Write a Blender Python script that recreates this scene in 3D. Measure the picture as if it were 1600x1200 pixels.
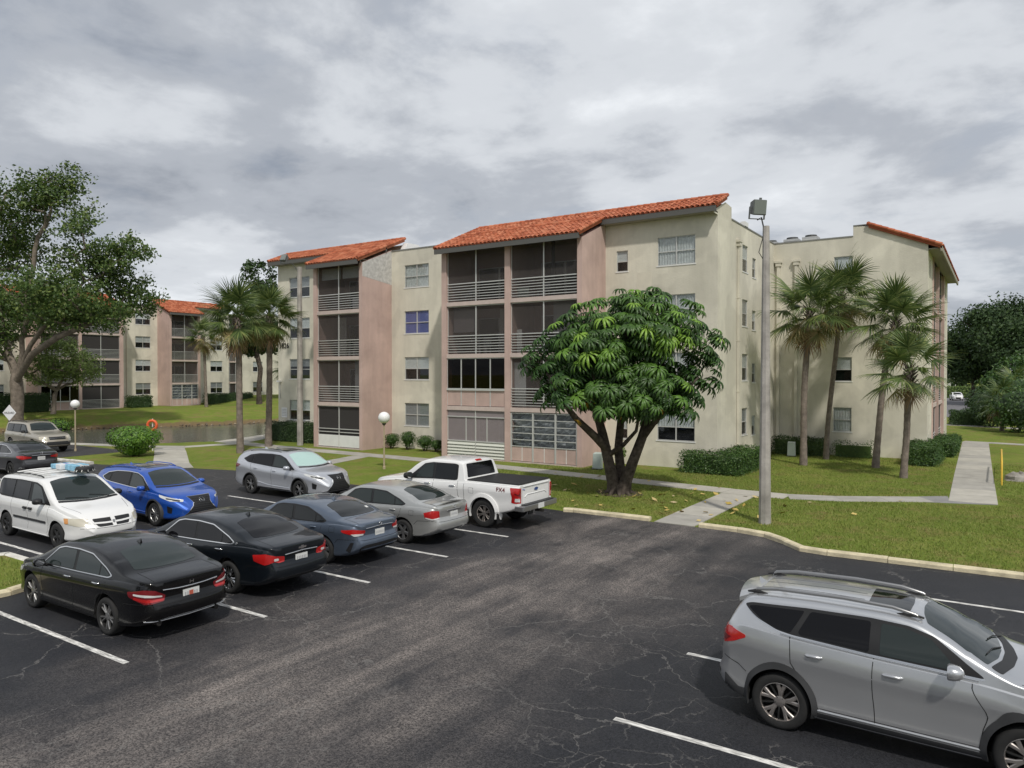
import bpy, bmesh, math, random
import numpy as np
from mathutils import Vector, Matrix
from mathutils.bvhtree import BVHTree
R = math.radians
PI = math.pi
scn = bpy.context.scene
for o_ in list(bpy.data.objects): bpy.data.objects.remove(o_)
C = scn.collection

# ------------------------------------------------------------------ camera
# world axes follow the apartment building: X along its front, Y into depth
YAW, FPX, HZ, CAMH = 33.5, 1150.0, 585.0, 4.6
cam = bpy.data.cameras.new('camera'); camo = bpy.data.objects.new('camera', cam); C.objects.link(camo)
cam.lens = 36 * FPX / 1600; cam.sensor_width = 36; cam.clip_start = 0.1; cam.clip_end = 6000
camo.location = (0, 0, CAMH)
camo.rotation_euler = (R(90) - math.atan((600 - HZ) / FPX), 0, R(YAW))
scn.camera = camo
scn.render.resolution_x = 1024; scn.render.resolution_y = 768

# ------------------------------------------------------------------ light
SUN_EL, SUN_AZ = 52, (0.72, -0.69)          # the sun stands behind the camera, to the right
sl = bpy.data.lights.new('sun', 'SUN'); sl.energy = 2.1; sl.angle = R(2.5); sl.color = (1, .95, .87)
so = bpy.data.objects.new('sun', sl); C.objects.link(so)
_e = R(SUN_EL); _n = math.hypot(*SUN_AZ)
sdir = Vector((SUN_AZ[0] / _n * math.cos(_e), SUN_AZ[1] / _n * math.cos(_e), math.sin(_e)))
so.rotation_euler = sdir.to_track_quat('Z', 'Y').to_euler()
w = bpy.data.worlds.new('World'); scn.world = w; w.use_nodes = True
nt = w.node_tree; nt.nodes.clear()
def N(t, typ, **kw):
    n = t.nodes.new(typ)
    for k, v in kw.items():
        if k.startswith('i_'): n.inputs[k[2:].replace('_', ' ')].default_value = v
        elif k.startswith('n'):
            n.inputs[int(k[1:])].default_value = v
        else: setattr(n, k, v)
    return n
def ramp(t, stops, fac=None, interp='LINEAR'):
    n = t.nodes.new('ShaderNodeValToRGB'); cr = n.color_ramp; cr.interpolation = interp
    while len(cr.elements) < len(stops): cr.elements.new(.5)
    for e, (p, c) in zip(cr.elements, stops):
        e.position = p; e.color = (c, c, c, 1) if isinstance(c, (int, float)) else (*c, 1)
    if fac is not None: t.links.new(fac, n.inputs[0])
    return n
def math_(t, op, a, b=None, clamp=False):
    n = t.nodes.new('ShaderNodeMath'); n.operation = op; n.use_clamp = clamp
    for i, v in enumerate((a, b)):
        if v is None: continue
        if isinstance(v, (int, float)): n.inputs[i].default_value = v
        else: t.links.new(v, n.inputs[i])
    return n.outputs[0]
def mixc(t, f, a, b, blend='MIX'):
    n = t.nodes.new('ShaderNodeMix'); n.data_type = 'RGBA'; n.blend_type = blend
    for i, v in ((0, f), (6, a), (7, b)):
        if isinstance(v, (int, float)): n.inputs[i].default_value = v if i == 0 else (v, v, v, 1)
        elif isinstance(v, tuple): n.inputs[i].default_value = (*v, 1)
        else: t.links.new(v, n.inputs[i])
    return n.outputs[2]
sky = N(nt, 'ShaderNodeTexSky', sky_type='NISHITA', sun_disc=False, sun_elevation=_e,
        sun_rotation=math.atan2(SUN_AZ[0], SUN_AZ[1]), air_density=1.0, dust_density=2.0)
tc = N(nt, 'ShaderNodeTexCoord'); sep = N(nt, 'ShaderNodeSeparateXYZ'); nt.links.new(tc.outputs['Generated'], sep.inputs[0])
zz = math_(nt, 'ADD', math_(nt, 'MAXIMUM', sep.outputs[2], 0.0), 0.20)
cmb = N(nt, 'ShaderNodeCombineXYZ')
nt.links.new(math_(nt, 'DIVIDE', sep.outputs[0], zz), cmb.inputs[0]); nt.links.new(math_(nt, 'DIVIDE', sep.outputs[1], zz), cmb.inputs[1])
cmb.inputs[2].default_value = 3.7
n1 = N(nt, 'ShaderNodeTexNoise', i_Scale=.7, i_Detail=9.0, i_Roughness=.56, i_Distortion=.15); nt.links.new(cmb.outputs[0], n1.inputs['Vector'])
n2 = N(nt, 'ShaderNodeTexNoise', i_Scale=2.3, i_Detail=8.0, i_Roughness=.58, i_Distortion=.2); nt.links.new(cmb.outputs[0], n2.inputs['Vector'])
mixn = math_(nt, 'ADD', math_(nt, 'MULTIPLY', n1.outputs[0], .68), math_(nt, 'MULTIPLY', n2.outputs[0], .32))
cl = ramp(nt, [(.36, (2.45, 2.68, 3.1)), (.45, (3.75, 4.0, 4.42)), (.53, (5.5, 5.75, 6.1)), (.63, (7.2, 7.45, 7.75))], mixn, 'EASE')
cov = ramp(nt, [(.0, .86), (.08, .97), (.16, 1.0)], sep.outputs[2])
cv2 = math_(nt, 'MULTIPLY', cov.outputs[0], ramp(nt, [(.34, .9), (.46, 1)], n2.outputs[0]).outputs[0])
mx = mixc(nt, cv2, sky.outputs[0], cl.outputs[0])
bg = N(nt, 'ShaderNodeBackground', i_Strength=.1); nt.links.new(mx, bg.inputs[0])
wo = N(nt, 'ShaderNodeOutputWorld'); nt.links.new(bg.outputs[0], wo.inputs[0])
vs = scn.view_settings; vs.view_transform = 'Standard'; vs.look = 'None'; vs.gamma = 1; vs.exposure = 0.3; vs.use_curve_mapping = False
scn.render.engine = 'CYCLES'

# ------------------------------------------------------------------ pixel to ground / walls
_c, _s = math.cos(R(YAW)), math.sin(R(YAW))
def gp(x, y, z=0.0):
    d = (CAMH - z) * FPX / (y - HZ); l = (x - 800) / FPX * d
    return (l * _c - d * _s, l * _s + d * _c)

# ------------------------------------------------------------------ materials
MATS = {}
def mat(name, col, rough=.7, metal=0.0, spec=.5, var=0.0, vscale=3.0, bump=0.0, bscale=40.0, coat=0.0, island=None, streak=0.0, objrand=None, trans=0.0, alpha=None, dirt=None):
    if name in MATS: return MATS[name]
    m = bpy.data.materials.new(name); m.use_nodes = True; t = m.node_tree; p = t.nodes['Principled BSDF']
    p.inputs['Base Color'].default_value = (*col, 1); p.inputs['Roughness'].default_value = rough; p.inputs['Metallic'].default_value = metal
    p.inputs['Specular IOR Level'].default_value = spec; p.inputs['Coat Weight'].default_value = coat; p.inputs['Coat Roughness'].default_value = .04
    co = N(t, 'ShaderNodeTexCoord')
    cur = None
    if island:
        g = N(t, 'ShaderNodeNewGeometry'); oi = N(t, 'ShaderNodeObjectInfo')
        cur = ramp(t, island, math_(t, 'FRACT', math_(t, 'ADD', g.outputs['Random Per Island'], oi.outputs['Random']))).outputs[0]
    if objrand:
        oi = N(t, 'ShaderNodeObjectInfo'); cur = ramp(t, objrand, oi.outputs['Random']).outputs[0]
    if var:
        nz = N(t, 'ShaderNodeTexNoise', i_Scale=vscale, i_Detail=6.0, i_Roughness=.6); t.links.new(co.outputs['Object'], nz.inputs['Vector'])
        f = ramp(t, [(.3, 1 - var), (.7, 1 + var)], nz.outputs[0]).outputs[0]
        cur = mixc(t, 1.0, cur if cur is not None else col, f, 'MULTIPLY')
    if dirt:
        nz = N(t, 'ShaderNodeTexNoise', i_Scale=dirt[0], i_Detail=7.0, i_Roughness=.5, i_Distortion=.4); t.links.new(co.outputs['Object'], nz.inputs['Vector'])
        f = ramp(t, [(.44, 1 - dirt[1]), (.49, 1.0), (.56, 1.0), (.60, 1 + dirt[1])], nz.outputs[0]).outputs[0]
        cur = mixc(t, 1.0, cur if cur is not None else col, f, 'MULTIPLY')
    if streak:
        mp = N(t, 'ShaderNodeMapping'); mp.inputs['Scale'].default_value = (1.1, 1.1, .12); t.links.new(co.outputs['Object'], mp.inputs[0])
        nz = N(t, 'ShaderNodeTexNoise', i_Scale=1.3, i_Detail=8.0, i_Roughness=.65); t.links.new(mp.outputs[0], nz.inputs['Vector'])
        f = ramp(t, [(.42, 1.0), (.72, 1 - streak)], nz.outputs[0]).outputs[0]
        cur = mixc(t, 1.0, cur if cur is not None else col, f, 'MULTIPLY')
    if cur is not None: t.links.new(cur, p.inputs['Base Color'])
    if bump:
        nz = N(t, 'ShaderNodeTexNoise', i_Scale=bscale, i_Detail=4.0); t.links.new(co.outputs['Object'], nz.inputs['Vector'])
        b = N(t, 'ShaderNodeBump', i_Strength=bump, i_Distance=.02); t.links.new(nz.outputs[0], b.inputs['Height']); t.links.new(b.outputs[0], p.inputs['Normal'])
    if trans:
        tr = N(t, 'ShaderNodeBsdfTranslucent'); ms = N(t, 'ShaderNodeMixShader'); ms.inputs[0].default_value = trans
        if cur is not None: t.links.new(cur, tr.inputs[0])
        else: tr.inputs[0].default_value = (*col, 1)
        o = t.nodes['Material Output']; t.links.new(p.outputs[0], ms.inputs[1]); t.links.new(tr.outputs[0], ms.inputs[2]); t.links.new(ms.outputs[0], o.inputs[0])
    if alpha is not None:
        tr = N(t, 'ShaderNodeBsdfTransparent'); ms = N(t, 'ShaderNodeMixShader'); ms.inputs[0].default_value = alpha
        o = t.nodes['Material Output']; t.links.new(tr.outputs[0], ms.inputs[1]); t.links.new(p.outputs[0], ms.inputs[2]); t.links.new(ms.outputs[0], o.inputs[0])
    MATS[name] = m; return m
def glass_mat(name, tint=(.75, .78, .78), refl=1.0):
    m = bpy.data.materials.new(name); m.use_nodes = True; t = m.node_tree; t.nodes.clear()
    o = N(t, 'ShaderNodeOutputMaterial'); tr = N(t, 'ShaderNodeBsdfTransparent'); tr.inputs[0].default_value = (*tint, 1)
    gl = N(t, 'ShaderNodeBsdfGlossy'); gl.inputs['Roughness'].default_value = .02
    lw = N(t, 'ShaderNodeLayerWeight', i_Blend=.5); ms = N(t, 'ShaderNodeMixShader')
    t.links.new(math_(t, 'ADD', math_(t, 'MULTIPLY', math_(t, 'POWER', lw.outputs['Facing'], 4.0), .8 * refl), .06 * refl, True), ms.inputs[0]); t.links.new(tr.outputs[0], ms.inputs[1]); t.links.new(gl.outputs[0], ms.inputs[2]); t.links.new(ms.outputs[0], o.inputs[0])
    MATS[name] = m; return m
M = MATS
mat('cream', (.68, .645, .545), .88, var=.07, vscale=.8, dirt=(.32, .105), bump=.35, bscale=14, streak=.12, spec=.2)
mat('pink', (.55, .405, .36), .88, dirt=(.4, .06), var=.09, vscale=.8, bump=.35, bscale=14, streak=.14, spec=.2)
mat('patch', (.66, .62, .52), .88, var=.05, bump=.3, bscale=14, spec=.2)
mat('bare_plaster', (.50, .49, .47), .9, var=.25, vscale=5, bump=.5, bscale=12, spec=.2)
mat('tile', (.50, .13, .05), .75, island=[(0, (.30, .085, .042)), (.5, (.44, .130, .062)), (1, (.52, .20, .11))], var=.18, vscale=2.2, bump=.2, spec=.25)
mat('gutter', (.10, .098, .092), .6)
mat('soffit', (.30, .28, .22), .8)
mat('coping', (.22, .22, .21), .7)
mat('roof_flat', (.42, .42, .41), .9, var=.15)
mat('flashing', (.75, .75, .74), .6)
mat('alu', (.58, .58, .56), .45, metal=.3)
mat('white_paint', (.74, .74, .72), .55, var=.05)
mat('louver', (.60, .61, .54), .55)
mat('screen', (.095, .088, .085), .9, alpha=.34, spec=.1)
mat('screen_dense', (.06, .056, .055), .9, alpha=.86, spec=.1)
glass_mat('glass', (.9, .92, .92), .8); glass_mat('glass_dark', (.42, .38, .36), .35)
mat('room_dark', (.03, .03, .032), .9)
mat('blind', (.80, .80, .80), .7, var=.04)
mat('curtain', (.62, .62, .61), .85, var=.2, vscale=9)
mat('shade_grey', (.40, .40, .41), .8)
mat('shade_blue', (.20, .22, .52), .75)
mat('shutter', (.25, .215, .22), .65, var=.05)
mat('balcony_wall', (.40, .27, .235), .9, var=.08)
mat('slab', (.56, .46, .42), .85, var=.08)
mat('concrete', (.37, .355, .32), .9, var=.16, vscale=1.4, bump=.3, bscale=30, spec=.2)
mat('concrete_dark', (.26, .255, .25), .9, var=.16, vscale=1.4, bump=.3, bscale=30, spec=.2)
mat('concrete_pale', (.44, .42, .37), .9, var=.14, vscale=1.4, bump=.3, bscale=30, spec=.2)
mat('kerb', (.60, .53, .37), .85, var=.30, vscale=2.6, bump=.4, bscale=25, spec=.2)
mat('kerb_white', (.62, .60, .55), .85, var=.28, vscale=3.5, bump=.4, bscale=25, spec=.2)
mat('paint_line', (.60, .59, .565), .8, var=.30, vscale=16, dirt=(26, .35), spec=.2)
mat('pole', (.40, .375, .345), .9, var=.30, vscale=1.8, bump=.4, bscale=25, streak=.3, spec=.2)
mat('steel_dark', (.06, .062, .06), .5, metal=.4)
mat('lamp_grey', (.16, .17, .165), .5, metal=.3)
mat('lamp_glass', (.20, .22, .21), .12, spec=.6)
mat('globe', (.86, .86, .85), .35)
mat('post_tan', (.40, .33, .22), .7)
mat('orange', (.75, .13, .04), .55)
mat('sign_white', (.78, .78, .78), .5)
mat('letter', (.02, .02, .022), .6)
mat('box_green', (.40, .46, .42), .6)
mat('yellow', (.70, .45, .05), .6)
mat('rock', (.30, .28, .25), .9, var=.3, vscale=4, bump=.7, bscale=10)
mat('ac_metal', (.40, .41, .41), .5, var=.08)
mat('bark', (.19, .16, .13), .95, var=.35, vscale=3.5, bump=1.0, bscale=16, spec=.1)
mat('bark_dark', (.10, .082, .068), .95, var=.6, vscale=5, streak=.5, bump=1.0, bscale=9, spec=.1)
mat('bark_palm', (.21, .175, .15), .95, var=.35, vscale=5, bump=1.0, bscale=22, spec=.1)
mat('leaf_schef', (.05, .13, .02), .42, var=.18, vscale=9, objrand=[(0, (.040, .085, .018)), (.5, (.065, .14, .024)), (.8, (.10, .21, .030)), (.93, (.17, .32, .038)), (1, (.24, .40, .05))], trans=.22)
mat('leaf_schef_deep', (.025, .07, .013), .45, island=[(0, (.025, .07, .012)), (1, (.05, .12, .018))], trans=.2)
mat('leaf_tree', (.07, .11, .03), .55, island=[(0, (.042, .085, .018)), (.6, (.080, .14, .028)), (1, (.17, .22, .05))], trans=.25)
mat('leaf_light', (.13, .20, .04), .55, island=[(0, (.10, .17, .03)), (1, (.20, .28, .07))], trans=.3)
mat('leaf_pale', (.2, .28, .08), .55, island=[(0, (.16, .235, .06)), (1, (.28, .36, .12))], trans=.35)
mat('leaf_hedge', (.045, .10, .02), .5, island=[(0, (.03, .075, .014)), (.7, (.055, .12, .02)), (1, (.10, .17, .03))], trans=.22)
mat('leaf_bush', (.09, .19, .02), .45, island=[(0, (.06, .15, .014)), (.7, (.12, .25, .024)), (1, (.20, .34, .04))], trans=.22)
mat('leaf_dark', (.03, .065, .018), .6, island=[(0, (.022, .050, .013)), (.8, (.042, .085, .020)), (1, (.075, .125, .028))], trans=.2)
mat('frond', (.065, .11, .03), .45, island=[(0, (.055, .095, .028)), (.6, (.11, .165, .045)), (1, (.26, .30, .10))], trans=.25)
mat('frond_old', (.19, .17, .06), .6, island=[(0, (.15, .16, .05)), (.6, (.26, .22, .085)), (1, (.36, .27, .12))], trans=.25)
mat('frond_dead', (.22, .14, .075), .75, island=[(0, (.17, .10, .05)), (1, (.30, .20, .11))], trans=.2)
mat('litter', (.5, .4, .12), .7, island=[(0, (.42, .30, .06)), (.6, (.55, .42, .14)), (1, (.45, .36, .22))])
mat('grass_blade', (.12, .15, .03), .7, island=[(0, (.14, .195, .034)), (.6, (.21, .265, .05)), (1, (.33, .31, .10))], trans=.25)

# ------------------------------------------------------------------ mesh helpers
class MB:
    def __init__(s): s.v = []; s.f = []; s.m = []
    def add(s, vs_, fs, mi=0):
        o = len(s.v); s.v += [tuple(v) for v in vs_]; s.f += [tuple(i + o for i in f) for f in fs]; s.m += [mi] * len(fs); return s
    def box(s, x0, x1, y0, y1, z0, z1, mi=0):
        return s.add([(x, y, z) for z in (z0, z1) for y in (y0, y1) for x in (x0, x1)],
                     [(0, 2, 3, 1), (4, 5, 7, 6), (0, 1, 5, 4), (2, 6, 7, 3), (0, 4, 6, 2), (1, 3, 7, 5)], mi)
    def quad(s, a, b, c, d, mi=0): return s.add([a, b, c, d], [(0, 1, 2, 3)], mi)
    def tube(s, pts, r, n=8, mi=0, cap=True):
        pts = [Vector(p) for p in pts]; rs = r if isinstance(r, (list, tuple)) else [r] * len(pts)
        vs_ = []; fs = []; ref = None
        for i, p in enumerate(pts):
            d = (pts[min(i + 1, len(pts) - 1)] - pts[max(i - 1, 0)])
            if d.length < 1e-9: d = Vector((0, 0, 1))
            d.normalize()
            if ref is None: ref = Vector((1, 0, 0)) if abs(d.x) < .9 else Vector((0, 1, 0))
            a = (ref - d * ref.dot(d)).normalized(); b = d.cross(a); ref = a
            for k in range(n):
                t = 2 * PI * k / n; vs_.append(p + (a * math.cos(t) + b * math.sin(t)) * rs[i])
        for i in range(len(pts) - 1):
            for k in range(n): fs.append((i * n + k, i * n + (k + 1) % n, (i + 1) * n + (k + 1) % n, (i + 1) * n + k))
        if cap: fs.append(tuple(range(n - 1, -1, -1))); fs.append(tuple(range((len(pts) - 1) * n, len(pts) * n)))
        return s.add(vs_, fs, mi)
    def lathe(s, prof, n=24, axis='Z', c=(0, 0, 0), mi=0):
        vs_ = []; fs = []
        for r_, h in prof:
            for k in range(n):
                t = 2 * PI * k / n; a, b = r_ * math.cos(t), r_ * math.sin(t)
                p = (a, b, h) if axis == 'Z' else ((a, h, b) if axis == 'Y' else (h, a, b))
                vs_.append((p[0] + c[0], p[1] + c[1], p[2] + c[2]))
        for i in range(len(prof) - 1):
            for k in range(n):
                q = (i * n + k, i * n + (k + 1) % n, (i + 1) * n + (k + 1) % n, (i + 1) * n + k)
                fs.append(q if axis != 'Y' else q[::-1])
        return s.add(vs_, fs, mi)
    def prism(s, pts, z0, z1, mi=0):
        n = len(pts); vs_ = [(p[0], p[1], z0) for p in pts] + [(p[0], p[1], z1) for p in pts]
        fs = [tuple(range(n - 1, -1, -1)), tuple(range(n, 2 * n))] + [(i, (i + 1) % n, n + (i + 1) % n, n + i) for i in range(n)]
        return s.add(vs_, fs, mi)
    def mesh(s, name, mats, smooth=None):
        me = bpy.data.meshes.new(name); me.from_pydata(s.v, [], s.f)
        for m in (mats if isinstance(mats, (list, tuple)) else [mats]): me.materials.append(MATS[m] if isinstance(m, str) else m)
        if any(s.m): me.polygons.foreach_set('material_index', s.m)
        if smooth is not None:
            me.polygons.foreach_set('use_smooth', [True] * len(me.polygons))
            if smooth < 180: me.set_sharp_from_angle(angle=R(smooth))
        me.update(); return me
def ob(name, mesh, parent=None, loc=(0, 0, 0), rot=(0, 0, 0), scale=None, kind=None, label=None, cat=None, group=None):
    o = bpy.data.objects.new(name, mesh); C.objects.link(o); o.location = loc; o.rotation_euler = rot
    if scale is not None: o.scale = (scale,) * 3 if isinstance(scale, (int, float)) else scale
    if parent is not None: o.parent = parent
    for k, v in (('kind', kind), ('label', label), ('category', cat), ('group', group)):
        if v: o[k] = v
    return o
def thing(name, label, cat, loc=(0, 0, 0), rz=0.0, group=None):
    return ob(name, None, None, loc, (0, 0, rz), label=label, cat=cat, group=group)
def part(name, mb, mats, parent, smooth=None, **kw): return ob(name, mb.mesh(name, mats, smooth), parent, **kw)
def np_mesh(name, verts, faces, mname, smooth=False):
    """verts (n,3), faces (m,k) arrays, all of one size"""
    verts = np.asarray(verts, dtype=np.float32); faces = np.asarray(faces, dtype=np.int32); k = faces.shape[1]
    me = bpy.data.meshes.new(name); me.vertices.add(len(verts)); me.vertices.foreach_set('co', verts.ravel())
    me.loops.add(faces.size); me.loops.foreach_set('vertex_index', faces.ravel())
    me.polygons.add(len(faces)); me.polygons.foreach_set('loop_start', np.arange(0, faces.size, k, dtype=np.int32)); me.polygons.foreach_set('loop_total', np.full(len(faces), k, dtype=np.int32))
    if smooth: me.polygons.foreach_set('use_smooth', np.ones(len(faces), dtype=bool))
    me.materials.append(MATS[mname]); me.update(calc_edges=True); return me
def text_mesh(txt, size, mname, depth=.006):
    cu = bpy.data.curves.new('lettering', 'FONT'); cu.body = txt; cu.size = size; cu.extrude = depth / 2; cu.align_x = 'CENTER'; cu.align_y = 'CENTER'; cu.resolution_u = 2
    o = bpy.data.objects.new('t', cu); C.objects.link(o)
    dg = bpy.context.evaluated_depsgraph_get(); me = bpy.data.meshes.new_from_object(o.evaluated_get(dg))
    bpy.data.objects.remove(o); me.materials.clear(); me.materials.append(MATS[mname]); return me
# ------------------------------------------------------------------ setting: ground, pond, car park, paths
POND = [(-47.0, 35.5), (-46.4, 31.5), (-48.2, 29.0), (-51.5, 26.2), (-55, 22.5), (-60, 15), (-66, 8), (-74, 8), (-76, 18), (-72.5, 31),
        (-68.5, 39), (-66.4, 43.5), (-65, 47), (-64.6, 52), (-62, 57), (-57, 58), (-52.5, 53), (-49.5, 45), (-48, 40)]
def poly_sd(P, x, y):
    """signed distance to a polygon (numpy), negative inside"""
    d = np.full(x.shape, 1e9); ins = np.zeros(x.shape, bool); n = len(P)
    for i in range(n):
        x0, y0 = P[i]; x1, y1 = P[(i + 1) % n]; ex, ey = x1 - x0, y1 - y0
        t = np.clip(((x - x0) * ex + (y - y0) * ey) / (ex * ex + ey * ey), 0, 1)
        d = np.minimum(d, np.hypot(x - x0 - t * ex, y - y0 - t * ey))
        c = ((y0 > y) != (y1 > y)) & (x < ex * (y - y0) / (ey if ey else 1e-9) + x0); ins ^= c
    return np.where(ins, -d, d)
def sst(a, b, v): t = np.clip((v - a) / (b - a), 0, 1); return t * t * (3 - 2 * t)
WZ = -.5
def gh(x, y):
    x = np.asarray(x, float); y = np.asarray(y, float); sd = poly_sd(POND, x, y)
    h = np.where(sd < 0, WZ - .05 + np.maximum(sd, -1.5) * .35, 0)
    h = np.where(sd >= 0, (WZ - .05) * (1 - sst(0, 1.6, sd)), h)
    far = sst(-66, -79, x) * sst(-128, -118, x)
    h = h + np.where(sd > 0, far * .7 * sst(0, 6, sd), 0)
    h = h + np.where(sd > 0, 1.0 * sst(55, 67, y) * sst(-64, -82, x) * sst(-128, -118, x) * sst(118, 100, y) * sst(0, 8, sd), 0)
    return h
gx = np.arange(-130, 41, .8); gy = np.arange(-16, 122, .8)
GX, GY = np.meshgrid(gx, gy); GZ = gh(GX, GY)
GZ[0, :] = GZ[-1, :] = 0; GZ[:, 0] = GZ[:, -1] = 0
nx_, ny_ = len(gx), len(gy)
V = np.stack([GX.ravel(), GY.ravel(), GZ.ravel()], 1)
ii = (np.arange(ny_ - 1)[:, None] * nx_ + np.arange(nx_ - 1)[None, :]).ravel()
F = np.stack([ii, ii + 1, ii + 1 + nx_, ii + nx_], 1)
B = 4000.; k0 = len(V)
V = np.vstack([V, [[-B, -B, 0], [B, -B, 0], [B, B, 0], [-B, B, 0]]])
c00, c10, c11, c01 = 0, nx_ - 1, nx_ * ny_ - 1, nx_ * (ny_ - 1)
F = np.vstack([F, [[k0, k0 + 1, c10, c00], [k0 + 1, k0 + 2, c11, c10], [k0 + 2, k0 + 3, c01, c11], [k0 + 3, k0, c00, c01]]])
def shader(name, rough=.9, spec=.2):
    m = bpy.data.materials.new(name); m.use_nodes = True; t = m.node_tree; p = t.nodes['Principled BSDF']
    p.inputs['Roughness'].default_value = rough; p.inputs['Specular IOR Level'].default_value = spec; MATS[name] = m
    co = N(t, 'ShaderNodeTexCoord'); return t, p, co.outputs['Object']
def noise(t, vec, scale, detail=5, rough=.55, dist=0.0, sc=None):
    if sc:
        mp = N(t, 'ShaderNodeMapping'); mp.inputs['Scale'].default_value = sc; t.links.new(vec, mp.inputs[0]); vec = mp.outputs[0]
    n = N(t, 'ShaderNodeTexNoise', i_Scale=float(scale), i_Detail=float(detail), i_Roughness=rough, i_Distortion=dist); t.links.new(vec, n.inputs['Vector']); return n.outputs[0]
# grass
t, p, co = shader('grass', .95, .1)
big = noise(t, co, .16, 6, .6); mid = noise(t, co, 1.1, 5, .65); fine = noise(t, co, 9, 4, .7); vf = noise(t, co, 60, 2, .7)
g1 = ramp(t, [(.30, (.110, .165, .028)), (.5, (.170, .220, .040)), (.68, (.250, .265, .065))], math_(t, 'ADD', math_(t, 'MULTIPLY', big, .5), math_(t, 'MULTIPLY', mid, .5))).outputs[0]
g2 = mixc(t, ramp(t, [(.50, 0), (.66, .85)], noise(t, co, .75, 6, .7)).outputs[0], g1, (.24, .185, .078))
g3 = mixc(t, 1.0, g2, ramp(t, [(.28, .62), (.72, 1.38)], math_(t, 'ADD', math_(t, 'MULTIPLY', fine, .5), math_(t, 'MULTIPLY', vf, .5))).outputs[0], 'MULTIPLY')
sp = N(t, 'ShaderNodeSeparateXYZ'); t.links.new(co, sp.inputs[0])
edge = ramp(t, [(.20, 1), (.34, .85), (.42, 0)], math_(t, 'ADD', math_(t, 'ADD', sp.outputs[2], .55), math_(t, 'MULTIPLY', math_(t, 'SUBTRACT', noise(t, co, 1.3, 4), .5), .45))).outputs[0]
g4 = mixc(t, edge, g3, mixc(t, fine, (.10, .068, .035), (.27, .20, .11)))
t.links.new(g4, p.inputs['Base Color'])
bp = N(t, 'ShaderNodeBump', i_Strength=.9, i_Distance=.05); t.links.new(math_(t, 'ADD', fine, math_(t, 'MULTIPLY', vf, .6)), bp.inputs['Height']); t.links.new(bp.outputs[0], p.inputs['Normal'])
gmesh = np_mesh('ground', V, F, 'grass', True)
ob('ground', gmesh, kind='structure')
# water
t, p, co = shader('water', .16, .6)
rp = noise(t, co, .22, 3, .5)
p.inputs['Base Color'].default_value = (.085, .087, .075, 1)
wv = noise(t, co, 2.4, 4, .6, .3, (1, 1.6, 1))
bp = N(t, 'ShaderNodeBump', i_Distance=.03); t.links.new(wv, bp.inputs['Height']); t.links.new(ramp(t, [(.42, .06), (.58, .5)], rp).outputs[0], bp.inputs['Strength']); t.links.new(bp.outputs[0], p.inputs['Normal'])
mb = MB(); mb.quad((-80, 2, WZ), (-40, 2, WZ), (-40, 62, WZ), (-80, 62, WZ)); ob('pond_water', mb.mesh('pond_water', 'water'), kind='structure')
# shoreline stones
random.seed(5)
mb = MB()
sv = []; sf = []
n_ = len(POND)
for i in range(n_):
    a, b = Vector(POND[i]), Vector(POND[(i + 1) % n_]); L_ = (b - a).length
    for q in range(int(L_ * 5)):
        pt = a.lerp(b, random.random()); r_ = random.uniform(.06, .17); z_ = float(WZ + random.uniform(.0, .16))
        pt = pt + Vector((random.uniform(-.35, .35), random.uniform(-.35, .35)))
        if pt.x > -58: continue
        o = [(pt.x + r_ * dx * random.uniform(.6, 1.2), pt.y + r_ * dy * random.uniform(.6, 1.2), z_ + r_ * dz * random.uniform(.5, .9)) for dx, dy, dz in ((1, 0, 0), (-1, 0, 0), (0, 1, 0), (0, -1, 0), (0, 0, 1), (0, 0, -1))]
        mb.add(o, [(0, 2, 4), (2, 1, 4), (1, 3, 4), (3, 0, 4), (2, 0, 5), (1, 2, 5), (3, 1, 5), (0, 3, 5)])
mat('bank_stone', (.22, .18, .13), .95, island=[(0, (.10, .08, .06)), (.6, (.22, .17, .11)), (1, (.34, .28, .20))])
ob('shore_stones', mb.mesh('shore_stones', 'bank_stone'), kind='stuff', label='brown stones and dead reeds along the far edge of the pond', cat='stones')
# asphalt
t, p, co = shader('asphalt', .82, .28)
sp = N(t, 'ShaderNodeSeparateXYZ'); t.links.new(co, sp.inputs[0])
aisle = ramp(t, [(.0, 0), (.12, .25), (.32, 1), (.62, .95), (.86, .3), (1, 0)], math_(t, 'DIVIDE', math_(t, 'ADD', math_(t, 'ADD', sp.outputs[0], 12.6), math_(t, 'MULTIPLY', math_(t, 'SUBTRACT', noise(t, co, .35, 4), .5), 5)), 8.6)).outputs[0]
streak = noise(t, co, 1.3, 10, .70, .3, (1.2, .17, 1)); patchn = noise(t, co, .5, 9, .68)
wear = math_(t, 'MULTIPLY', aisle, ramp(t, [(.37, .05), (.50, .45), (.63, 1)], math_(t, 'ADD', math_(t, 'MULTIPLY', streak, .5), math_(t, 'MULTIPLY', patchn, .5))).outputs[0])
speck = noise(t, co, 46, 3, .75); speck2 = noise(t, co, 21, 4, .75)
grain = ramp(t, [(.42, .0), (.60, 1)], math_(t, 'ADD', math_(t, 'MULTIPLY', speck, .6), math_(t, 'MULTIPLY', speck2, .4))).outputs[0]
wcol = mixc(t, grain, (.060, .054, .052), (.37, .325, .295))
seal = mixc(t, grain, (.012, .0128, .0155), (.034, .035, .041))
seal = mixc(t, ramp(t, [(.45, 0), (.75, .5)], noise(t, co, .6, 6, .65)).outputs[0], seal, (.048, .048, .051))
far = ramp(t, [(.0, 0), (1, .5)], math_(t, 'DIVIDE', math_(t, 'ADD', math_(t, 'MULTIPLY', sp.outputs[0], -1), -18), 14), 'EASE').outputs[0]
base = mixc(t, far, mixc(t, wear, seal, wcol), (.062, .058, .056))
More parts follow.
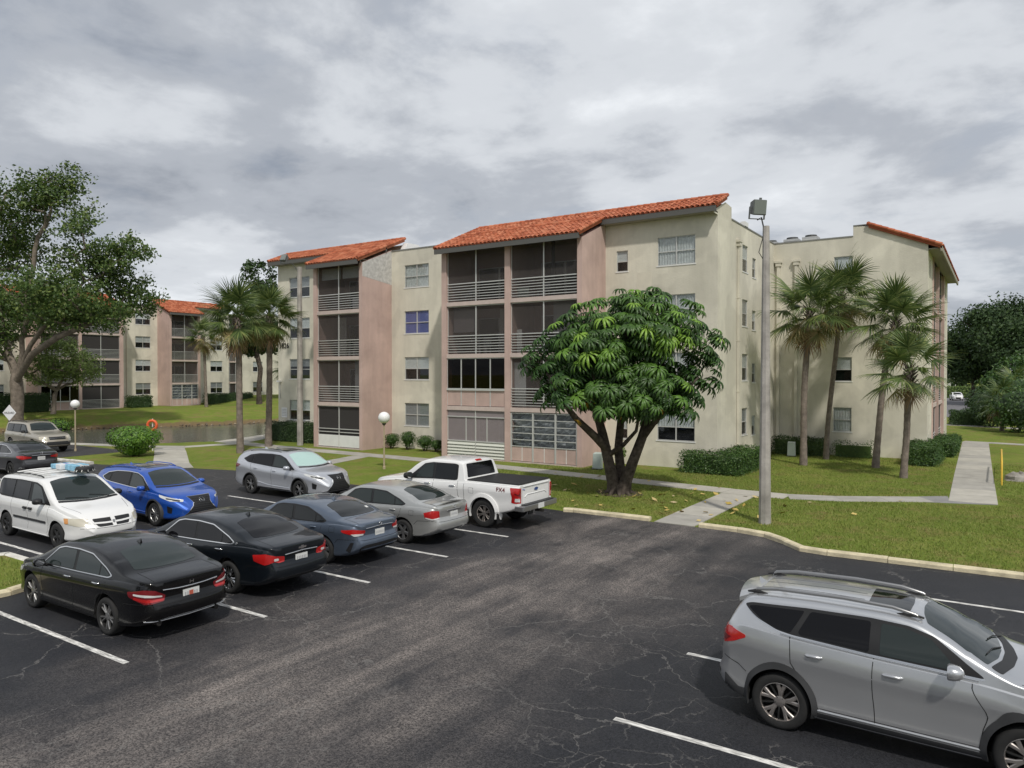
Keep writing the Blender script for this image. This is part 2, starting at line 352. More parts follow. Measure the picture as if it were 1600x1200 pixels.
wp = N(t, 'ShaderNodeVectorMath', operation='ADD'); nzv = N(t, 'ShaderNodeTexNoise', i_Scale=1.1, i_Detail=5.0); t.links.new(co, nzv.inputs['Vector'])
sc = N(t, 'ShaderNodeVectorMath', operation='SCALE'); t.links.new(nzv.outputs['Color'], sc.inputs[0]); sc.inputs['Scale'].default_value = .9
nz2 = N(t, 'ShaderNodeTexNoise', i_Scale=7.0, i_Detail=4.0, i_Roughness=.65); t.links.new(co, nz2.inputs['Vector'])
sc2 = N(t, 'ShaderNodeVectorMath', operation='SCALE'); t.links.new(nz2.outputs['Color'], sc2.inputs[0]); sc2.inputs['Scale'].default_value = .22
wp0 = N(t, 'ShaderNodeVectorMath', operation='ADD'); t.links.new(sc.outputs[0], wp0.inputs[0]); t.links.new(sc2.outputs[0], wp0.inputs[1])
t.links.new(co, wp.inputs[0]); t.links.new(wp0.outputs[0], wp.inputs[1])
def crack(scale, wdt, lo, hi, seed):
    vo = N(t, 'ShaderNodeTexVoronoi', feature='DISTANCE_TO_EDGE', i_Scale=scale); t.links.new(wp.outputs[0], vo.inputs['Vector'])
    ln = ramp(t, [(0, 1), (wdt * .5, .8), (wdt, 0)], vo.outputs['Distance']).outputs[0]
    return math_(t, 'MULTIPLY', ln, ramp(t, [(lo, 0), (hi, 1)], noise(t, co, seed, 4, .6)).outputs[0])
ck = math_(t, 'MAXIMUM', crack(.42, .0065, .45, .52, .23), crack(1.35, .014, .51, .58, .31))
base = mixc(t, math_(t, 'MULTIPLY', ramp(t, [(.64, 0), (.74, .7)], noise(t, co, 1.1, 3, .5)).outputs[0], .45), base, (.013, .013, .014))
base = mixc(t, math_(t, 'MULTIPLY', ck, .55), base, (.21, .20, .19))
t.links.new(base, p.inputs['Base Color'])
t.links.new(ramp(t, [(0, .62), (1, .95)], wear).outputs[0], p.inputs['Roughness'])
bp = N(t, 'ShaderNodeBump', i_Strength=.55, i_Distance=.012); t.links.new(math_(t, 'SUBTRACT', speck, math_(t, 'MULTIPLY', ck, 1.2)), bp.inputs['Height']); t.links.new(bp.outputs[0], p.inputs['Normal'])
ASPH = [(-62, -15.9), (40, -15.9), (40, 20.3), (.5, 20.02), (-2, 19.95), (-4.1, 19.98), (-4.7, 20.5), (-5.3, 21.15), (-6.2, 21.45), (-12.1, 21.55), (-15, 21.7), (-22.3, 21.9), (-30.5, 22.0),
        (-33.9, 21.1), (-38.1, 19.7), (-42.5, 19.25), (-43.2, 20), (-43.4, 24.2), (-52, 24.2), (-62, 12)]
mb = MB(); mb.add([(x, y, .006) for x, y in ASPH], [tuple(range(len(ASPH)))]); ob('parking_lot', mb.mesh('parking_lot', 'asphalt'), kind='structure')
# painted stall lines
lines = ob('parking_lines', None, kind='structure')
lm = MB(); lm.box(-.5, .5, -.05, .05, 0, .004); lme = lm.mesh('stall_line', 'paint_line')
GRID = [3.6, 6.33, 9.0, 11.75, 14.5, 17.25]
for yv in GRID:
    ob('stall_line', lme, lines, (-14.3, yv, .0065), scale=(5.5, 1, 1))
    ob('stall_line', lme, lines, (-1.45 if yv != 11.75 else -1.45, yv - (.1 if yv < 12 else 0), .0065), scale=(5.6, 1, 1))
    if yv > 8: ob('stall_line', lme, lines, (-21.6, yv, .0065), scale=(5.4, 1, 1))
    if yv > 13: ob('stall_line', lme, lines, (-38.2, yv, .0065), scale=(5.4, 1, 1))
# planting island between the rows of stalls
island = [(-17.35, 3.0), (-17.3, 6.9), (-17.6, 7.9), (-18.4, 8.25), (-20.6, 8.25), (-20.9, 7.6), (-20.9, 3.0)]
mb = MB(); mb.prism(island, 0.0, .10); ob('grass_island', mb.mesh('grass_island', 'grass'), kind='structure')
# kerbs
def ribbon(pts, wdt):
    """left/right offset polylines with mitres"""
    P = [Vector(q) for q in pts]; out = []
    for i, q in enumerate(P):
        d0 = (P[i] - P[i - 1]).normalized() if i else (P[1] - P[0]).normalized()
        d1 = (P[i + 1] - P[i]).normalized() if i < len(P) - 1 else d0
        b = (d0 + d1).normalized(); nrm = Vector((-b.y, b.x)); k = 1 / max(.5, nrm.dot(Vector((-d0.y, d0.x))))
        out.append((q + nrm * wdt / 2 * k, q - nrm * wdt / 2 * k))
    return out
def resample(pts, step):
    P = [Vector(q) for q in pts]; out = [P[0]]
    for a, b in zip(P, P[1:]):
        n = max(1, round((b - a).length / step))
        for k in range(1, n + 1): out.append(a.lerp(b, k / n))
    return out
def strip(name, pts, wdt, z0, z1, step, mats, piece, gap=.012, bev=0.0, label=None):
    root = ob(name, None, kind='structure')
    if label: root['label'] = label
    Q = resample(pts, step); rb = ribbon(Q, wdt); random.seed(len(Q) * 7 + int(wdt * 100))
    for (a, b), (c, d) in zip(rb, rb[1:]):
        g = gap / max(.05, (a - c).length) / 2
        a2, b2, c2, d2 = a.lerp(c, g), b.lerp(d, g), c.lerp(a, g), d.lerp(b, g)
        dz = random.uniform(-.004, .004) if bev == 0 else random.uniform(-.012, .008)
        mb = MB()
        if bev:
            lo = [a2, b2, d2, c2]; cx = sum(lo, Vector((0, 0))) / 4
            up = [a2.lerp(b2, bev), b2.lerp(a2, bev), d2.lerp(c2, bev), c2.lerp(d2, bev)]
            zs = z1 + dz
            mb.add([(q.x, q.y, z0) for q in lo] + [(q.x, q.y, zs - .035) for q in lo] + [(q.x, q.y, zs) for q in up],
                   [(0, 1, 5, 4), (1, 2, 6, 5), (2, 3, 7, 6), (3, 0, 4, 7), (4, 5, 9, 8), (5, 6, 10, 9), (6, 7, 11, 10), (7, 4, 8, 11), (8, 9, 10, 11)])
        else: mb.prism([a2, c2, d2, b2][::-1] if (c2 - a2).cross(b2 - a2) > 0 else [a2, c2, d2, b2], z0, z1 + dz)
        part(piece, mb, random.choice(mats), root)
    return root
def kerb(name, pts, m='kerb', h=.13, step=1.5): return strip(name, pts, .22, -.02, h, step, [m], 'kerb_stone', .014, .14)
kerb('kerb_by_tree', [(-12.15, 21.5), (-11.8, 21.62), (-9.1, 21.62)])
kerb('kerb_by_lawn', [(-7.5, 21.6), (-6.3, 21.52), (-5.45, 21.28), (-4.8, 20.72), (-4.25, 20.12), (-3.6, 20.02), (.5, 20.12), (14, 20.25)])
kerb('kerb_of_island', [(-17.25, 3.0), (-17.2, 6.95), (-17.5, 7.95), (-18.3, 8.35)])
kerb('kerb_of_island_white', [(-18.35, 8.36), (-20.7, 8.36), (-21.0, 7.7), (-21.0, 3)], 'kerb_white')
kerb('kerb_by_pond', [(-42.6, 19.3), (-38.6, 19.45)], 'kerb_white', .14, 2.0)
# footpaths
strip('footpath_to_lot', [(-8.28, 21.5), (-8.28, 28.15)], 1.28, -.05, .022, 1.6, ['concrete_pale', 'concrete'], 'slab')
strip('footpath_front', [(-46.5, 37.5), (-44.2, 31.2), (-38, 30.6), (-22, 30.25), (-15, 29.55), (-8.9, 28.85), (-6.6, 28.75)], 1.2, -.05, .018, 1.7, ['concrete', 'concrete_pale', 'concrete'], 'slab')
strip('footpath_right', [(-6.58, 28.75), (-4.9, 29.3), (-2.2, 30.9)], 1.15, -.05, .018, 1.7, ['concrete_dark', 'concrete'], 'slab')
strip('footpath_side', [(-.75, 31.0), (-.95, 40), (-1.3, 58.5)], 1.5, -.05, .018, 1.8, ['concrete', 'concrete_pale'], 'slab')
mb = MB(); mb.prism([(-2.22, 30.22), (-.02, 30.95), (-1.45, 31.0), (-1.6, 32.2), (-2.52, 31.45)], -.05, .014); ob('footpath_corner', mb.mesh('footpath_corner', 'concrete_dark'), kind='structure')
strip('footpath_far', [(-2.0, 59.1), (3, 58.2), (14, 55.5)], 1.1, -.05, .018, 1.8, ['concrete'], 'slab')
strip('footpath_far_cross', [(-9, 79.5), (-3, 77.5), (2.2, 75.2)], 1.5, -.05, .03, 2.2, ['concrete'], 'slab')
strip('footpath_pond', [(-60, 20.6), (-51.4, 24.4), (-45, 26.3), (-43.0, 27.4), (-42.3, 30.3), (-44.2, 34.2), (-45.6, 38.5), (-47.5, 44)], 1.05, -.05, .018, 1.6, ['concrete', 'concrete_pale'], 'slab')
strip('footpath_pond_to_lot', [(-43.4, 26.6), (-40.5, 24.9), (-35.4, 21.8), (-33.5, 20.8)], 1.7, -.05, .016, 1.6, ['concrete', 'concrete_pale'], 'slab')
strip('footpath_ground_floor', [(-28.6, 24.5), (-29.9, 29.8)], 1.1, -.05, .014, 1.6, ['concrete'], 'slab')
# far street behind the trees on the right
mb = MB(); mb.prism([(-14, 92), (6, 92), (4, 118), (-6, 190), (-12, 190)], .0, .01); mat('asphalt_far', (.16, .155, .165), .85, var=.12); ob('street', mb.mesh('street', 'asphalt_far'), kind='structure')
# ------------------------------------------------------------------ buildings
ST = 2.86                     # storey height
def Pfront(v): return lambda a, z, dep: (a, v + dep, z)
def Pside(u): return lambda a, z, dep: (u - dep, a, z)
def wall_holes(mb, P, a0, a1, z0, z1, holes, dep=.10, back=.42):
    xs = sorted({a0, a1, *[h[0] for h in holes], *[h[1] for h in holes]}); zs = sorted({z0, z1, *[h[2] for h in holes], *[h[3] for h in holes]})
    for xa, xb in zip(xs, xs[1:]):
        for za, zb in zip(zs, zs[1:]):
            xm, zm = (xa + xb) / 2, (za + zb) / 2
            if any(h[0] < xm < h[1] and h[2] < zm < h[3] for h in holes): continue
            mb.quad(P(xa, za, 0), P(xb, za, 0), P(xb, zb, 0), P(xa, zb, 0))
    for h0, h1, ha, hb in holes:
        for (p, q) in (((h0, ha), (h1, ha)), ((h1, ha), (h1, hb)), ((h1, hb), (h0, hb)), ((h0, hb), (h0, ha))):
            mb.quad(P(*p, 0), P(*q, 0), P(*q, dep), P(*p, dep))
            mb.quad(P(*p, dep), P(*q, dep), P(*q, back), P(*p, back), 1)
        mb.quad(P(h0, ha, back), P(h1, ha, back), P(h1, hb, back), P(h0, hb, back), 1)
def pbox(mb, P, a0, a1, z0, z1, d0, d1, mi=0):
    c = [P(a, z, d) for z in (z0, z1) for d in (d0, d1) for a in (a0, a1)]
    mb.add(c, [(0, 2, 3, 1), (4, 5, 7, 6), (0, 1, 5, 4), (2, 6, 7, 3), (0, 4, 6, 2), (1, 3, 7, 5)], mi)
def window(root, P, a0, a1, z0, z1, cols=2, blind='half', bm='blind', frame='alu', sill=True, fine=True):
    """a window part: frame, its panes, its sill and what hangs behind the glass"""
    mb = MB(); w = .035; zm = (z0 + z1) / 2 - .02
    pbox(mb, P, a0, a1, z0, z0 + w, .045, .10); pbox(mb, P, a0, a1, z1 - w, z1, .045, .10)
    pbox(mb, P, a0, a0 + w, z0 + w, z1 - w, .045, .10); pbox(mb, P, a1 - w, a1, z0 + w, z1 - w, .045, .10)
    cw = (a1 - a0) / cols
    for k in range(1, cols): pbox(mb, P, a0 + k * cw - .03, a0 + k * cw + .03, z0 + w, z1 - w, .047, .098)
    for k in range(cols): pbox(mb, P, a0 + k * cw + .031, a0 + (k + 1) * cw - .031, zm - .022, zm + .022, .05, .095)
    win = part('window', mb, frame, root)
    for k in range(cols):
        for lo, hi in ((z0 + w, zm - .022), (zm + .022, z1 - w)):
            m2 = MB(); pbox(m2, P, a0 + k * cw + .031, a0 + (k + 1) * cw - .031, lo, hi, .070, .076); part('pane', m2, 'glass', win)
    if sill:
        m2 = MB(); pbox(m2, P, a0 - .05, a1 + .05, z0 - .055, z0, -.025, .044); part('sill', m2, 'white_paint', win)
    if blind:
        m2 = MB(); lo = {'half': zm, 'full': z0 + .03, 'low': z0 + .25, 'third': z0 + .62 * (z1 - z0)}[blind]
        if bm == 'curtain':
            n = max(8, int((a1 - a0) / .07))
            for i in range(n):
                x0, x1 = a0 + .02 + (a1 - a0 - .04) * i / n, a0 + .02 + (a1 - a0 - .04) * (i + 1) / n; d0, d1 = (.10, .13) if i % 2 else (.13, .10)
                m2.quad(P(x0, lo, d0), P(x1, lo, d1), P(x1, z1 - .01, d1), P(x0, z1 - .01, d0))
        else:
            n = max(6, int((z1 - lo) / .05)) if fine else 6
            for i in range(n):
                za, zb = lo + (z1 - .01 - lo) * i / n, lo + (z1 - .01 - lo) * (i + 1) / n
                pbox(m2, P, a0 + .02, a1 - .02, za + .004, zb - .002, .095, .108)
        part('blind', m2, bm, win)
    return win
# one barrel tile: a tapered half pipe, thick at its lower lip, lying along +y (up the slope)
def tile_verts(r0=.118, r1=.10, ln=.40, n=5, th=.018):
    vs_ = []
    for (r, y, z) in ((r0, 0, .012), (r1, ln, 0)):
        for k in range(n + 1):
            a = PI * k / n; vs_.append((-r * math.cos(a), y, r * .72 * math.sin(a) + z))
    for k in range(n + 1):
        a = PI * k / n; vs_.append((-(r0 - th) * math.cos(a), 0, (r0 - th) * .72 * math.sin(a) + .012))
    m = n + 1; fs = [(k, k + 1, m + k + 1, m + k) for k in range(n)] + [(2 * m + k, 2 * m + k + 1, k + 1, k) for k in range(n)]
    return vs_, fs
_tv, _tf = tile_verts(); _m = MB(); _m.add(_tv, _tf); TILE = _m.mesh('tile', 'tile', 35)
def shed_roof(root, rects, z_e, slope, v_e, single=0, wpos=None, loc=(0, 0, 0), rz=0.0, gut='gutter'):
    """barrel tile roof on one sloping plane; rects = (u0, u1, v0, v1) in plan; loc, rz turn the whole roof"""
    sl_ = math.atan(slope); cs = math.cos(sl_); sn = math.sin(sl_)
    def pt(u, v, up=0.0): z = z_e + slope * (v - v_e) + up; return (u, v, z)
    mb = MB()
    for u0, u1, v0, v1 in rects:
        a = [pt(u0, v0, -.16), pt(u1, v0, -.16), pt(u1, v1, -.16), pt(u0, v1, -.16)]; b = [pt(u0, v0), pt(u1, v0), pt(u1, v1), pt(u0, v1)]
        mb.add(a + b, [(0, 3, 2, 1), (4, 5, 6, 7), (0, 1, 5, 4), (1, 2, 6, 5), (2, 3, 7, 6), (3, 0, 4, 7)])
    roof = part('roof', mb, 'tile', root, loc=loc, rot=(0, 0, rz))
    P = []
    for u0, u1, v0, v1 in rects:
        L = (v1 - v0) / cs; rows = max(1, round(L / .34)); cols = max(1, round((u1 - u0) / .255)); cw = (u1 - u0) / cols
        for r in range(rows):
            for c in range(cols): P.append((u0 + (c + .5) * cw, v0 - .05 + (v1 - v0) * r / rows))
    random.seed(3)
    if single:
        vx = wpos; P.sort(key=lambda q: (q[0] - vx[0]) ** 2 + (q[1] - vx[1]) ** 2)
    eul = (sl_, 0, 0)
    for u, v in P[:single]:
        x, y, z = pt(u, v, .004); ob('tile', TILE, roof, (x, y, z + random.uniform(-.006, .008)), (sl_ + random.uniform(-.02, .02), 0, random.uniform(-.03, .03)))
    rest = P[single:]
    if rest:
        tv = np.array(_tv); n = len(tv); vs_ = []; fs = []
        for i, (u, v) in enumerate(rest):
            x, y, z = pt(u, v, .004 + random.uniform(-.006, .008)); q = tv.copy(); Y = q[:, 1] * cs - q[:, 2] * sn; Z = q[:, 1] * sn + q[:, 2] * cs
            vs_.append(np.stack([q[:, 0] + x, Y + y, Z + z], 1)); fs.append(np.array(_tf) + i * n)
        ob('tile_field', np_mesh('tile_field', np.vstack(vs_), np.vstack(fs), 'tile'), roof, kind='stuff')
    # rake tiles along the slanting edges and a ridge roll
    m2 = MB()
    for u0, u1, v0, v1 in rects:
        for uu in (u0, u1):
            L = int((v1 - v0) / .34)
            for k in range(L + 1):
                va, vb = v0 + (v1 - v0) * k / (L + 1), v0 + (v1 - v0) * (k + 1) / (L + 1) + .04
                m2.tube([pt(uu, va, .055), pt(uu, vb, .045)], [.10, .085], 8)
        vt = v1
        n = int((u1 - u0) / .36)
        for k in range(n):
            ua, ub = u0 + (u1 - u0) * k / n, u0 + (u1 - u0) * (k + 1) / n + .03
            m2.tube([pt(ua, vt, .06), pt(ub, vt, .05)], [.11, .095], 8)
    ob('edge_tiles', m2.mesh('edge_tiles', 'tile', 40), roof, kind='stuff')
    m3 = MB()
    for u0, u1, v0, v1 in rects:
        x, y, z = pt(u0, v0); m3.box(u0, u1, v0 - .02, v0 + .07, z - .30, z - .035)
    part('fascia', m3, gut, roof)
    return roof
def rail_set(bal, P, a0, a1, zf, bars=7, posts=True, d=.10):
    mid = (a0 + a1) / 2
    m1 = MB(); pbox(m1, P, a0, a1, 0, .034, d, d + .03); me = m1.mesh('rail', 'alu')
    m0 = MB(); pbox(m0, P, a0, a1, 0, .05, d - .01, d + .045); m0e = m0.mesh('top_rail', 'alu')
    for k in range(bars):
        ob('rail', me if k < bars - 1 else m0e, bal, (0, 0, zf + .10 + k * .145))
def bay_floor(root, P, a0, a1, k, style, depth=2.5, first=False, dense='screen', sub=True):
    """one balcony of a bay: slab, back wall, door, screens, rails. a0..a1 lies between the piers"""
    zf = k * ST; zc = zf + ST - .22 if k < 3 else zf + ST + .12
    mb = MB(); pbox(mb, P, a0 - .02, a1 + .02, zf - .22 if k else -.2, zf if k else .06, .02, depth)
    bal = part('balcony', mb, 'slab', root)
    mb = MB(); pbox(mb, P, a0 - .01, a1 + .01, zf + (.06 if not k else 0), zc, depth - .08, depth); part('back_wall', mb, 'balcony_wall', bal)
    if k == 3:
        mb = MB(); pbox(mb, P, a0 - .01, a1 + .01, zc, zc + .08, .02, depth); part('ceiling', mb, 'soffit', bal)
    mid = (a0 + a1) / 2
    # sliding door behind
    mb = MB(); dm = depth - .10
    for x0, x1 in ((a0 + .5, mid), (mid, a1 - .5)):
        pbox(mb, P, x0, x0 + .06, zf + .06, zf + 2.1, dm - .04, dm); pbox(mb, P, x1 - .06, x1, zf + .06, zf + 2.1, dm - .04, dm)
        pbox(mb, P, x0 + .06, x1 - .06, zf + 2.04, zf + 2.1, dm - .04, dm)
    pbox(mb, P, a0 + .56, mid - .06, zf + .07, zf + 2.04, dm - .01, dm, 1); pbox(mb, P, mid + .06, a1 - .56, zf + .07, zf + 2.04, dm - .01, dm, 1)
    part('sliding_door', mb, ['alu', 'glass_dark'], bal)
    # opening frame
    z0 = zf + (.07 if not k else .01); m = .055
    mb = MB()
    if style in ('rail', 'kick', 'rail_open'):
        pbox(mb, P, mid - .032, mid + .032, z0, zc, .11, .17); pbox(mb, P, a0, a0 + .04, z0, zc, .13, .17); pbox(mb, P, a1 - .04, a1, z0, zc, .13, .17); pbox(mb, P, a0, a1, zc - .05, zc, .135, .165)
        part('post', mb, 'alu', bal)
        for x0, x1 in ((a0 + .04, mid - .032), (mid + .032, a1 - .04)):
            m2 = MB(); pbox(m2, P, x0, x1, z0, zc - .05, .150, .154); part('screen', m2, dense, bal)
    if style == 'rail': rail_set(bal, P, a0, a1, zf)
    if style == 'kick':
        for x0, x1 in ((a0 + .04, mid - .033), (mid + .033, a1 - .04)):
            m2 = MB(); pbox(m2, P, x0, x1, .10, .82, .09, .13); part('kick_panel', m2, 'white_paint', bal)
        for zz_ in (.98, 1.18):
            m2 = MB(); pbox(m2, P, a0, a1, zz_, zz_ + .05, .09, .12); part('rail', m2, 'alu', bal)
    if style == 'enclosed':
        n = 4; cw = (a1 - a0) / n
        for i in range(n + 1):
            x = a0 + i * cw; pbox(mb, P, max(a0, x - .03), min(a1, x + .03), zf + .02, zc, .07, .14)
        pbox(mb, P, a0, a1, zf + .86, zf + .98, .02, .13); pbox(mb, P, a0, a1, zc - .05, zc, .075, .135); part('frame', mb, 'alu', bal)
        for i in range(n):
            x0, x1 = a0 + i * cw + .03, a0 + (i + 1) * cw - .03
            m2 = MB(); pbox(m2, P, x0, x1, zf + .98, zc - .05, .10, .106); part('pane', m2, 'glass_dark', bal)
            m2 = MB(); pbox(m2, P, x0, x1, zf + .03, zf + .86, .09, .12); part('panel', m2, 'pink', bal)
        m2 = MB(); pbox(m2, P, a0, a1, zf + .98, zc, .5, .52); part('inner_curtain', m2, 'curtain_brown', bal)
    if style == 'shutter':
        for x in (a0 + .03, a0 + 1.30, mid, mid + .75, a1 - .03): pbox(mb, P, x - .028, x + .028, .95, zc - .36, .08, .13)
        pbox(mb, P, mid - .03, mid + .03, .08, zc, .065, .135); pbox(mb, P, a0, a1, .93, .99, .06, .12); pbox(mb, P, a0, a1, zc - .38, zc - .33, .06, .12); part('frame', mb, 'alu', bal)
        m2 = MB(); n = 34
        for i in range(n): z = .99 + (zc - .38 - .99) * i / n; pbox(m2, P, a0 + .02, a1 - .02, z + .004, z + (zc - 1.37) / n, .115, .13)
        pbox(m2, P, a0, a1, zc - .33, zc, .10, .13); part('shutter', m2, 'shutter', bal)
        for x0, x1 in ((a0 + .02, mid - .035), (mid + .035, a1 - .02)):
            for i in range(5):
                z = .09 + i * .168; m2 = MB()
                m2.add([P(x0, z, .03), P(x1, z, .03), P(x1, z + .15, .11), P(x0, z + .15, .11), P(x0, z, .06), P(x1, z, .06), P(x1, z + .15, .14), P(x0, z + .15, .14)], [(0, 1, 2, 3), (7, 6, 5, 4), (0, 4, 5, 1), (3, 2, 6, 7), (0, 3, 7, 4), (1, 5, 6, 2)]); part('louver', m2, 'louver', bal)
        m2 = MB(); pbox(m2, P, a0, a1, .06, .95, .16, .18); part('back_board', m2, 'room_dark', bal)
    if style == 'jalousie':
        cols = [a0 + .03, a0 + 1.38, a0 + 2.72, a1 - .03]
        for x in cols: pbox(mb, P, x - .045, x + .045, .08, zc - .05, .05, .13)
        for i in range(6): z = .86 + i * (zc - .06 - .86) / 5; pbox(mb, P, a0 + .03, a1 - .03, z - .02, z + .02, .06, .12)
        part('frame', mb, 'alu', bal)
        for c0, c1 in zip(cols, cols[1:]):
            for i in range(5):
                z0_, z1_ = .86 + i * (zc - .92) / 5 + .02, .86 + (i + 1) * (zc - .92) / 5 - .02
                tl = random.uniform(0, .03); m2 = MB()
                m2.add([P(c0 + .045, z0_, .075 - tl), P(c1 - .045, z0_, .075 - tl), P(c1 - .045, z1_, .10), P(c0 + .045, z1_, .10)], [(0, 1, 2, 3)]); part('pane', m2, 'glass', bal)
            xm = (c0 + c1) / 2
            for x0, x1 in ((c0 + .045, xm - .02), (xm + .02, c1 - .045)):
                m2 = MB(); pbox(m2, P, x0, x1, .09, .83, .09, .12); part('panel', m2, 'pink', bal)
            m2 = MB(); pbox(m2, P, xm - .018, xm + .018, .09, .83, .08, .125); part('mullion', m2, 'white_paint', bal)
        # crumpled plastic sheeting behind the panes
        m2 = MB(); random.seed(9); nx, nz = 16, 11; g = [[P(a0 + .05 + (a1 - a0 - .1) * i / nx, .86 + (zc - .9) * j / nz, random.uniform(.18, .36)) for i in range(nx + 1)] for j in range(nz + 1)]
        for j in range(nz):
            for i in range(nx):
                m2.add([g[j][i], g[j][i + 1], g[j + 1][i + 1]], [(0, 1, 2)]); m2.add([g[j][i], g[j + 1][i + 1], g[j + 1][i]], [(0, 1, 2)])
        part('plastic_sheet', m2, 'sheeting', bal)
    return bal
mat('curtain_brown', (.10, .062, .045), .9, var=.3, vscale=4)
mat('sheeting', (.12, .135, .14), .35, spec=.5, island=[(0, (.05, .058, .062)), (.7, (.13, .145, .15)), (1, (.26, .27, .28))])
def downspout(root, P, a, ztop, zbot=.1):
    mb = MB(); pbox(mb, P, a - .21, a + .21, ztop, ztop + .12, -.22, 0); pbox(mb, P, a - .15, a + .15, ztop - .2, ztop, -.19, 0)
    pbox(mb, P, a - .08, a + .08, zbot, ztop - .2, -.15, -.02)
    for z in (zbot + .9, zbot + 3.6, zbot + 6.2, zbot + 8.4): pbox(mb, P, a - .10, a + .10, z, z + .05, -.16, -.002)
    part('downspout', mb, 'cream', root)
# ---------------- main building
bld = thing('apartment_building', 'four storey cream and pink stucco apartment block with orange tile roofs behind the parked cars', 'building', (-17.12, 32.1, 0))
PF = Pfront(2.6); P1 = Pfront(0.0); PS = Pside(5.9); PW = Pfront(13.2); PWS = Pside(13.9)
ZP = 12.35
def wz(k): return (1.42 + ST * k, 2.82 + ST * k)
mid_w = [(-13.9, -11.94, *wz(k)) for k in range(4)]
lef_w = [(-24.7, -22.6, *wz(k)) for k in range(4)]
big_w = [(2.86, 4.80, *((1.32, 2.72) if k == 0 else wz(k))) for k in range(4)]
sml_w = [(.62, 1.25, 1.30 + ST * k, 2.36 + ST * k) for k in range(4)]
for a0, a1, zt, hl in ((-14.98, -8.84, ZP, mid_w), (-25.9, -19.28, 12.4, lef_w), (0.0, 5.9, 12.30, big_w + sml_w)):
    wall = MB(); wall_holes(wall, PF, a0, a1, 0, zt, hl); part('front_wall', wall, ['cream', 'room_dark'], bld)
side_w = []
for k in range(4):
    side_w += [(6.65, 7.65, *wz(k)), (8.5, 9.2, 1.30 + ST * k, 2.36 + ST * k), (11.2, 12.2, *wz(k))]
wall = MB(); wall_holes(wall, PS, 2.6, 13.2, 0, ZP - .02, side_w)
wall.add([(5.9, 2.6, ZP - .02), (5.9, 4.75, ZP - .02), (5.9, 4.75, 12.95), (5.9, 3.75, 13.02), (5.9, 2.02, 12.32), (5.9, 2.02, 12.2), (5.9, 2.6, 12.2)], [(0, 1, 2, 3, 4, 5, 6)])
part('side_wall', wall, ['cream', 'room_dark'], bld)
wing_w = [(9.2, 10.17, 1.35 + ST * k, 2.72 + ST * k) for k in range(4)]
wall = MB(); wall_holes(wall, PW, 5.9, 10.2, 0, ZP, wing_w); wall_holes(wall, PW, 10.2, 13.9, 0, 11.3, [])
wall.add([(10.2, 13.2, 11.3), (13.9, 13.2, 11.3), (13.9, 13.2, 11.62), (11.0, 13.2, 12.86), (10.2, 13.2, 12.95)], [(0, 1, 2, 3, 4)])
part('wing_wall', wall, ['cream', 'room_dark'], bld)
we_w = [(14.2, 14.8, 1.30 + ST * k, 2.36 + ST * k) for k in range(4)] + [(28.2, 29.2, *wz(k)) for k in range(4)]
for a0, a1, hl in ((13.2, 16.4, we_w[:4]), (26.5, 31, we_w[4:])):
    wall = MB(); wall_holes(wall, PWS, a0, a1, 0, 11.4, hl); part('wing_end_wall', wall, ['cream', 'room_dark'], bld)
# back and left faces, flat roofs, parapets
mb = MB(); mb.quad((-25.9, 2.6, 0), (-25.9, 18, 0), (-25.9, 18, 12.35), (-25.9, 2.6, 12.35)); mb.quad((-25.9, 18, 0), (5.9, 18, 0), (5.9, 18, 12.35), (-25.9, 18, 12.35)); mb.quad((5.9, 31, 0), (13.9, 31, 0), (13.9, 31, 12.35), (5.9, 31, 12.35)); mb.quad((5.9, 18, 0), (5.9, 31, 0), (5.9, 31, 12.35), (5.9, 18, 12.35))
part('rear_wall', mb, 'cream', bld)
mb = MB(); mb.box(-25.8, 5.8, 3.0, 17.9, 11.6, 11.8); mb.box(5.8, 10.9, 13.4, 30.9, 11.6, 11.79); part('flat_roof', mb, 'roof_flat', bld)
for q in ((-14.98, -8.84, 2.57, 2.85, ZP, ZP + .07), (5.65, 5.93, 4.75, 13.17, ZP - .02, ZP + .05), (5.66, 10.18, 13.17, 13.45, ZP + .001, ZP + .07), (10.2, 11.0, 13.17, 13.45, 12.951, 13.0)):
    mb = MB(); mb.box(*q); part('coping', mb, 'coping', bld)
mb = MB(); mb.box(5.70, 5.96, 6.9, 7.5, ZP + .05, ZP + .28); part('scupper', mb, 'flashing', bld)
for q in ((-8.84, 5.88, 3.75, 4.75, 11.8, 12.95), (-25.88, -14.9, 3.75, 4.6, 11.8, 12.95), (10.2, 11.0, 13.4, 30.9, 11.79, 12.94)):
    mb = MB(); mb.box(*q); part('ridge_wall', mb, 'cream', bld)
mb = MB(); mb.add([(-15.0, 3.3, 12.4), (-15.0, 5.6, 12.4), (-15.0, 4.75, 13.05), (-15.0, 3.75, 13.05), (-14.6, 3.3, 12.4), (-14.6, 5.6, 12.4), (-14.6, 4.75, 13.05), (-14.6, 3.75, 13.05)], [(0, 1, 2, 3), (4, 7, 6, 5), (0, 4, 5, 1), (1, 5, 6, 2), (2, 6, 7, 3), (3, 7, 4, 0)]); part('ridge_flashing', mb, 'flashing', bld)
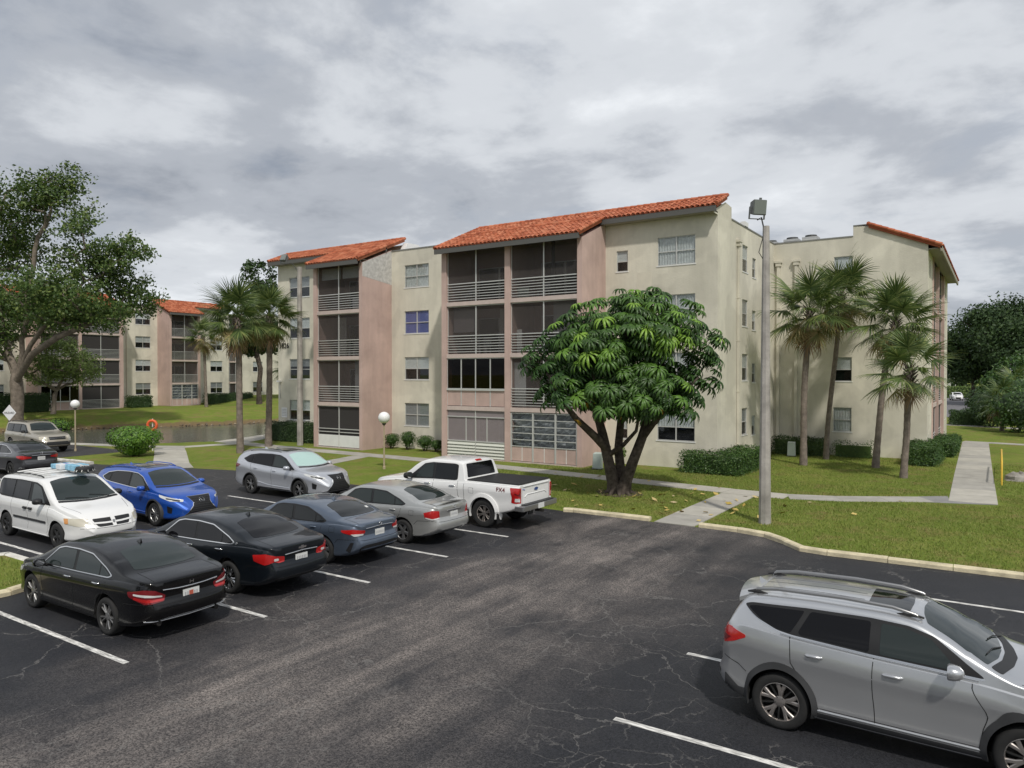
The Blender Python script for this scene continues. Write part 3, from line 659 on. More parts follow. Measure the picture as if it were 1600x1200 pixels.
# lighter repainted rectangles on the stucco
for x0, x1, z0, z1 in ((1.75, 2.55, 8.3, 9.75), (.55, 1.3, 6.4, 7.3)):
    mb = MB(); pbox(mb, PF, x0, x1, z0, z1, -.006, .02); part('stucco_patch', mb, 'patch', bld)
for k, wq in enumerate(mid_w): window(bld, PF, *wq, 2, ['full', 'half', 'full', 'full'][k], ['shade_grey', 'blind', 'shade_blue', 'curtain'][k])
for k, wq in enumerate(lef_w): window(bld, PF, *wq, 2, ['half', 'third', 'half', 'half'][k], ['blind', 'shade_grey', 'blind', 'shade_grey'][k])
for k, wq in enumerate(big_w): window(bld, PF, *wq, 2, ['half', 'half', 'full', 'full'][k], 'curtain')
for k, wq in enumerate(sml_w): window(bld, PF, *wq, 1, 'half', 'blind')
for k, wq in enumerate(side_w): window(bld, PS, *wq, 1, 'half', ['shade_grey', 'blind'][k % 2])
for k, wq in enumerate(wing_w): window(bld, PW, *wq, 1, ['full', 'half', 'half', 'half'][k], ['curtain', 'blind', 'blind', 'blind'][k])
for k, wq in enumerate(we_w): window(bld, PWS, *wq, 1, 'half', 'shade_grey', sill=k > 3)
for P, a, zt in ((PF, -9.25, 11.55), (PS, 5.75, 11.35), (PW, 6.15, 11.2), (PW, 7.16, 11.2)): downspout(bld, P, a, zt)
mb = MB(); pbox(mb, PF, -9.02, -8.9, .1, 9.3, -.05, 0); part('conduit', mb, 'soffit', bld)
# pink piers
mb = MB()
def pier(a0, a1, zt=11.35, vmax=2.6): mb.add([(a0, 0, 0), (a1, 0, 0), (a1, vmax, 0), (a0, vmax, 0), (a0, 0, zt), (a1, 0, zt), (a1, vmax, zt + .42 * vmax), (a0, vmax, zt + .42 * vmax)], [(0, 1, 5, 4), (1, 2, 6, 5), (2, 3, 7, 6), (3, 0, 4, 7), (4, 5, 6, 7)])
for a0, a1 in ((-8.84, -8.50), (-4.60, -4.26), (-.28, 0.0), (-19.28, -18.98), (-15.24, -14.98)):
    mb = MB(); pier(a0, a1); part('pier', mb, 'pink', bld)
mb = MB(); z0, z1 = 10.35, 11.36
mb.add([(-14.975, .02, 10.55), (-14.975, 2.6, 10.25), (-14.975, 2.6, 12.4), (-14.975, .02, 11.36)], [(0, 1, 2, 3)]); part('bare_patch', mb, 'bare_plaster', bld)
st_A = ['kick', 'rail', 'rail', 'rail']; st_B = ['shutter', 'enclosed', 'rail', 'rail']; st_C = ['jalousie', 'rail', 'rail', 'rail']
random.seed(2)
for k in range(4):
    bay_floor(bld, P1, -18.98, -15.24, k, st_A[k], dense='screen_dense' if k == 0 else 'screen')
    bay_floor(bld, P1, -8.50, -4.60, k, st_B[k])
    bay_floor(bld, P1, -4.26, -.28, k, st_C[k])
    bay_floor(bld, PWS, 16.7, 20.9, k, 'rail', 2.0); bay_floor(bld, PWS, 21.3, 26.2, k, 'rail', 2.0)
# roller blinds inside the top left balcony, furniture shades elsewhere
for x0, x1 in ((-18.85, -17.2), (-17.0, -15.35)):
    mb = MB(); pbox(mb, P1, x0, x1, 10.55, 11.25, .35, .37); part('roller_blind', mb, 'blind', bld)
# what hangs or stands behind some of the screens
for a0, a1, z0, z1, dv, m_, nm in ((-18.8, -18.0, 2 * ST + .05, 3 * ST - .3, 1.6, 'curtain', 'drape'), (-16.1, -15.3, ST + .05, 2 * ST - .3, .5, 'shade_grey', 'inner_panel'), (-17.0, -16.2, 3 * ST + .05, 3 * ST + .9, 1.2, 'blind', 'cabinet'), (-8.3, -6.7, 2 * ST + 1.2, 3 * ST - .3, .4, 'shutter', 'roller_shade'), (-6.2, -5.4, 2 * ST + .1, 3 * ST - .35, 1.9, 'curtain', 'drape'), (-5.3, -4.8, 2 * ST + .1, 3 * ST - .35, 1.9, 'curtain', 'drape'),
                                 (-4.1, -3.4, 3 * ST + .02, 3 * ST + .55, .5, 'box_green', 'storage_box'), (-4.2, -3.5, ST + .05, 2 * ST - .5, .35, 'blind', 'inner_panel'), (-2.2, -.4, 2 * ST + .05, 3 * ST - .25, 1.0, 'shade_grey', 'roller_shade'), (-4.15, -3.85, 2 * ST + .02, 2 * ST + 1.25, .5, 'white_paint', 'fan_heater'), (-2.1, -1.9, 3 * ST + .02, 4 * ST + .05, .6, 'room_dark', 'drape')):
    mb = MB(); pbox(mb, P1, a0, a1, z0, z1, dv, dv + .04); part(nm, mb, m_, bld)
for a0, z0 in ((-8.0, 3 * ST), (-7.0, 2 * ST), (-3.2, 3 * ST), (-17.2, 2 * ST), (-2.0, ST)):
    mb = MB(); mb.box(a0, a0 + .5, 1.0, 1.5, z0 + .40, z0 + .46); mb.box(a0, a0 + .5, 1.46, 1.52, z0 + .46, z0 + .92)
    for q, w_ in ((.02, 1.02), (.44, 1.02), (.02, 1.44), (.44, 1.44)): mb.box(a0 + q, a0 + q + .04, w_, w_ + .04, z0, z0 + .40)
    ob('balcony_chair', mb.mesh('balcony_chair', 'shade_grey'), None, (-17.12, 32.1, .003), label={-8.0: 'grey chair in the top balcony right of the downspout', -7.0: 'grey chair in the third floor balcony above the glazed one', -3.2: 'grey chair in the top balcony beside the pale green box', -17.2: 'grey chair in the left third floor balcony', -2.0: 'grey chair in the second floor balcony behind the umbrella tree'}[a0], cat='chair', group='chairs on the balconies')
for a in (16.4, 20.9, 26.2):
    mb = MB(); pbox(mb, PWS, a, a + .35, 0, 11.3, -.06, 2.2); part('pier', mb, 'pink', bld)
shed_roof(bld, [(-8.95, .08, -.5, 2.02), (-8.95, 6.0, 2.03, 3.75)], 11.52, .42, -.5, single=300, wpos=(2.0, 1.0))
shed_roof(bld, [(-19.4, -14.9, -.5, 2.02), (-26.3, -14.9, 2.03, 3.75)], 11.52, .42, -.5)
for q in ((.1, 5.9), (-25.9, -19.4)): mb = MB(); mb.box(*q, 2.05, 2.6, 12.28, 12.34); part('soffit', mb, 'soffit', bld)
# the wing roof slopes down towards +X
shed_roof(bld, [(0, 18.2, 0, 3.55)], 11.45, .42, 0.0, loc=(14.55, 13.05, 0), rz=PI / 2, gut='soffit')
mb = MB(); mb.box(13.9, 14.5, 13.2, 31.1, 11.30, 11.36); part('soffit', mb, 'soffit', bld)
# number plate letters, camera, notice
t_ = text_mesh('1826', .52, 'letter', .03); ob('house_number', t_, bld, (-25.25, 2.57, 6.62), (R(90), 0, 0))
mb = MB(); pbox(mb, PF, -25.55, -24.95, 1.55, 2.25, -.02, .01); nb = part('notice_board', mb, 'sign_white', bld)
for i in range(5):
    mb = MB(); pbox(mb, PF, -25.48, -25.02, 1.66 + i * .11, 1.69 + i * .11, -.026, -.018); part('text_line', mb, 'shade_grey', nb)
mb = MB(); pbox(mb, PF, -25.80, -25.55, 4.05, 4.17, -.25, 0); pbox(mb, PF, -25.72, -25.67, 2.9, 4.05, -.05, 0); part('security_camera', mb, 'white_paint', bld)
# rooftop condensers
for i, (x, y) in enumerate(((-10.9, 48.4), (-9.75, 48.2), (-12.3, 48.8))):
    r = thing('roof_condenser', ['grey rooftop condenser with a black fan drum, beside the paler one', 'pale slatted rooftop condenser nearest the right wing roof', 'grey rooftop condenser half hidden behind the right floodlight pole'][i], 'condenser', (x, y, 11.8), group='air conditioners on the flat roof')
    mb = MB(); mb.box(-.45, .45, -.4, .4, 0, 1.25); part('casing', mb, 'ac_metal', r)
    for q in range(7):
        mb = MB(); mb.box(-.42, .42, -.43, -.4, .12 + q * .15, .2 + q * .15); part('slat', mb, 'steel_dark' if i == 0 else 'alu', r)
    mb = MB(); mb.lathe([(0, 1.38), (.34, 1.38), (.36, 1.25)], 18); part('fan', mb, 'steel_dark', r)
# ---------------- building across the pond (front faces +X)
bk = thing('apartment_building', 'lower left apartment block with orange roofs across the pond', 'building', (-85, 0, .72), PI / 2)
PF2 = Pfront(2.6)
mb = MB(); bw = [(49.4, 51.3, *wz(k)) for k in range(4)]; bw2 = [(59.6, 61.4, *wz(k)) for k in range(4)]; bw3 = [(66.3, 67.9, *wz(k)) for k in range(4)]; bw0 = [(33.2, 35.2, *wz(k)) for k in range(4)]
for a0, a1, hl in ((14, 37.3, bw0), (46.5, 52.2, bw), (56.4, 62.4, bw2), (64.4, 71.5, bw3)):
    mb = MB(); wall_holes(mb, PF2, a0, a1, -.6, 12.35, hl); part('front_wall', mb, ['cream', 'room_dark'], bk)
mb = MB()
mb.quad((14, 2.6, 0), (14, 16, 0), (14, 16, 12.35), (14, 2.6, 12.35)); mb.quad((71.5, 2.6, 0), (71.5, 16, 0), (71.5, 16, 12.35), (71.5, 2.6, 12.35)); mb.quad((14, 16, 0), (71.5, 16, 0), (71.5, 16, 12.35), (14, 16, 12.35))
mb.quad((14, 2.7, 12.1), (71.5, 2.7, 12.1), (71.5, 16, 12.1), (14, 16, 12.1))
part('rear_wall', mb, 'cream', bk)
for L_ in (bw0, bw, bw2, bw3):
    for k, wq in enumerate(L_): window(bk, PF2, *wq, 2, 'half', ['shade_grey', 'blind', 'curtain', 'blind'][k], fine=False)
for a0, a1 in ((37.3, 37.65), (41.55, 41.85), (46.1, 46.5), (52.2, 52.5), (56.1, 56.4), ):
    mb = MB(); pier(a0, a1); part('pier', mb, 'pink', bk)
for k in range(4):
    bay_floor(bk, P1, 37.65, 41.55, k, ['enclosed', 'rail', 'rail', 'rail'][k]); bay_floor(bk, P1, 41.85, 46.1, k, 'rail', dense='screen_dense')
    bay_floor(bk, P1, 52.5, 56.1, k, ['jalousie', 'rail', 'rail', 'rail'][k]); bay_floor(bk, Pfront(2.4), 62.45, 64.35, k, 'rail', 2.0)
for a in (48.3, 57.4): downspout(bk, PF2, a, 11.5)
shed_roof(bk, [(37.1, 46.7, -.5, 2.02), (24, 46.7, 2.03, 3.75)], 11.52, .42, -.5)
shed_roof(bk, [(52.0, 56.6, -.5, 2.02), (52.0, 62.2, 2.03, 3.75)], 11.52, .42, -.5)
for q in ((24, 46.7), (52, 62.2)): mb = MB(); mb.box(*q, 3.7, 4.6, 12, 12.95); part('ridge_wall', mb, 'cream', bk)
# ------------------------------------------------------------------ vehicles
def paint(name, col, metal=.0, rough=.35, coat=1.0):
    return mat(name, col, rough, metal=metal, coat=coat, spec=.5 if coat > .9 else .25)
paint('paint_black', (.003, .003, .0035), 0, .25, .55); paint('paint_charcoal', (.007, .010, .014), .2, .3, .6); paint('paint_bluegrey', (.105, .135, .185), .55, .34)
paint('paint_silver', (.47, .475, .46), .6, .34); paint('paint_rav', (.56, .57, .585), .75, .28); paint('paint_white', (.78, .78, .77), 0, .4); paint('paint_blue', (.012, .090, .46), .35, .3)
paint('paint_lexsilver', (.55, .57, .61), .55, .33); paint('paint_sentra', (.055, .055, .06), .45, .33); paint('paint_beige', (.38, .35, .29), .3, .4)
mat('car_glass', (.008, .010, .011), .03, spec=.38); mat('car_glass_clear', (.022, .030, .029), .03, spec=.45); mat('car_glass_tint', (.004, .004, .005), .035, spec=.3)
mat('sunshade', (.40, .56, .53), .18, spec=.4)
mat('trim_black', (.012, .012, .013), .5); mat('cladding', (.032, .033, .035), .62, var=.1); mat('seam', (.004, .004, .004), .8)
mat('chrome', (.72, .72, .72), .12, metal=1.0); mat('rubber', (.018, .018, .018), .85, var=.2, vscale=12); mat('alloy', (.34, .34, .34), .34, metal=.85); mat('alloy_dark', (.045, .045, .045), .4, metal=.6)
mat('alloy_bronze', (.40, .37, .35), .3, metal=.8); mat('brake', (.03, .028, .026), .7, metal=.5)
mat('lamp_red', (.42, .012, .012), .12, spec=.6, coat=.6); mat('lamp_red_dark', (.16, .006, .01), .12, spec=.6, coat=.6); mat('lamp_clear', (.62, .63, .62), .1, spec=.6, coat=.8); mat('lamp_amber', (.65, .30, .10), .15); mat('lamp_hazy', (.56, .53, .44), .3, coat=.5)
mat('plate', (.66, .67, .65), .5); mat('plate_red', (.45, .10, .06), .5); mat('tonneau', (.016, .016, .017), .55, bump=.2, bscale=60); mat('well', (.006, .006, .006), .95)
mat('parcel', (.22, .45, .60), .6, var=.3, vscale=6); mat('parcel_white', (.66, .68, .70), .6); mat('ford_blue', (.02, .06, .22), .3)

def pchip(pts):
    x = np.array([q[0] for q in pts], float); y = np.array([q[1] for q in pts], float); h = np.diff(x); d = np.diff(y) / h; n = len(x); m = np.zeros(n)
    for i in range(1, n - 1):
        if d[i - 1] * d[i] > 0: w1, w2 = 2 * h[i] + h[i - 1], h[i] + 2 * h[i - 1]; m[i] = (w1 + w2) / (w1 / d[i - 1] + w2 / d[i])
    m[0], m[-1] = d[0], d[-1]
    def f(v):
        i = int(np.clip(np.searchsorted(x, v) - 1, 0, n - 2)); t_ = min(1, max(0, (v - x[i]) / h[i])); a = h[i]
        return float((1 + 2 * t_) * (1 - t_) ** 2 * y[i] + t_ * (1 - t_) ** 2 * a * m[i] + t_ * t_ * (3 - 2 * t_) * y[i + 1] + t_ * t_ * (t_ - 1) * a * m[i + 1])
    return f
def crom(pts, n=6, closed=True):
    """rounded outline through pts; a point given as (x, y, 1) stays a sharp corner"""
    out = []; m = len(pts)
    for i in range(m if closed else m - 1):
        p0, p1, p2, p3 = (pts[(i - 1) % m], pts[i], pts[(i + 1) % m], pts[(i + 2) % m])
        if len(p1) > 2: p0 = p1
        if len(p2) > 2: p3 = p2
        if not closed and i == 0: p0 = p1
        if not closed and i == m - 2: p3 = p2
        for k in range(n):
            t_ = k / n; q = []
            for c in (0, 1):
                a, b, c_, d = p0[c], p1[c], p2[c], p3[c]
                q.append(.5 * (2 * b + (c_ - a) * t_ + (2 * a - 5 * b + 4 * c_ - d) * t_ ** 2 + (3 * b - a - 3 * c_ + d) * t_ ** 3))
            out.append(tuple(q))
    return out
def rnd(pts, r=.03, n=3):
    """polygon with each corner cut round by r"""
    out = []; m = len(pts)
    for i in range(m):
        a, b, c = Vector(pts[i - 1][:2]), Vector(pts[i][:2]), Vector(pts[(i + 1) % m][:2]); u, v = a - b, c - b
        rr = pts[i][2] if len(pts[i]) > 2 else r; rr = min(rr, u.length * .45, v.length * .45)
        if rr < 1e-4: out.append(tuple(b)); continue
        s0, s1 = b + u.normalized() * rr, b + v.normalized() * rr
        for k in range(n + 1): t_ = k / n; q = s0 * (1 - t_) ** 2 + b * 2 * t_ * (1 - t_) + s1 * t_ * t_; out.append(tuple(q))
    return out
class Car:
    def __init__(s, name, label, loc, rz, L, top, belt, low, hw, pm, axles, tyre, rear=(), front=(), bulge=(.10, .12), tb=.28, group='vehicles in the car park', under='trim_black'):
        s.root = thing(name, label, 'car', (loc[0], loc[1], .006), rz, group)
        s.L = L; s.pm = pm; s.x0 = L / 2; s.axles = axles; s.tyre = tyre
        ft, fb, fl, fh = pchip(top), pchip(belt), pchip(low), pchip(hw); s.ft, s.fb, s.fh, s.fl = ft, fb, fh, fl
        fr = pchip(rear) if rear else (lambda z: 0.0); ff = pchip(front) if front else (lambda z: 0.0)
        xs = [0, .012, .03, .055, .09] + list(np.linspace(.13, L - .13, 92)) + [L - .09, L - .055, L - .03, L - .012, L]
        def sec(x):
            h_, zl, zb, zt = fh(x), fl(x), fb(x), ft(x); zt = max(zt, zb + .012); yb = h_ - .065; h = zt - zb; r = min(.11, .42 * h); k = zb - zl
            q = [(0, zl), (h_ * .6, zl), (h_ - .12, zl), (h_ - .04, zl + .04), (h_ - .016, zl + .13 * k), (h_ - .040, zl + .34 * k), (h_ - .020, zl + .58 * k), (h_ - .002, zl + .735 * k), (h_, zl + .775 * k), (h_ - .020, zl + .90 * k), (h_ - .042, zb - .012), (yb, zb)]
            g = h - r
            for c in (.3, .6, .85, 1.0): q.append((yb - tb * g * c, zb + g * c))
            ya = yb - tb * g; cr = .035 if h > .3 else .02
            for c, e in ((.10, .42), (.35, .78), (.75, .97)): q.append((ya - r * 1.1 * c, zt - cr - (r - cr) * (1 - e) if r > cr else zt - r * (1 - e)))
            yr = ya - r * 1.0
            for c in (.8, .55, .28, 0): q.append((yr * c, zt - cr * (c * c) * (1 if r > cr else .3)))
            return q
        def place(x, y, z):
            e0 = max(0, 1 - x / .38); e1 = max(0, 1 - (L - x) / .38); hw_ = max(.3, s.fh(min(max(x, .5), L - .5)))
            u = 1 - min(1, abs(y) / hw_) ** 2
            fx = sst(L * .55, L, x) if True else 0; rx = sst(L * .45, 0, x)
            X = x + bulge[1] * u * float(fx) - bulge[0] * u * float(rx) - bulge[1] * .0
            X += fr(z) * e0 * e0 * (3 - 2 * e0) - ff(z) * e1 * e1 * (3 - 2 * e1)
            return (X - s.x0, y, z)
        S = [(x, sec(x)) for x in xs]; rows = []
        def cap(x, q, sc): zc = sum(p[1] for p in q) / len(q); return (x, [(p[0] * sc, zc + (p[1] - zc) * (1 - (1 - sc) * .06)) for p in q])
        S = [cap(S[0][0], S[0][1], k) for k in (0, .3, .6, .85)] + S + [cap(S[-1][0], S[-1][1], k) for k in (.85, .6, .3, 0)]
        mb = MB(); m = len(S[0][1])
        for x, q in S:
            for y, z in q: rows.append(place(x, y, z))
        n = len(S); half = len(rows); vs_ = rows + [(a, -b, c) for a, b, c in rows]; fs = []
        for i in range(n - 1):
            for j in range(m - 1):
                a = (i * m + j, i * m + j + 1, (i + 1) * m + j + 1, (i + 1) * m + j); fs.append(a[::-1]); fs.append(tuple(k + half for k in a))
        bm = bmesh.new(); bv = [bm.verts.new(v) for v in vs_]
        for f in fs:
            try: bm.faces.new([bv[k] for k in f])
            except ValueError: pass
        bmesh.ops.remove_doubles(bm, verts=bm.verts, dist=.0006); bmesh.ops.dissolve_degenerate(bm, edges=bm.edges, dist=.0004); bmesh.ops.recalc_face_normals(bm, faces=bm.faces)
        s.bvh = BVHTree.FromBMesh(bm)
        me = bpy.data.meshes.new('body'); bm.to_mesh(me); bm.free(); me.materials.append(MATS[pm]); me.materials.append(MATS['well'])
        me.polygons.foreach_set('use_smooth', [True] * len(me.polygons))
        # wheel arches
        R_, W_ = tyre[0], tyre[1]; cut = MB()
        for ax in axles:
            for sg in (1, -1):
                y1 = s.fh(ax) + .1; y0 = s.fh(ax) - W_ - .14
                prof = [(0, sg * y0), (R_ + .055, sg * y0), (R_ + .055, sg * y1), (0, sg * y1)]
                cut.lathe(prof if sg > 0 else prof[::-1], 40, 'Y', (ax - s.x0, 0, R_ + .02))
        cme = cut.mesh('cut', 'well'); bmc = bmesh.new(); bmc.from_mesh(cme); bmesh.ops.remove_doubles(bmc, verts=bmc.verts, dist=.0005); bmesh.ops.recalc_face_normals(bmc, faces=bmc.faces); bmc.to_mesh(cme); bmc.free()
        co_ = bpy.data.objects.new('cut', cme); C.objects.link(co_)
        bo = bpy.data.objects.new('body', me); C.objects.link(bo); md = bo.modifiers.new('b', 'BOOLEAN'); md.object = co_; md.operation = 'DIFFERENCE'; md.solver = 'EXACT'
        try: md.material_mode = 'TRANSFER'
        except Exception: pass
        dg = bpy.context.evaluated_depsgraph_get(); me2 = bpy.data.meshes.new_from_object(bo.evaluated_get(dg)); bpy.data.objects.remove(bo); bpy.data.objects.remove(co_)
        me2.set_sharp_from_angle(angle=R(38)); s.body = ob('body', me2, s.root)
    AX = {'L': ((1, 0, 0), (0, 0, 1), (0, 1, 0)), 'R': ((1, 0, 0), (0, 0, 1), (0, -1, 0)), 'F': ((0, 1, 0), (0, 0, 1), (1, 0, 0)), 'B': ((0, 1, 0), (0, 0, 1), (-1, 0, 0)), 'T': ((1, 0, 0), (0, 1, 0), (0, 0, 1))}
    def axes(s, view):
        if isinstance(view, str): A, B_, D = s.AX[view]; return Vector(A), Vector(B_), Vector(D), view in 'LRT'
        a = R(view); D = Vector((math.cos(a), math.sin(a), 0)); return Vector((-math.sin(a), math.cos(a), 0)), Vector((0, 0, 1)), D, False
    def hit(s, a, b, view):
        A, B_, D, shift = s.axes(view)
        o = A * (a - (s.x0 if shift else 0)) + B_ * b + D * 6
        loc, nor, _, _ = s.bvh.ray_cast(o, -D)
        if loc is None:
            loc, nor, _, _ = s.bvh.find_nearest(A * (a - (s.x0 if shift else 0)) + B_ * b + D * (s.L / 2 if abs(D.x) > .5 else .8))
        if nor.dot(D) < 0: nor = -nor
        return loc, nor
    def decal(s, name, view, pts, m, off=.006, res=.07, parent=None, smooth=30):
        """a panel that follows the bodywork: outline in a straight view, projected onto the shell, off metres proud"""
        bm = bmesh.new()
        pts2 = [q for i, q in enumerate(pts) if (Vector(q[:2]) - Vector(pts[i - 1][:2])).length > 1e-4]
        bm.faces.new([bm.verts.new((q[0], q[1], 0)) for q in pts2])
        for ax in (0, 1):
            lo, hi = min(q[ax] for q in pts2), max(q[ax] for q in pts2); n = int((hi - lo) / res)
            for k in range(1, n + 1):
                c = Vector((0, 0, 0)); c[ax] = lo + (hi - lo) * k / (n + 1); nn = Vector((0, 0, 0)); nn[ax] = 1
                bmesh.ops.bisect_plane(bm, geom=bm.verts[:] + bm.edges[:] + bm.faces[:], plane_co=c, plane_no=nn, dist=1e-5)
        bmesh.ops.triangulate(bm, faces=[f for f in bm.faces if len(f.verts) > 4])
        A, B_, D, _ = s.axes(view); bm.verts.ensure_lookup_table(); edges = [e for e in bm.edges if len(e.link_faces) == 1]; base = {}
        for v in bm.verts:
            l, nrm = s.hit(v.co.x, v.co.y, view); base[v] = l - nrm * .004; v.co = l + nrm * off
        for e in edges:
            a, b = e.verts; na = bm.verts.new(base[a]); nb = bm.verts.new(base[b]); bm.faces.new((a, b, nb, na))
        bmesh.ops.remove_doubles(bm, verts=bm.verts, dist=1e-5); bmesh.ops.recalc_face_normals(bm, faces=bm.faces)
        me = bpy.data.meshes.new(name); bm.to_mesh(me); bm.free(); me.materials.append(MATS[m]); me.polygons.foreach_set('use_smooth', [True] * len(me.polygons)); me.set_sharp_from_angle(angle=R(smooth))
        return ob(name, me, parent or s.root)
    def both(s, name, pts, m, off=.006, **kw): return [s.decal(name, v, pts, m, off, **kw) for v in 'LR']
    def line(s, name, view, pts, m='seam', wdt=.009, off=.0016, res=.05):
        mb = MB(); P = resample([Vector(q[:2]) for q in pts], res); rb = ribbon(P, wdt); vs_ = []
        for a, b in rb:
            for q in (a, b): l, n = s.hit(q.x, q.y, view); vs_.append(l + n * off)
        mb.add(vs_, [(2 * i, 2 * i + 1, 2 * i + 3, 2 * i + 2) for i in range(len(rb) - 1)]); return part(name, mb, m, s.root, 60)
    def bar(s, name, view, pts, m, r=.012, off=.006, parent=None):
        P = resample([Vector(q[:2]) for q in pts], .08); out = []
        for q in P: l, n = s.hit(q.x, q.y, view); out.append(l + n * off)
        mb = MB(); mb.tube(out, r, 8); return part(name, mb, m, parent or s.root, 60)
    def handle(s, x, z, m=None, ln=.2):
        for v in 'LR':
            l, n = s.hit(x, z, v); sg = 1 if v == 'L' else -1; mb = MB(); cx, cy, cz = l
            mb.tube([(cx - ln / 2, cy - sg * .005, cz), (cx - ln * .36, cy + sg * .028, cz + .004), (cx + ln * .36, cy + sg * .028, cz + .004), (cx + ln / 2, cy - sg * .005, cz)], [.010, .017, .017, .010], 8); part('door_handle', mb, m or s.pm, s.root, 60)
    def mirror(s, x, z, m=None, size=1.0):
        for v in 'LR':
            l, n = s.hit(x, z, v); sg = 1 if v == 'L' else -1; cx, cy, cz = l; mb = MB()
            # shell: a squashed pod with a flat rear (mirror) face
            prof = [(-.06, .9), (-.045, 1.0), (0, .98), (.05, .82), (.085, .5), (.10, .05)]
            vs_ = []; n_ = 14
            for dx, sc in prof:
                for k in range(n_):
                    a = 2 * PI * k / n_; ca, sa = math.cos(a), math.sin(a); ca = math.copysign(abs(ca) ** .7, ca); sa = math.copysign(abs(sa) ** .7, sa)
                    vs_.append((cx + dx * size, cy + sg * (.145 + .105 * ca * sc) * size, cz + (.075 + .072 * sa * sc) * size))
            fs = [(i * n_ + k, i * n_ + (k + 1) % n_, (i + 1) * n_ + (k + 1) % n_, (i + 1) * n_ + k) for i in range(len(prof) - 1) for k in range(n_)] + [tuple(range(n_)), tuple(range((len(prof) - 1) * n_, len(prof) * n_))]
            mb.add(vs_, fs); mo = part('mirror', mb, m or s.pm, s.root, 50)
            mb = MB(); mb.tube([(cx + .02, cy - sg * .02, cz), (cx + .01, cy + sg * .11 * size, cz + .03)], [.03, .024], 8); part('mirror_arm', mb, 'trim_black', mo, 60)
            mb = MB(); mb.add([(cx - .062 * size, cy + sg * (.145 + .085 * math.cos(2 * PI * k / 12)) * size, cz + (.075 + .058 * math.sin(2 * PI * k / 12)) * size) for k in range(12)], [tuple(range(12))]); part('mirror_glass', mb, 'chrome', mo)
    def wheels(s, style='5', rim='alloy', dark='alloy_dark', rr=None, cap='chrome', turn=0.0):
        R_, W_ = s.tyre[0], s.tyre[1]; rr = rr or R_ * .66; h = W_ / 2
        mb = MB(); mb.lathe([(rr - .012, -h * .9), (rr + .01, -h), (R_ * .86, -h * 1.04), (R_ * .955, -h * .93), (R_ - .004, -h * .72), (R_, -h * .4), (R_, h * .4), (R_ - .004, h * .72), (R_ * .955, h * .93), (R_ * .86, h * 1.04), (rr + .01, h), (rr - .012, h * .9)], 48, 'Y')
        for q in (-.45, 0, .45): mb.lathe([(R_ + .0005, h * q - .006), (R_ - .012, h * q - .004), (R_ - .012, h * q + .004), (R_ + .0005, h * q + .006)], 48, 'Y')
        ty = mb.mesh('tyre', 'rubber', 50)
        mb = MB(); mb.lathe([(rr, h * .92), (rr - .012, h * .95), (rr - .020, h * .80)], 40, 'Y', mi=0 if style != '5twin' else 1); mb.lathe([(rr - .020, h * .80), (rr - .03, -h * .7)], 40, 'Y', mi=1)
        mb.lathe([(rr - .03, -h * .1), (.06, -h * .1), (0.0, -h * .1)], 32, 'Y', mi=1)
        mb.lathe([(rr * .62, h * .02), (.09, h * .02)], 28, 'Y', mi=2)
        yo = h * .78
        def spoke(a0, w0, w1, tw=0.0, r0=.045, r1=None, mi=0, y0=None, y1=None):
            r1 = r1 or rr - .02; y0 = yo * .86 if y0 is None else y0; y1 = yo if y1 is None else y1; pts = []
            for r_, w_, y_, da in ((r0, w0, y0, 0), ((r0 + r1) / 2, (w0 + w1) / 2 * .9, (y0 + y1) / 2 + .006, tw / 2), (r1, w1, y1, tw)):
                a = a0 + da; cx, cz = r_ * math.cos(a), r_ * math.sin(a); tx, tz = -math.sin(a), math.cos(a)
                for e, yy in ((-1, y_ - .004), (-.6, y_ + .006), (.6, y_ + .006), (1, y_ - .004), (1, y_ - .035), (-1, y_ - .035)): pts.append((cx + tx * w_ * e / 2, yy, cz + tz * w_ * e / 2))
            fs = [(i * 6 + k, (i + 1) * 6 + k, (i + 1) * 6 + (k + 1) % 6, i * 6 + (k + 1) % 6) for i in range(2) for k in range(6)]
            mb.add(pts, fs, mi)
        if style == '5':
            for k in range(5): spoke(2 * PI * k / 5, .075, .11)
        elif style == '5twin':
            for k in range(5):
                for d in (-.16, .16): spoke(2 * PI * k / 5 + d * .6, .026, .030, d * .75)
        elif style == '5vee':
            for k in range(5):
                for d in (-.2, .2): spoke(2 * PI * k / 5, .045, .055, d)
                spoke(2 * PI * (k + .5) / 5, .03, .02, 0, mi=1)
        elif style == 'hub6':
            for k in range(6): spoke(2 * PI * k / 6, .085, .10, .1)
            mb.lathe([(rr * .35, yo * .95), (rr * .3, yo * 1.0), (0, yo * 1.02)], 24, 'Y')
        elif style == '10':
            for k in range(10): spoke(2 * PI * k / 10, .036, .045)
        elif style == '6twin':
            for k in range(6):
                for d in (-.13, .13): spoke(2 * PI * k / 6 + d * .9, .032, .042, d * .3)
        mb.lathe([(.072, yo * .8), (.07, yo * .98), (.05, yo * 1.04), (0.0, yo * 1.05)], 20, 'Y')
        for k in range(5): a = 2 * PI * (k + .5) / 5; mb.lathe([(.011, yo * .9), (.010, yo * 1.03), (0, yo * 1.03)], 6, 'Y', (.052 * math.cos(a), 0, .052 * math.sin(a)), 1)
        rm = mb.mesh('rim', [rim, dark, 'brake'], 40)
        for i, ax in enumerate(s.axles):
            for sg in (1, -1):
                y = s.fh(ax) - h - .028
                wh = ob('wheel', None, s.root, (ax - s.x0, sg * y, R_ - .004), (0, .4 * (i + 1) * sg, (0 if sg > 0 else PI) + (turn if i else 0)))
                ob('tyre', ty, wh); ob('rim', rm, wh)
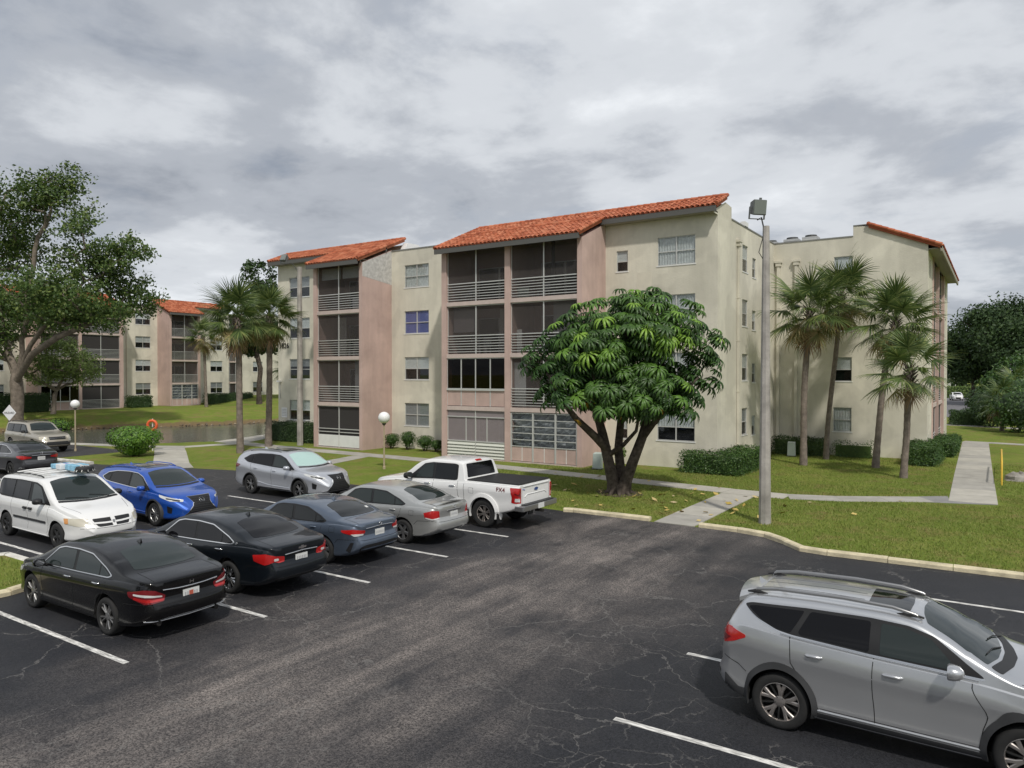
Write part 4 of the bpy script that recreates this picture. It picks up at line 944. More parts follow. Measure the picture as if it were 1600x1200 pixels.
    def arches(s, m='cladding', wdt=.075, off=.018, axles=None):
        for ax in (axles or s.axles):
            for sg, v in ((1, 'L'), (-1, 'R')):
                R_ = s.tyre[0] + .05; cz = s.tyre[0] + .02; out = []; inn = []; n = 26
                for k in range(n + 1):
                    a = -.30 + (PI + .60) * k / n
                    z = cz + (R_ + wdt) * math.sin(a); z2 = cz + (R_ - .004) * math.sin(a)
                    out.append((ax + (R_ + wdt) * math.cos(a), max(z, .2))); inn.append((ax + (R_ - .004) * math.cos(a), max(z2, .2)))
                mb = MB(); vs_ = []
                for (xo, zo), (xi, zi) in zip(out, inn):
                    lo, no = s.hit(xo, zo, v); li, ni = s.hit(xi, zi, v); yy = sg * (s.fh(ax) + .004); li = Vector((xi - s.x0, max(abs(li.y), abs(yy)) * sg, zi)); lo = Vector((xo - s.x0, lo.y, zo))
                    vs_ += [lo, lo + Vector((0, sg * off, 0)), li + Vector((0, sg * off, 0)), li + Vector((0, -sg * .06, 0))]
                mb.add(vs_, [(4 * i + j, 4 * i + j + 1, 4 * i + j + 5, 4 * i + j + 4) for i in range(n) for j in range(3)]); part('wheel_arch_trim', mb, m, s.root, 40)
    def plate(s, y, z, red=False, view='B'):
        l, n = s.hit(y, z, view); d = -1 if view == 'B' else 1; mb = MB(); x = l.x + d * .012
        mb.box(x - .006, x + .006, y - .155, y + .155, z - .078, z + .078); pl = part('license_plate', mb, 'plate', s.root)
        xs_ = x + d * .0075
        for k in range(6):
            if red and k in (2, 3): continue
            yy = y - .11 + .044 * k; mb = MB(); mb.box(min(xs_, x), max(xs_, x), yy - .013, yy + .013, z - .03, z + .032); part('plate_mark', mb, 'shade_grey', pl)
        if red:
            mb = MB(); mb.box(min(xs_, x), max(xs_, x), y - .04, y + .04, z - .04, z + .045); part('plate_mark', mb, 'plate_red', pl)
    def fin(s, x, m=None):
        l, n = s.hit(x, 0, 'T'); mb = MB(); cx, cz = l.x, l.z
        mb.add([(cx - .09, -.022, cz - .01), (cx - .09, .022, cz - .01), (cx + .10, .012, cz - .01), (cx + .10, -.012, cz - .01), (cx - .085, 0, cz + .075), (cx - .03, 0, cz + .05)], [(0, 1, 4), (1, 2, 5, 4), (3, 0, 4, 5), (2, 3, 5)]); part('antenna', mb, m or s.pm, s.root, 60)
    def oval(s, name, view, a, b, ra, rb, m='chrome', off=.012, ring=True, wdt=.012):
        """an oval badge ring"""
        P = []; n = 24
        for k in range(n + 1):
            t_ = 2 * PI * k / n; l, nn = s.hit(a + ra * math.cos(t_), b + rb * math.sin(t_), view); P.append(l + nn * off)
        mb = MB(); mb.tube(P, wdt / 2, 6, cap=False); return part(name, mb, m, s.root, 60)
def ell(cx, cz, a, b, n=20): return [(cx + a * math.cos(2 * PI * k / n), cz + b * math.sin(2 * PI * k / n)) for k in range(n)]
def mir(pts): return [(-q[0], *q[1:]) for q in pts]

def warp(car, f):
    """reshape every panel of a car in one go (x from the tail, y, z), wheels left alone"""
    seen = set()
    def walk(o):
        for ch in o.children:
            if ch.name.startswith('wheel') and ch.type == 'EMPTY': continue
            if ch.type == 'MESH' and ch.data.name not in seen:
                seen.add(ch.data.name); n = len(ch.data.vertices); a = np.empty(n * 3, np.float32); ch.data.vertices.foreach_get('co', a); a = a.reshape(-1, 3); x, y, z = f(a[:, 0] + car.x0, a[:, 1], a[:, 2])
                a[:, 0] = x - car.x0; a[:, 1] = y; a[:, 2] = z; ch.data.vertices.foreach_set('co', a.ravel()); ch.data.update()
            walk(ch)
    bpy.context.view_layer.update(); walk(car.root)
def wrap(car, name, ang, P3, m, off=.008, parent=None, rounding=.02):
    A, B_, D, _ = car.axes(ang); pts = [(A.dot(Vector((x - car.x0, y, 0))), z) for x, y, z in P3]
    return car.decal(name, ang, rnd(pts, rounding), m, off, .05, parent)
def wrap2(car, name, ang, P3, m, **kw):
    """the same lamp on both corners: ang is measured for the left side"""
    a = wrap(car, name, ang, P3, m, **kw); b = wrap(car, name, -ang, [(x, -y, z) for x, y, z in P3], m, **kw); return a, b
def seams(c, doors, zlo, ztop, sl=.0):
    for pts in doors:
        for v in 'LR': c.line('door_seam', v, pts)
def spoiler(c, x0, x1, yw, m, drop=.03, th=.05):
    mb = MB(); n = 10; top = []; bot = []
    for i in range(n + 1):
        y = -yw + 2 * yw * i / n; u = (y / yw) ** 2
        zt = c.hit(x1, y * .98, 'T')[0].z + .012
        a = Vector((x0 + .09 * u - c.x0, y, zt - drop - .05 * u)); b = Vector((x1 - c.x0, y * .98, zt - .004)); m_ = (a + b) / 2 + Vector((0, 0, .012))
        top += [a, m_, b]; bot += [a - Vector((-.01, 0, th)), m_ - Vector((0, 0, th)), b - Vector((0, 0, th + .02))]
    k = 3; N_ = len(top); fs = []
    for i in range(n):
        for j in range(2):
            q = (i * k + j, i * k + j + 1, (i + 1) * k + j + 1, (i + 1) * k + j); fs += [q, tuple(x + N_ for x in q[::-1])]
        fs.append((i * k, (i + 1) * k, (i + 1) * k + N_, i * k + N_)); fs.append((i * k + 2, i * k + 2 + N_, (i + 1) * k + 2 + N_, (i + 1) * k + 2))
    for i in (0, n): fs.append((i * k, i * k + N_, i * k + 1 + N_, i * k + 1)); fs.append((i * k + 1, i * k + 1 + N_, i * k + 2 + N_, i * k + 2))
    mb.add(top + bot, fs); return part('spoiler', mb, m, c.root, 40)
def wipers(c, x, y0, y1, zoff=.02):
    for yy in (y0, y1):
        a = c.hit(x, yy, 'T'); b = c.hit(x - .14, yy - .55, 'T'); m_ = c.hit(x - .09, yy - .27, 'T')
        mb = MB(); mb.tube([a[0] + a[1] * .012, m_[0] + m_[1] * zoff, b[0] + b[1] * zoff], .008, 6); part('wiper', mb, 'trim_black', c.root, 60)
CARG = 'vehicles parked in the car park'
# ---------------------------------------------------------------- sedans (tail towards the camera, nose to -X)
def sedan(name, label, rear_x, yc, L, W, H, ro, wb, tyre, pm, glass='car_glass', chrome=False, turn=0.0, rz=PI):
    kx, ky, kz = L / 4.89, W / 1.85, H / 1.465
    X = lambda pts: [(q[0] * kx, q[1] * kz, *q[2:]) for q in pts]; Y = lambda pts: [(q[0] * kx, q[1] * ky) for q in pts]
    top = [(0, .93), (.025, 1.02), (.09, 1.055), (.35, 1.095), (.62, 1.125), (1.0, 1.27), (1.5, 1.405), (1.95, 1.455), (2.4, 1.465), (2.8, 1.44), (3.05, 1.375), (3.75, 1.04), (3.9, .995), (4.4, .885), (4.72, .76), (4.89, .60)]
    belt = [(0, .86), (.1, .985), (.5, 1.015), (1.2, .985), (2.2, .95), (3.4, .915), (3.9, .88), (4.4, .78), (4.75, .64), (4.89, .52)]
    low = [(0, .42), (.2, .30), (.7, .21), (4.2, .19), (4.7, .22), (4.89, .32)]
    hw = [(0, .70), (.06, .775), (.18, .84), (.4, .885), (.8, .91), (1.4, .925), (3.4, .925), (4.1, .90), (4.5, .82), (4.78, .66), (4.89, .54)]
    rear = [(.2, .07), (.42, .0), (.60, -.025), (.66, .0), (.74, .055), (.92, .03), (1.05, .0), (1.2, 0)]
    front = [(.2, .06), (.4, 0), (.6, .02), (.8, .12)]
    cx = rear_x - (L / 2 - ro) if rz else rear_x + (L / 2 - ro)
    c = Car(name, label, (cx, yc), rz, L, X(top), X(belt), X(low), Y(hw), pm, (ro, ro + wb), tyre, [(z * kz, d) for z, d in rear], [(z * kz, d) for z, d in front], (.09, .16), .30, CARG)
    c.K = (X, Y, kx, ky, kz)
    dlo = X([(3.50, .93), (3.02, 1.29), (2.80, 1.335), (2.3, 1.355), (1.78, 1.335), (1.22, 1.165), (.98, 1.055), (1.10, 1.005), (2.2, .965)])
    for v in 'LR':
        c.decal('window_trim', v, rnd(dlo, .05), 'chrome' if chrome else 'trim_black', .003)
        if chrome: c.decal('window_trim', v, rnd(X([(3.46, .945), (3.0, 1.272), (2.80, 1.318), (2.3, 1.336), (1.79, 1.316), (1.23, 1.148), (1.03, 1.056), (1.12, 1.022), (2.2, .98)]), .05), 'trim_black', .006)
        c.decal('side_window', v, rnd(X([(3.38, .965), (2.98, 1.258), (2.79, 1.303), (2.35, 1.318), (2.31, .992)]), .03), glass, .009)
        c.decal('side_window', v, rnd(X([(2.22, .995), (2.25, 1.318), (1.80, 1.30), (1.43, 1.205), (1.40, 1.012)]), .03), glass, .009)
        c.decal('quarter_window', v, rnd(X([(1.36, 1.014), (1.385, 1.185), (1.24, 1.13), (1.07, 1.056), (1.14, 1.03)]), .02), glass, .009)
    c.decal('rear_window', 'T', rnd(Y([(.70, -.60), (.62, -.3), (.60, 0), (.62, .3), (.70, .60), (1.37, .50), (1.46, .25), (1.48, 0), (1.46, -.25), (1.37, -.50)]), .05), glass, .004)
    c.decal('windshield', 'T', rnd(Y([(3.06, -.53), (3.02, -.25), (3.01, 0), (3.02, .25), (3.06, .53), (3.62, .68), (3.74, .3), (3.77, 0), (3.74, -.3), (3.62, -.68)]), .04), 'car_glass_clear', .004)
    ax0, ax1 = ro, ro + wb
    for pts in ([(3.40, .90), (3.44, .5), (3.36, .24)], [(2.27, .95), (2.24, .6), (2.26, .24)], [(1.12, .99), (1.16, .78), (1.40, .52), (1.52, .26)], [(1.52, .255), (3.36, .255)]):
        for v in 'LR': c.line('door_seam', v, X(pts))
    for yy in (-.62, .62): c.line('panel_seam', 'T', Y([(.05, yy), (.60, yy * .98)]))
    c.line('panel_seam', 'T', Y([(.57, -.58), (.545, 0), (.57, .58)]))
    c.line('panel_seam', 'B', [(-.78 * ky, .665 * kz), (-.5 * ky, .64 * kz), (.5 * ky, .64 * kz), (.78 * ky, .665 * kz)])
    for v in 'LR': c.line('panel_seam', v, X([(.05, .68), (.55, .66), (.68, .55)]))
    c.line('panel_seam', 'T', Y([(3.95, -.76), (4.6, -.6)])); c.line('panel_seam', 'T', Y([(3.95, .76), (4.6, .6)]))
    c.handle(2.42 * kx, .86 * kz, 'chrome' if chrome else None); c.handle(1.42 * kx, .885 * kz, 'chrome' if chrome else None)
    c.mirror(3.32 * kx, .925 * kz)
    # nose, for completeness from other viewpoints
    c.decal('grille', 'F', rnd([(-.42, .62 * kz), (.42, .62 * kz), (.36, .36), (-.36, .36)], .04), 'trim_black', .004)
    wrap2(c, 'headlight', 50, [(4.62 * kx, .55, .70 * kz), (4.30 * kx, .9, .78 * kz), (4.34 * kx, .9, .68 * kz), (4.66 * kx, .5, .59 * kz)], 'lamp_clear')
    return c
S1 = sedan('parked_car', 'glossy black sedan nearest the camera with chrome window trim and split-spoke wheels', -13.08, 7.70, 4.89, 1.85, 1.465, 1.11, 2.775, (.335, .235), 'paint_black', 'car_glass_clear', True)
c = S1; c.fin(1.62); c.wheels('5twin', 'alloy', 'alloy_dark', .245)
wrap2(c, 'taillight', 148, [(.02, .44, .80), (.02, .46, .70), (.10, .76, .68), (.36, .90, .80), (.40, .90, .88), (.12, .76, .93), (.04, .60, .90)], 'lamp_red_dark')
wrap2(c, 'taillight_strip', 148, [(.02, .50, .80), (.10, .74, .845), (.26, .87, .86), (.26, .87, .835), (.10, .74, .805), (.02, .50, .775)], 'lamp_clear', off=.012)
wrap2(c, 'taillight_strip', 148, [(.02, .46, .745), (.10, .74, .765), (.26, .87, .80), (.26, .87, .765), (.10, .74, .71), (.02, .48, .71)], 'lamp_red', off=.012)
c.bar('chrome_strip', 'B', [(-.52, .895), (-.25, .875), (0, .872), (.25, .875), (.52, .895)], 'chrome', .013, .012)
c.bar('bumper_strip', 'B', [(-.78, .39), (-.5, .355), (0, .345), (.5, .355), (.78, .39)], 'chrome', .013, .008)
c.plate(0, .735, True)
for a, b, w_, h_ in ((-.032, .94, .010, .06), (.032, .94, .010, .06), (0, .94, .05, .012)): c.decal('emblem', 'B', [(a - w_ / 2, b - h_ / 2), (a + w_ / 2, b - h_ / 2), (a + w_ / 2, b + h_ / 2), (a - w_ / 2, b + h_ / 2)], 'chrome', .014)
for yy in (-.55, .55): mb = MB(); mb.tube([(-c.x0 + .02, yy, .32), (-c.x0 + .3, yy, .32)], .045, 12); part('exhaust', mb, 'brake', c.root, 60)
S2 = sedan('parked_car', 'dark charcoal sedan with wide chrome window trim beside the black sedan', -13.45, 10.42, 5.11, 1.854, 1.50, 1.20, 2.837, (.345, .245), 'paint_charcoal', 'car_glass_tint', True)
c = S2; c.wheels('5vee', 'chrome', 'alloy_dark', .25); c.fin(1.75)
wrap2(c, 'taillight', 150, [(.02, .40, .86), (.02, .40, .75), (.06, .52, .74), (.08, .62, .78), (.14, .78, .72), (.34, .89, .80), (.36, .90, .92), (.12, .78, .95), (.04, .6, .89)], 'lamp_red')
wrap2(c, 'taillight_lens', 150, [(.03, .54, .84), (.03, .54, .79), (.08, .62, .79), (.08, .62, .84)], 'lamp_clear', off=.014)
c.bar('chrome_strip', 'B', [(-.42, .89), (0, .915), (.42, .89)], 'chrome', .013, .012); c.plate(0, .765)
bow = [(-.10, -.018), (-.035, -.018), (-.03, -.036), (.035, -.036), (.03, -.018), (.10, -.018), (.09, .018), (.03, .018), (.025, .036), (-.04, .036), (-.035, .018), (-.11, .018)]
c.decal('emblem', 'B', [(a, b + .975) for a, b in bow], 'chrome', .014)
for v in 'LR': c.decal('emblem', v, ell(.98, 1.07, .026, .026, 12), 'chrome', .008)
c.decal('diffuser', 'B', rnd([(-.6, .44), (.6, .44), (.5, .33), (-.5, .33)], .03), 'cladding', .004)
S3 = sedan('parked_car', 'blue-grey compact sedan between the charcoal sedan and the silver sedan', -13.67, 13.18, 4.63, 1.78, 1.435, 1.02, 2.70, (.325, .205), 'paint_bluegrey', 'car_glass', False)
c = S3; c.wheels('hub6', 'alloy', 'alloy_dark', .225); c.fin(1.6)
wrap2(c, 'taillight', 150, [(.02, .44, .86), (.02, .46, .79), (.08, .72, .76), (.36, .86, .83), (.38, .86, .88), (.10, .74, .91)], 'lamp_red')
wrap2(c, 'taillight_lens', 150, [(.02, .5, .79), (.06, .70, .80), (.16, .78, .80), (.10, .72, .745), (.03, .5, .755)], 'lamp_clear', off=.014)
c.bar('chrome_strip', 'B', [(-.46, .90), (0, .925), (.46, .90)], 'chrome', .010, .010); c.plate(0, .76)
c.oval('emblem', 'B', 0, .97, .05, .033); c.oval('emblem', 'B', 0, .975, .03, .014)
c.decal('lower_bumper', 'B', rnd([(-.66, .48), (-.5, .52), (.5, .52), (.66, .48), (.6, .31), (-.6, .31)], .03), 'trim_black', .006)
wrap2(c, 'bumper_blade', 140, [(.08, .74, .60), (.12, .80, .60), (.24, .84, .40), (.16, .78, .36)], 'trim_black', off=.006)
c.decal('sticker', 'T', [(.80, -.40), (.88, -.40), (.88, -.48), (.80, -.48)], 'plate', .009)
for v in 'LR': c.line('fuel_flap', v, rnd([(.62, .93), (.80, .93), (.80, .80), (.62, .80)], .03) + [(.63, .93)], wdt=.006)
S4 = sedan('parked_car', 'silver sedan with a grey rear spoiler parked beside the white pickup', -13.5, 15.85, 4.81, 1.795, 1.49, 1.06, 2.72, (.325, .205), 'paint_silver', 'car_glass_clear', False)
c = S4; c.wheels('5', 'alloy', 'alloy_dark', .22)
wrap2(c, 'taillight', 145, [(.04, .56, .95), (.03, .54, .76), (.12, .74, .73), (.26, .85, .77), (.30, .86, .90), (.12, .74, .965)], 'lamp_red')
wrap2(c, 'taillight_lens', 145, [(.03, .55, .775), (.12, .74, .745), (.25, .84, .785), (.25, .84, .755), (.12, .74, .715), (.03, .55, .745)], 'lamp_clear', off=.012)
c.decal('plate_garnish', 'B', rnd([(-.30, .93), (.30, .93), (.30, .90), (-.30, .90)], .01), 'chrome', .014); c.plate(0, .80)
c.oval('emblem', 'B', 0, 1.0, .048, .032); spoiler(c, .0, .30, .60, 'paint_silver', -.02, .03)
for v in 'LR': c.line('fuel_flap', v, rnd([(.66, .93), (.82, .93), (.82, .80), (.66, .80)], .03) + [(.67, .93)], wdt=.006)
S5 = sedan('parked_car', 'dark grey sedan at the left edge with red taillights, parked before the beige SUV', -37.1, 15.95, 4.63, 1.76, 1.495, 1.01, 2.70, (.32, .205), 'paint_sentra', 'car_glass', True)
c = S5; c.wheels('5twin', 'alloy_dark', 'alloy_dark', .22)
wrap2(c, 'taillight', 150, [(.02, .36, .90), (.02, .38, .84), (.10, .74, .80), (.36, .86, .88), (.36, .86, .95), (.10, .74, .97)], 'lamp_red')
c.bar('chrome_strip', 'B', [(-.40, .955), (0, .965), (.40, .955)], 'chrome', .014, .010); c.plate(0, .82); c.oval('emblem', 'B', 0, 1.03, .04, .04)
wrap2(c, 'bumper_blade', 140, [(.06, .60, .44), (.12, .80, .46), (.22, .84, .40), (.10, .62, .38)], 'chrome', off=.006)
# ---------------------------------------------------------------- SUVs and others (nose to +X)
def suv_glass(c, dlo, wins, trim='trim_black', glass='car_glass', inner=None):
    for v in 'LR':
        c.decal('window_trim', v, rnd(dlo, .05), trim, .003)
        if inner: c.decal('window_trim', v, rnd(inner, .05), 'trim_black', .006)
        for k, wq in enumerate(wins): c.decal('side_window', v, rnd(wq, .035), glass[k] if isinstance(glass, list) else glass, .010)
# foreground silver SUV
V1 = Car('parked_car', 'large silver SUV with roof rails, a sunroof and dark wheel arches in the right foreground', (-1.04, 10.68), 0, 4.6,
         [(0, .97), (.06, 1.06), (.16, 1.18), (.36, 1.45), (.47, 1.555), (.62, 1.605), (1.0, 1.64), (1.6, 1.655), (2.3, 1.65), (2.72, 1.61), (3.0, 1.505), (3.62, 1.15), (3.76, 1.095), (4.2, 1.01), (4.45, .90), (4.6, .72)],
         [(0, .92), (.1, 1.04), (.25, 1.13), (.5, 1.19), (1.2, 1.13), (2.4, 1.07), (3.4, 1.03), (3.8, .99), (4.2, .90), (4.45, .78), (4.6, .62)],
         [(0, .46), (.15, .36), (.5, .27), (.9, .24), (3.9, .22), (4.4, .25), (4.6, .4)], [(0, .73), (.06, .80), (.2, .865), (.5, .90), (1.0, .922), (3.6, .922), (4.1, .90), (4.4, .80), (4.55, .66), (4.6, .57)],
         'paint_rav', (1.0, 3.66), (.362, .235), [(.3, .05), (.45, -.03), (.60, -.05), (.70, .02), (.9, .03), (1.1, .0)], [(.3, .05), (.5, 0), (.8, .05), (1, .2)], (.07, .12), .27, CARG)
c = V1; c.wheels('5vee', 'alloy_bronze', 'alloy_dark', .252); c.arches('cladding', .065, .012)
suv_glass(c, [(3.50, 1.055), (2.95, 1.44), (2.66, 1.52), (2.2, 1.545), (1.3, 1.535), (.62, 1.50), (.46, 1.47), (.70, 1.29), (.95, 1.185), (1.15, 1.155), (2.2, 1.10)],
          [[(3.22, 1.105), (2.92, 1.405), (2.64, 1.485), (2.34, 1.505), (2.33, 1.13)], [(2.20, 1.135), (2.21, 1.508), (1.38, 1.502), (1.22, 1.22, .04), (1.25, 1.185)], [(1.12, 1.19), (1.29, 1.50), (.66, 1.472), (.56, 1.45), (.76, 1.29), (.96, 1.215)]], 'chrome', ['car_glass_clear', 'car_glass_tint', 'car_glass_tint'],
          [(3.49, 1.075), (2.95, 1.445), (2.66, 1.525), (2.2, 1.55), (1.3, 1.54), (.62, 1.505), (.47, 1.472), (.70, 1.305), (.955, 1.20), (1.15, 1.17), (2.2, 1.115)])
c.decal('windshield', 'T', rnd([(2.86, -.56), (2.80, -.3), (2.78, 0), (2.80, .3), (2.86, .56), (3.50, .72), (3.60, .35), (3.63, 0), (3.60, -.35), (3.50, -.72)], .04), 'car_glass_clear', .004)
c.decal('cowl', 'T', rnd([(3.53, -.73), (3.635, -.35), (3.665, 0), (3.635, .35), (3.53, .73), (3.64, .75), (3.75, .35), (3.78, 0), (3.75, -.35), (3.64, -.75)], .04), 'trim_black', .006)
wipers(c, 3.62, .62, .08)
c.decal('sunroof', 'T', rnd([(2.12, -.40), (2.12, .40), (2.64, .37), (2.66, 0), (2.64, -.37)], .05), 'car_glass', .006)
for yy in (-.27, .0, .27): c.line('roof_crease', 'T', [(.55, yy * .95), (2.05, yy)], wdt=.012, m='cladding')
for v in 'LR':
    for pts in ([(3.36, 1.02), (3.30, .85), (3.22, .6), (3.18, .36)], [(2.27, 1.09), (2.19, .7), (2.13, .33)], [(1.12, 1.16), (1.14, .88), (1.36, .62), (1.50, .36)]): c.line('door_seam', v, pts, wdt=.010)
    c.decal('sill_cladding', v, rnd([(1.45, .255), (3.22, .245), (3.20, .335), (1.47, .35)], .01), 'cladding', .010)
    c.line('crease', v, [(1.50, .40), (3.20, .385)], wdt=.008); c.line('panel_seam', v, [(.08, .80), (.40, .74), (.55, .66)])
    c.bar('sill_moulding', v, [(1.46, .375), (3.22, .362)], 'paint_rav', .014, .0)
for yy in (-.555, .555):
    P = [(.55, .02), (.62, .055), (.9, .068), (1.8, .070), (2.45, .062), (2.72, .045), (2.80, .015)]
    o3 = []
    for x, dz in P: l, n = c.hit(x, yy * (1 if x > .7 else .985), 'T'); o3.append(l + Vector((0, 0, dz)))
    mb = MB(); mb.tube(o3, [.014, .022, .024, .024, .024, .022, .012], 10); rl = part('roof_rail', mb, 'alloy', c.root, 60)
    for x in (.60, 2.66):
        l, n = c.hit(x, yy, 'T'); mb = MB(); mb.tube([l + Vector((-.16, 0, .012)), l + Vector((0, 0, .03)), l + Vector((.16, 0, .012))], [.012, .028, .012], 8); part('rail_foot', mb, 'trim_black', rl, 60)
spoiler(c, .20, .62, .62, 'paint_rav', .035, .06); c.fin(.56)
c.decal('rear_window', 'B', rnd([(-.74, 1.17), (.74, 1.17), (.62, 1.49), (-.62, 1.49)], .04), 'car_glass_tint', .006)
wrap2(c, 'taillight', 140, [(.03, .50, 1.10), (.02, .52, .98), (.10, .78, .93), (.30, .89, .98), (.52, .92, 1.045), (.50, .92, 1.075), (.22, .87, 1.13), (.08, .74, 1.14)], 'lamp_red')
wrap2(c, 'taillight_lens', 140, [(.05, .66, 1.05), (.12, .80, 1.03), (.24, .87, 1.02), (.12, .80, .96), (.05, .66, .99)], 'lamp_red_dark', off=.014)
c.decal('rear_bumper', 'B', rnd([(-.76, .60), (.76, .60), (.66, .37), (-.66, .37)], .05), 'cladding', .010)
for v in 'LR': c.decal('rear_bumper_side', v, rnd([(.10, .58), (.40, .44), (.60, .44), (.585, .30), (.10, .39)], .03), 'cladding', .010)
c.handle(2.48, .945, None, .24); c.handle(1.46, .985, None, .24); c.mirror(3.18, 1.06, None, 1.15); c.plate(0, .80)
c.oval('emblem', 'B', 0, 1.0, .06, .04); c.line('panel_seam', 'T', [(3.80, -.78), (4.4, -.66)]); c.line('panel_seam', 'T', [(3.80, .78), (4.4, .66)])
wrap2(c, 'headlight', 50, [(4.40, .60, .86), (4.02, .93, .92), (4.05, .93, .84), (4.46, .55, .76)], 'lamp_clear'); c.decal('grille', 'F', rnd([(-.5, .58), (.5, .58), (.42, .34), (-.42, .34)], .05), 'trim_black', .005)
def rav_shape(x, y, z):
    cab = np.interp(x, [1.2, 2.25, 3.3, 3.75, 4.5], [0, -.17, -.25, -.24, 0]); X = x + cab * ((1 - sst(2.7, 3.2, x)) * sst(.15, 1.1, z) + sst(2.7, 3.2, x) * sst(.72, 1.02, z)) + np.interp(x, [-.2, .6], [.28, 0])
    return X, y * (1 - .05 * sst(1.15, 1.6, z)), z + .075 * sst(.72, 1.1, z) - .035 * sst(1.2, 1.62, z)
for v in 'LR': V1.bar('belt_moulding', v, [(1.0, 1.165), (1.2, 1.142), (2.2, 1.088), (3.42, 1.05)], 'chrome', .010, .004)
warp(V1, rav_shape)
# silver luxury SUV by the lawn
def lux(label, front_x, yc, L, W, H, ro, wb, tyre, pm, chrome, sunshade, wheel):
    kx, ky, kz = L / 4.89, W / 1.895, H / 1.70
    X = lambda pts: [(q[0] * kx, q[1] * kz, *q[2:]) for q in pts]; Y = lambda pts: [(q[0] * kx, q[1] * ky) for q in pts]
    c = Car('parked_car', label, (front_x - (ro + wb - L / 2), yc), 0, L,
            X([(0, 1.03), (.06, 1.14), (.16, 1.28), (.34, 1.48), (.52, 1.585), (.9, 1.645), (1.6, 1.695), (2.2, 1.70), (2.7, 1.66), (3.0, 1.56), (3.72, 1.17), (3.88, 1.115), (4.4, 1.03), (4.68, .93), (4.84, .80), (4.89, .68)]),
            X([(0, .95), (.1, 1.10), (.3, 1.20), (.6, 1.22), (1.2, 1.155), (2.4, 1.08), (3.4, 1.04), (3.9, 1.01), (4.4, .91), (4.7, .79), (4.89, .58)]),
            X([(0, .48), (.2, .36), (.6, .27), (4.2, .24), (4.7, .27), (4.89, .36)]), Y([(0, .74), (.06, .81), (.2, .875), (.5, .915), (1.1, .945), (3.7, .945), (4.3, .91), (4.62, .80), (4.80, .64), (4.89, .52)]),
            pm, (ro, ro + wb), tyre, [(.3, .06), (.5, -.02), (.7, .0), (.95, .05), (1.1, 0)], [(.3, .03), (.45, -.02), (.7, .02), (.9, .06), (1.05, .18)], (.08, .17), .28, CARG)
    c.wheels(*wheel); 
    suv_glass(c, X([(3.62, 1.075), (3.02, 1.47), (2.70, 1.565), (2.2, 1.59), (1.5, 1.57), (1.0, 1.50), (.62, 1.33), (.90, 1.215), (1.2, 1.185), (2.4, 1.11)]),
              [X([(3.38, 1.115), (2.98, 1.44), (2.69, 1.525), (2.42, 1.545), (2.40, 1.145)]), X([(2.31, 1.15), (2.33, 1.548), (1.52, 1.53), (1.28, 1.475), (1.20, 1.22)]), X([(1.13, 1.225), (1.20, 1.45), (1.02, 1.40), (.74, 1.325), (.92, 1.25)])],
              'chrome' if chrome else 'trim_black', ['car_glass_clear', 'car_glass_tint', 'car_glass_tint'], X([(3.58, 1.09), (3.01, 1.455), (2.70, 1.55), (2.2, 1.575), (1.5, 1.553), (1.0, 1.48), (.68, 1.33), (.92, 1.232), (1.2, 1.20), (2.4, 1.125)]) if chrome else None)
    c.decal('windshield', 'T', rnd(Y([(2.92, -.57), (2.86, -.3), (2.84, 0), (2.86, .3), (2.92, .57), (3.60, .73), (3.71, .35), (3.74, 0), (3.71, -.35), (3.60, -.73)]), .04), 'sunshade' if sunshade else 'car_glass_clear', .005)
    c.decal('cowl', 'T', rnd(Y([(3.64, -.73), (3.75, -.35), (3.78, 0), (3.75, .35), (3.64, .73), (3.72, .74), (3.84, .35), (3.87, 0), (3.84, -.35), (3.72, -.74)]), .02), 'trim_black', .006)
    c.decal('sunroof', 'T', rnd(Y([(1.75, -.40), (1.75, .40), (2.58, .38), (2.61, 0), (2.58, -.38)]), .06), 'car_glass', .006)
    for v in 'LR':
        for pts in ([(3.52, 1.03), (3.60, .7), (3.50, .30)], [(2.35, 1.10), (2.33, .7), (2.36, .30)], [(1.12, 1.19), (1.16, .92), (1.40, .66), (1.56, .36)]): c.line('door_seam', v, X(pts))
        c.decal('sill_cladding', v, rnd(X([(1.55, .27), (3.42, .26), (3.40, .33), (1.57, .35)]), .01), 'cladding', .008)
        c.bar('sill_moulding', v, X([(1.5, .52), (2.2, .43), (3.4, .40)]), pm, .016, .0)
        for yy in (1,):
            o3 = []
            for x, dz in ((.75, .01), (.9, .045), (1.6, .05), (2.3, .045), (2.55, .01)): l, n = c.hit(x * kx, (.60 if v == 'L' else -.60) * ky, 'T'); o3.append(l + Vector((0, 0, dz)))
            mb = MB(); mb.tube(o3, .017, 8); part('roof_rail', mb, 'alloy' if not chrome else pm, c.root, 60)
    spoiler(c, .18, .66, .60 * ky, pm, .02, .05); c.fin(.95 * kx)
    c.decal('rear_window', 'B', rnd([(-.60, 1.20 * kz), (.60, 1.20 * kz), (.55, 1.50 * kz), (-.55, 1.50 * kz)], .05), 'car_glass_tint', .005)
    wrap2(c, 'taillight', 140, [(.05 * kx, .50, 1.09 * kz), (.02, .52, 1.0 * kz), (.10, .80, .95 * kz), (.34, .92, 1.0 * kz), (.46, .94, 1.10 * kz), (.2, .88, 1.14 * kz)], 'lamp_red_dark')
    c.decal('rear_bumper', 'B', rnd([(-.76, .58), (.76, .58), (.66, .40), (-.66, .40)], .05), 'cladding', .008)
    # hourglass grille, lamps
    g = [(-.36, .93 * kz), (.36, .93 * kz), (.27, .76 * kz), (.30, .66 * kz), (.52, .40 * kz), (.46, .33 * kz), (-.46, .33 * kz), (-.52, .40 * kz), (-.30, .66 * kz), (-.27, .76 * kz)]
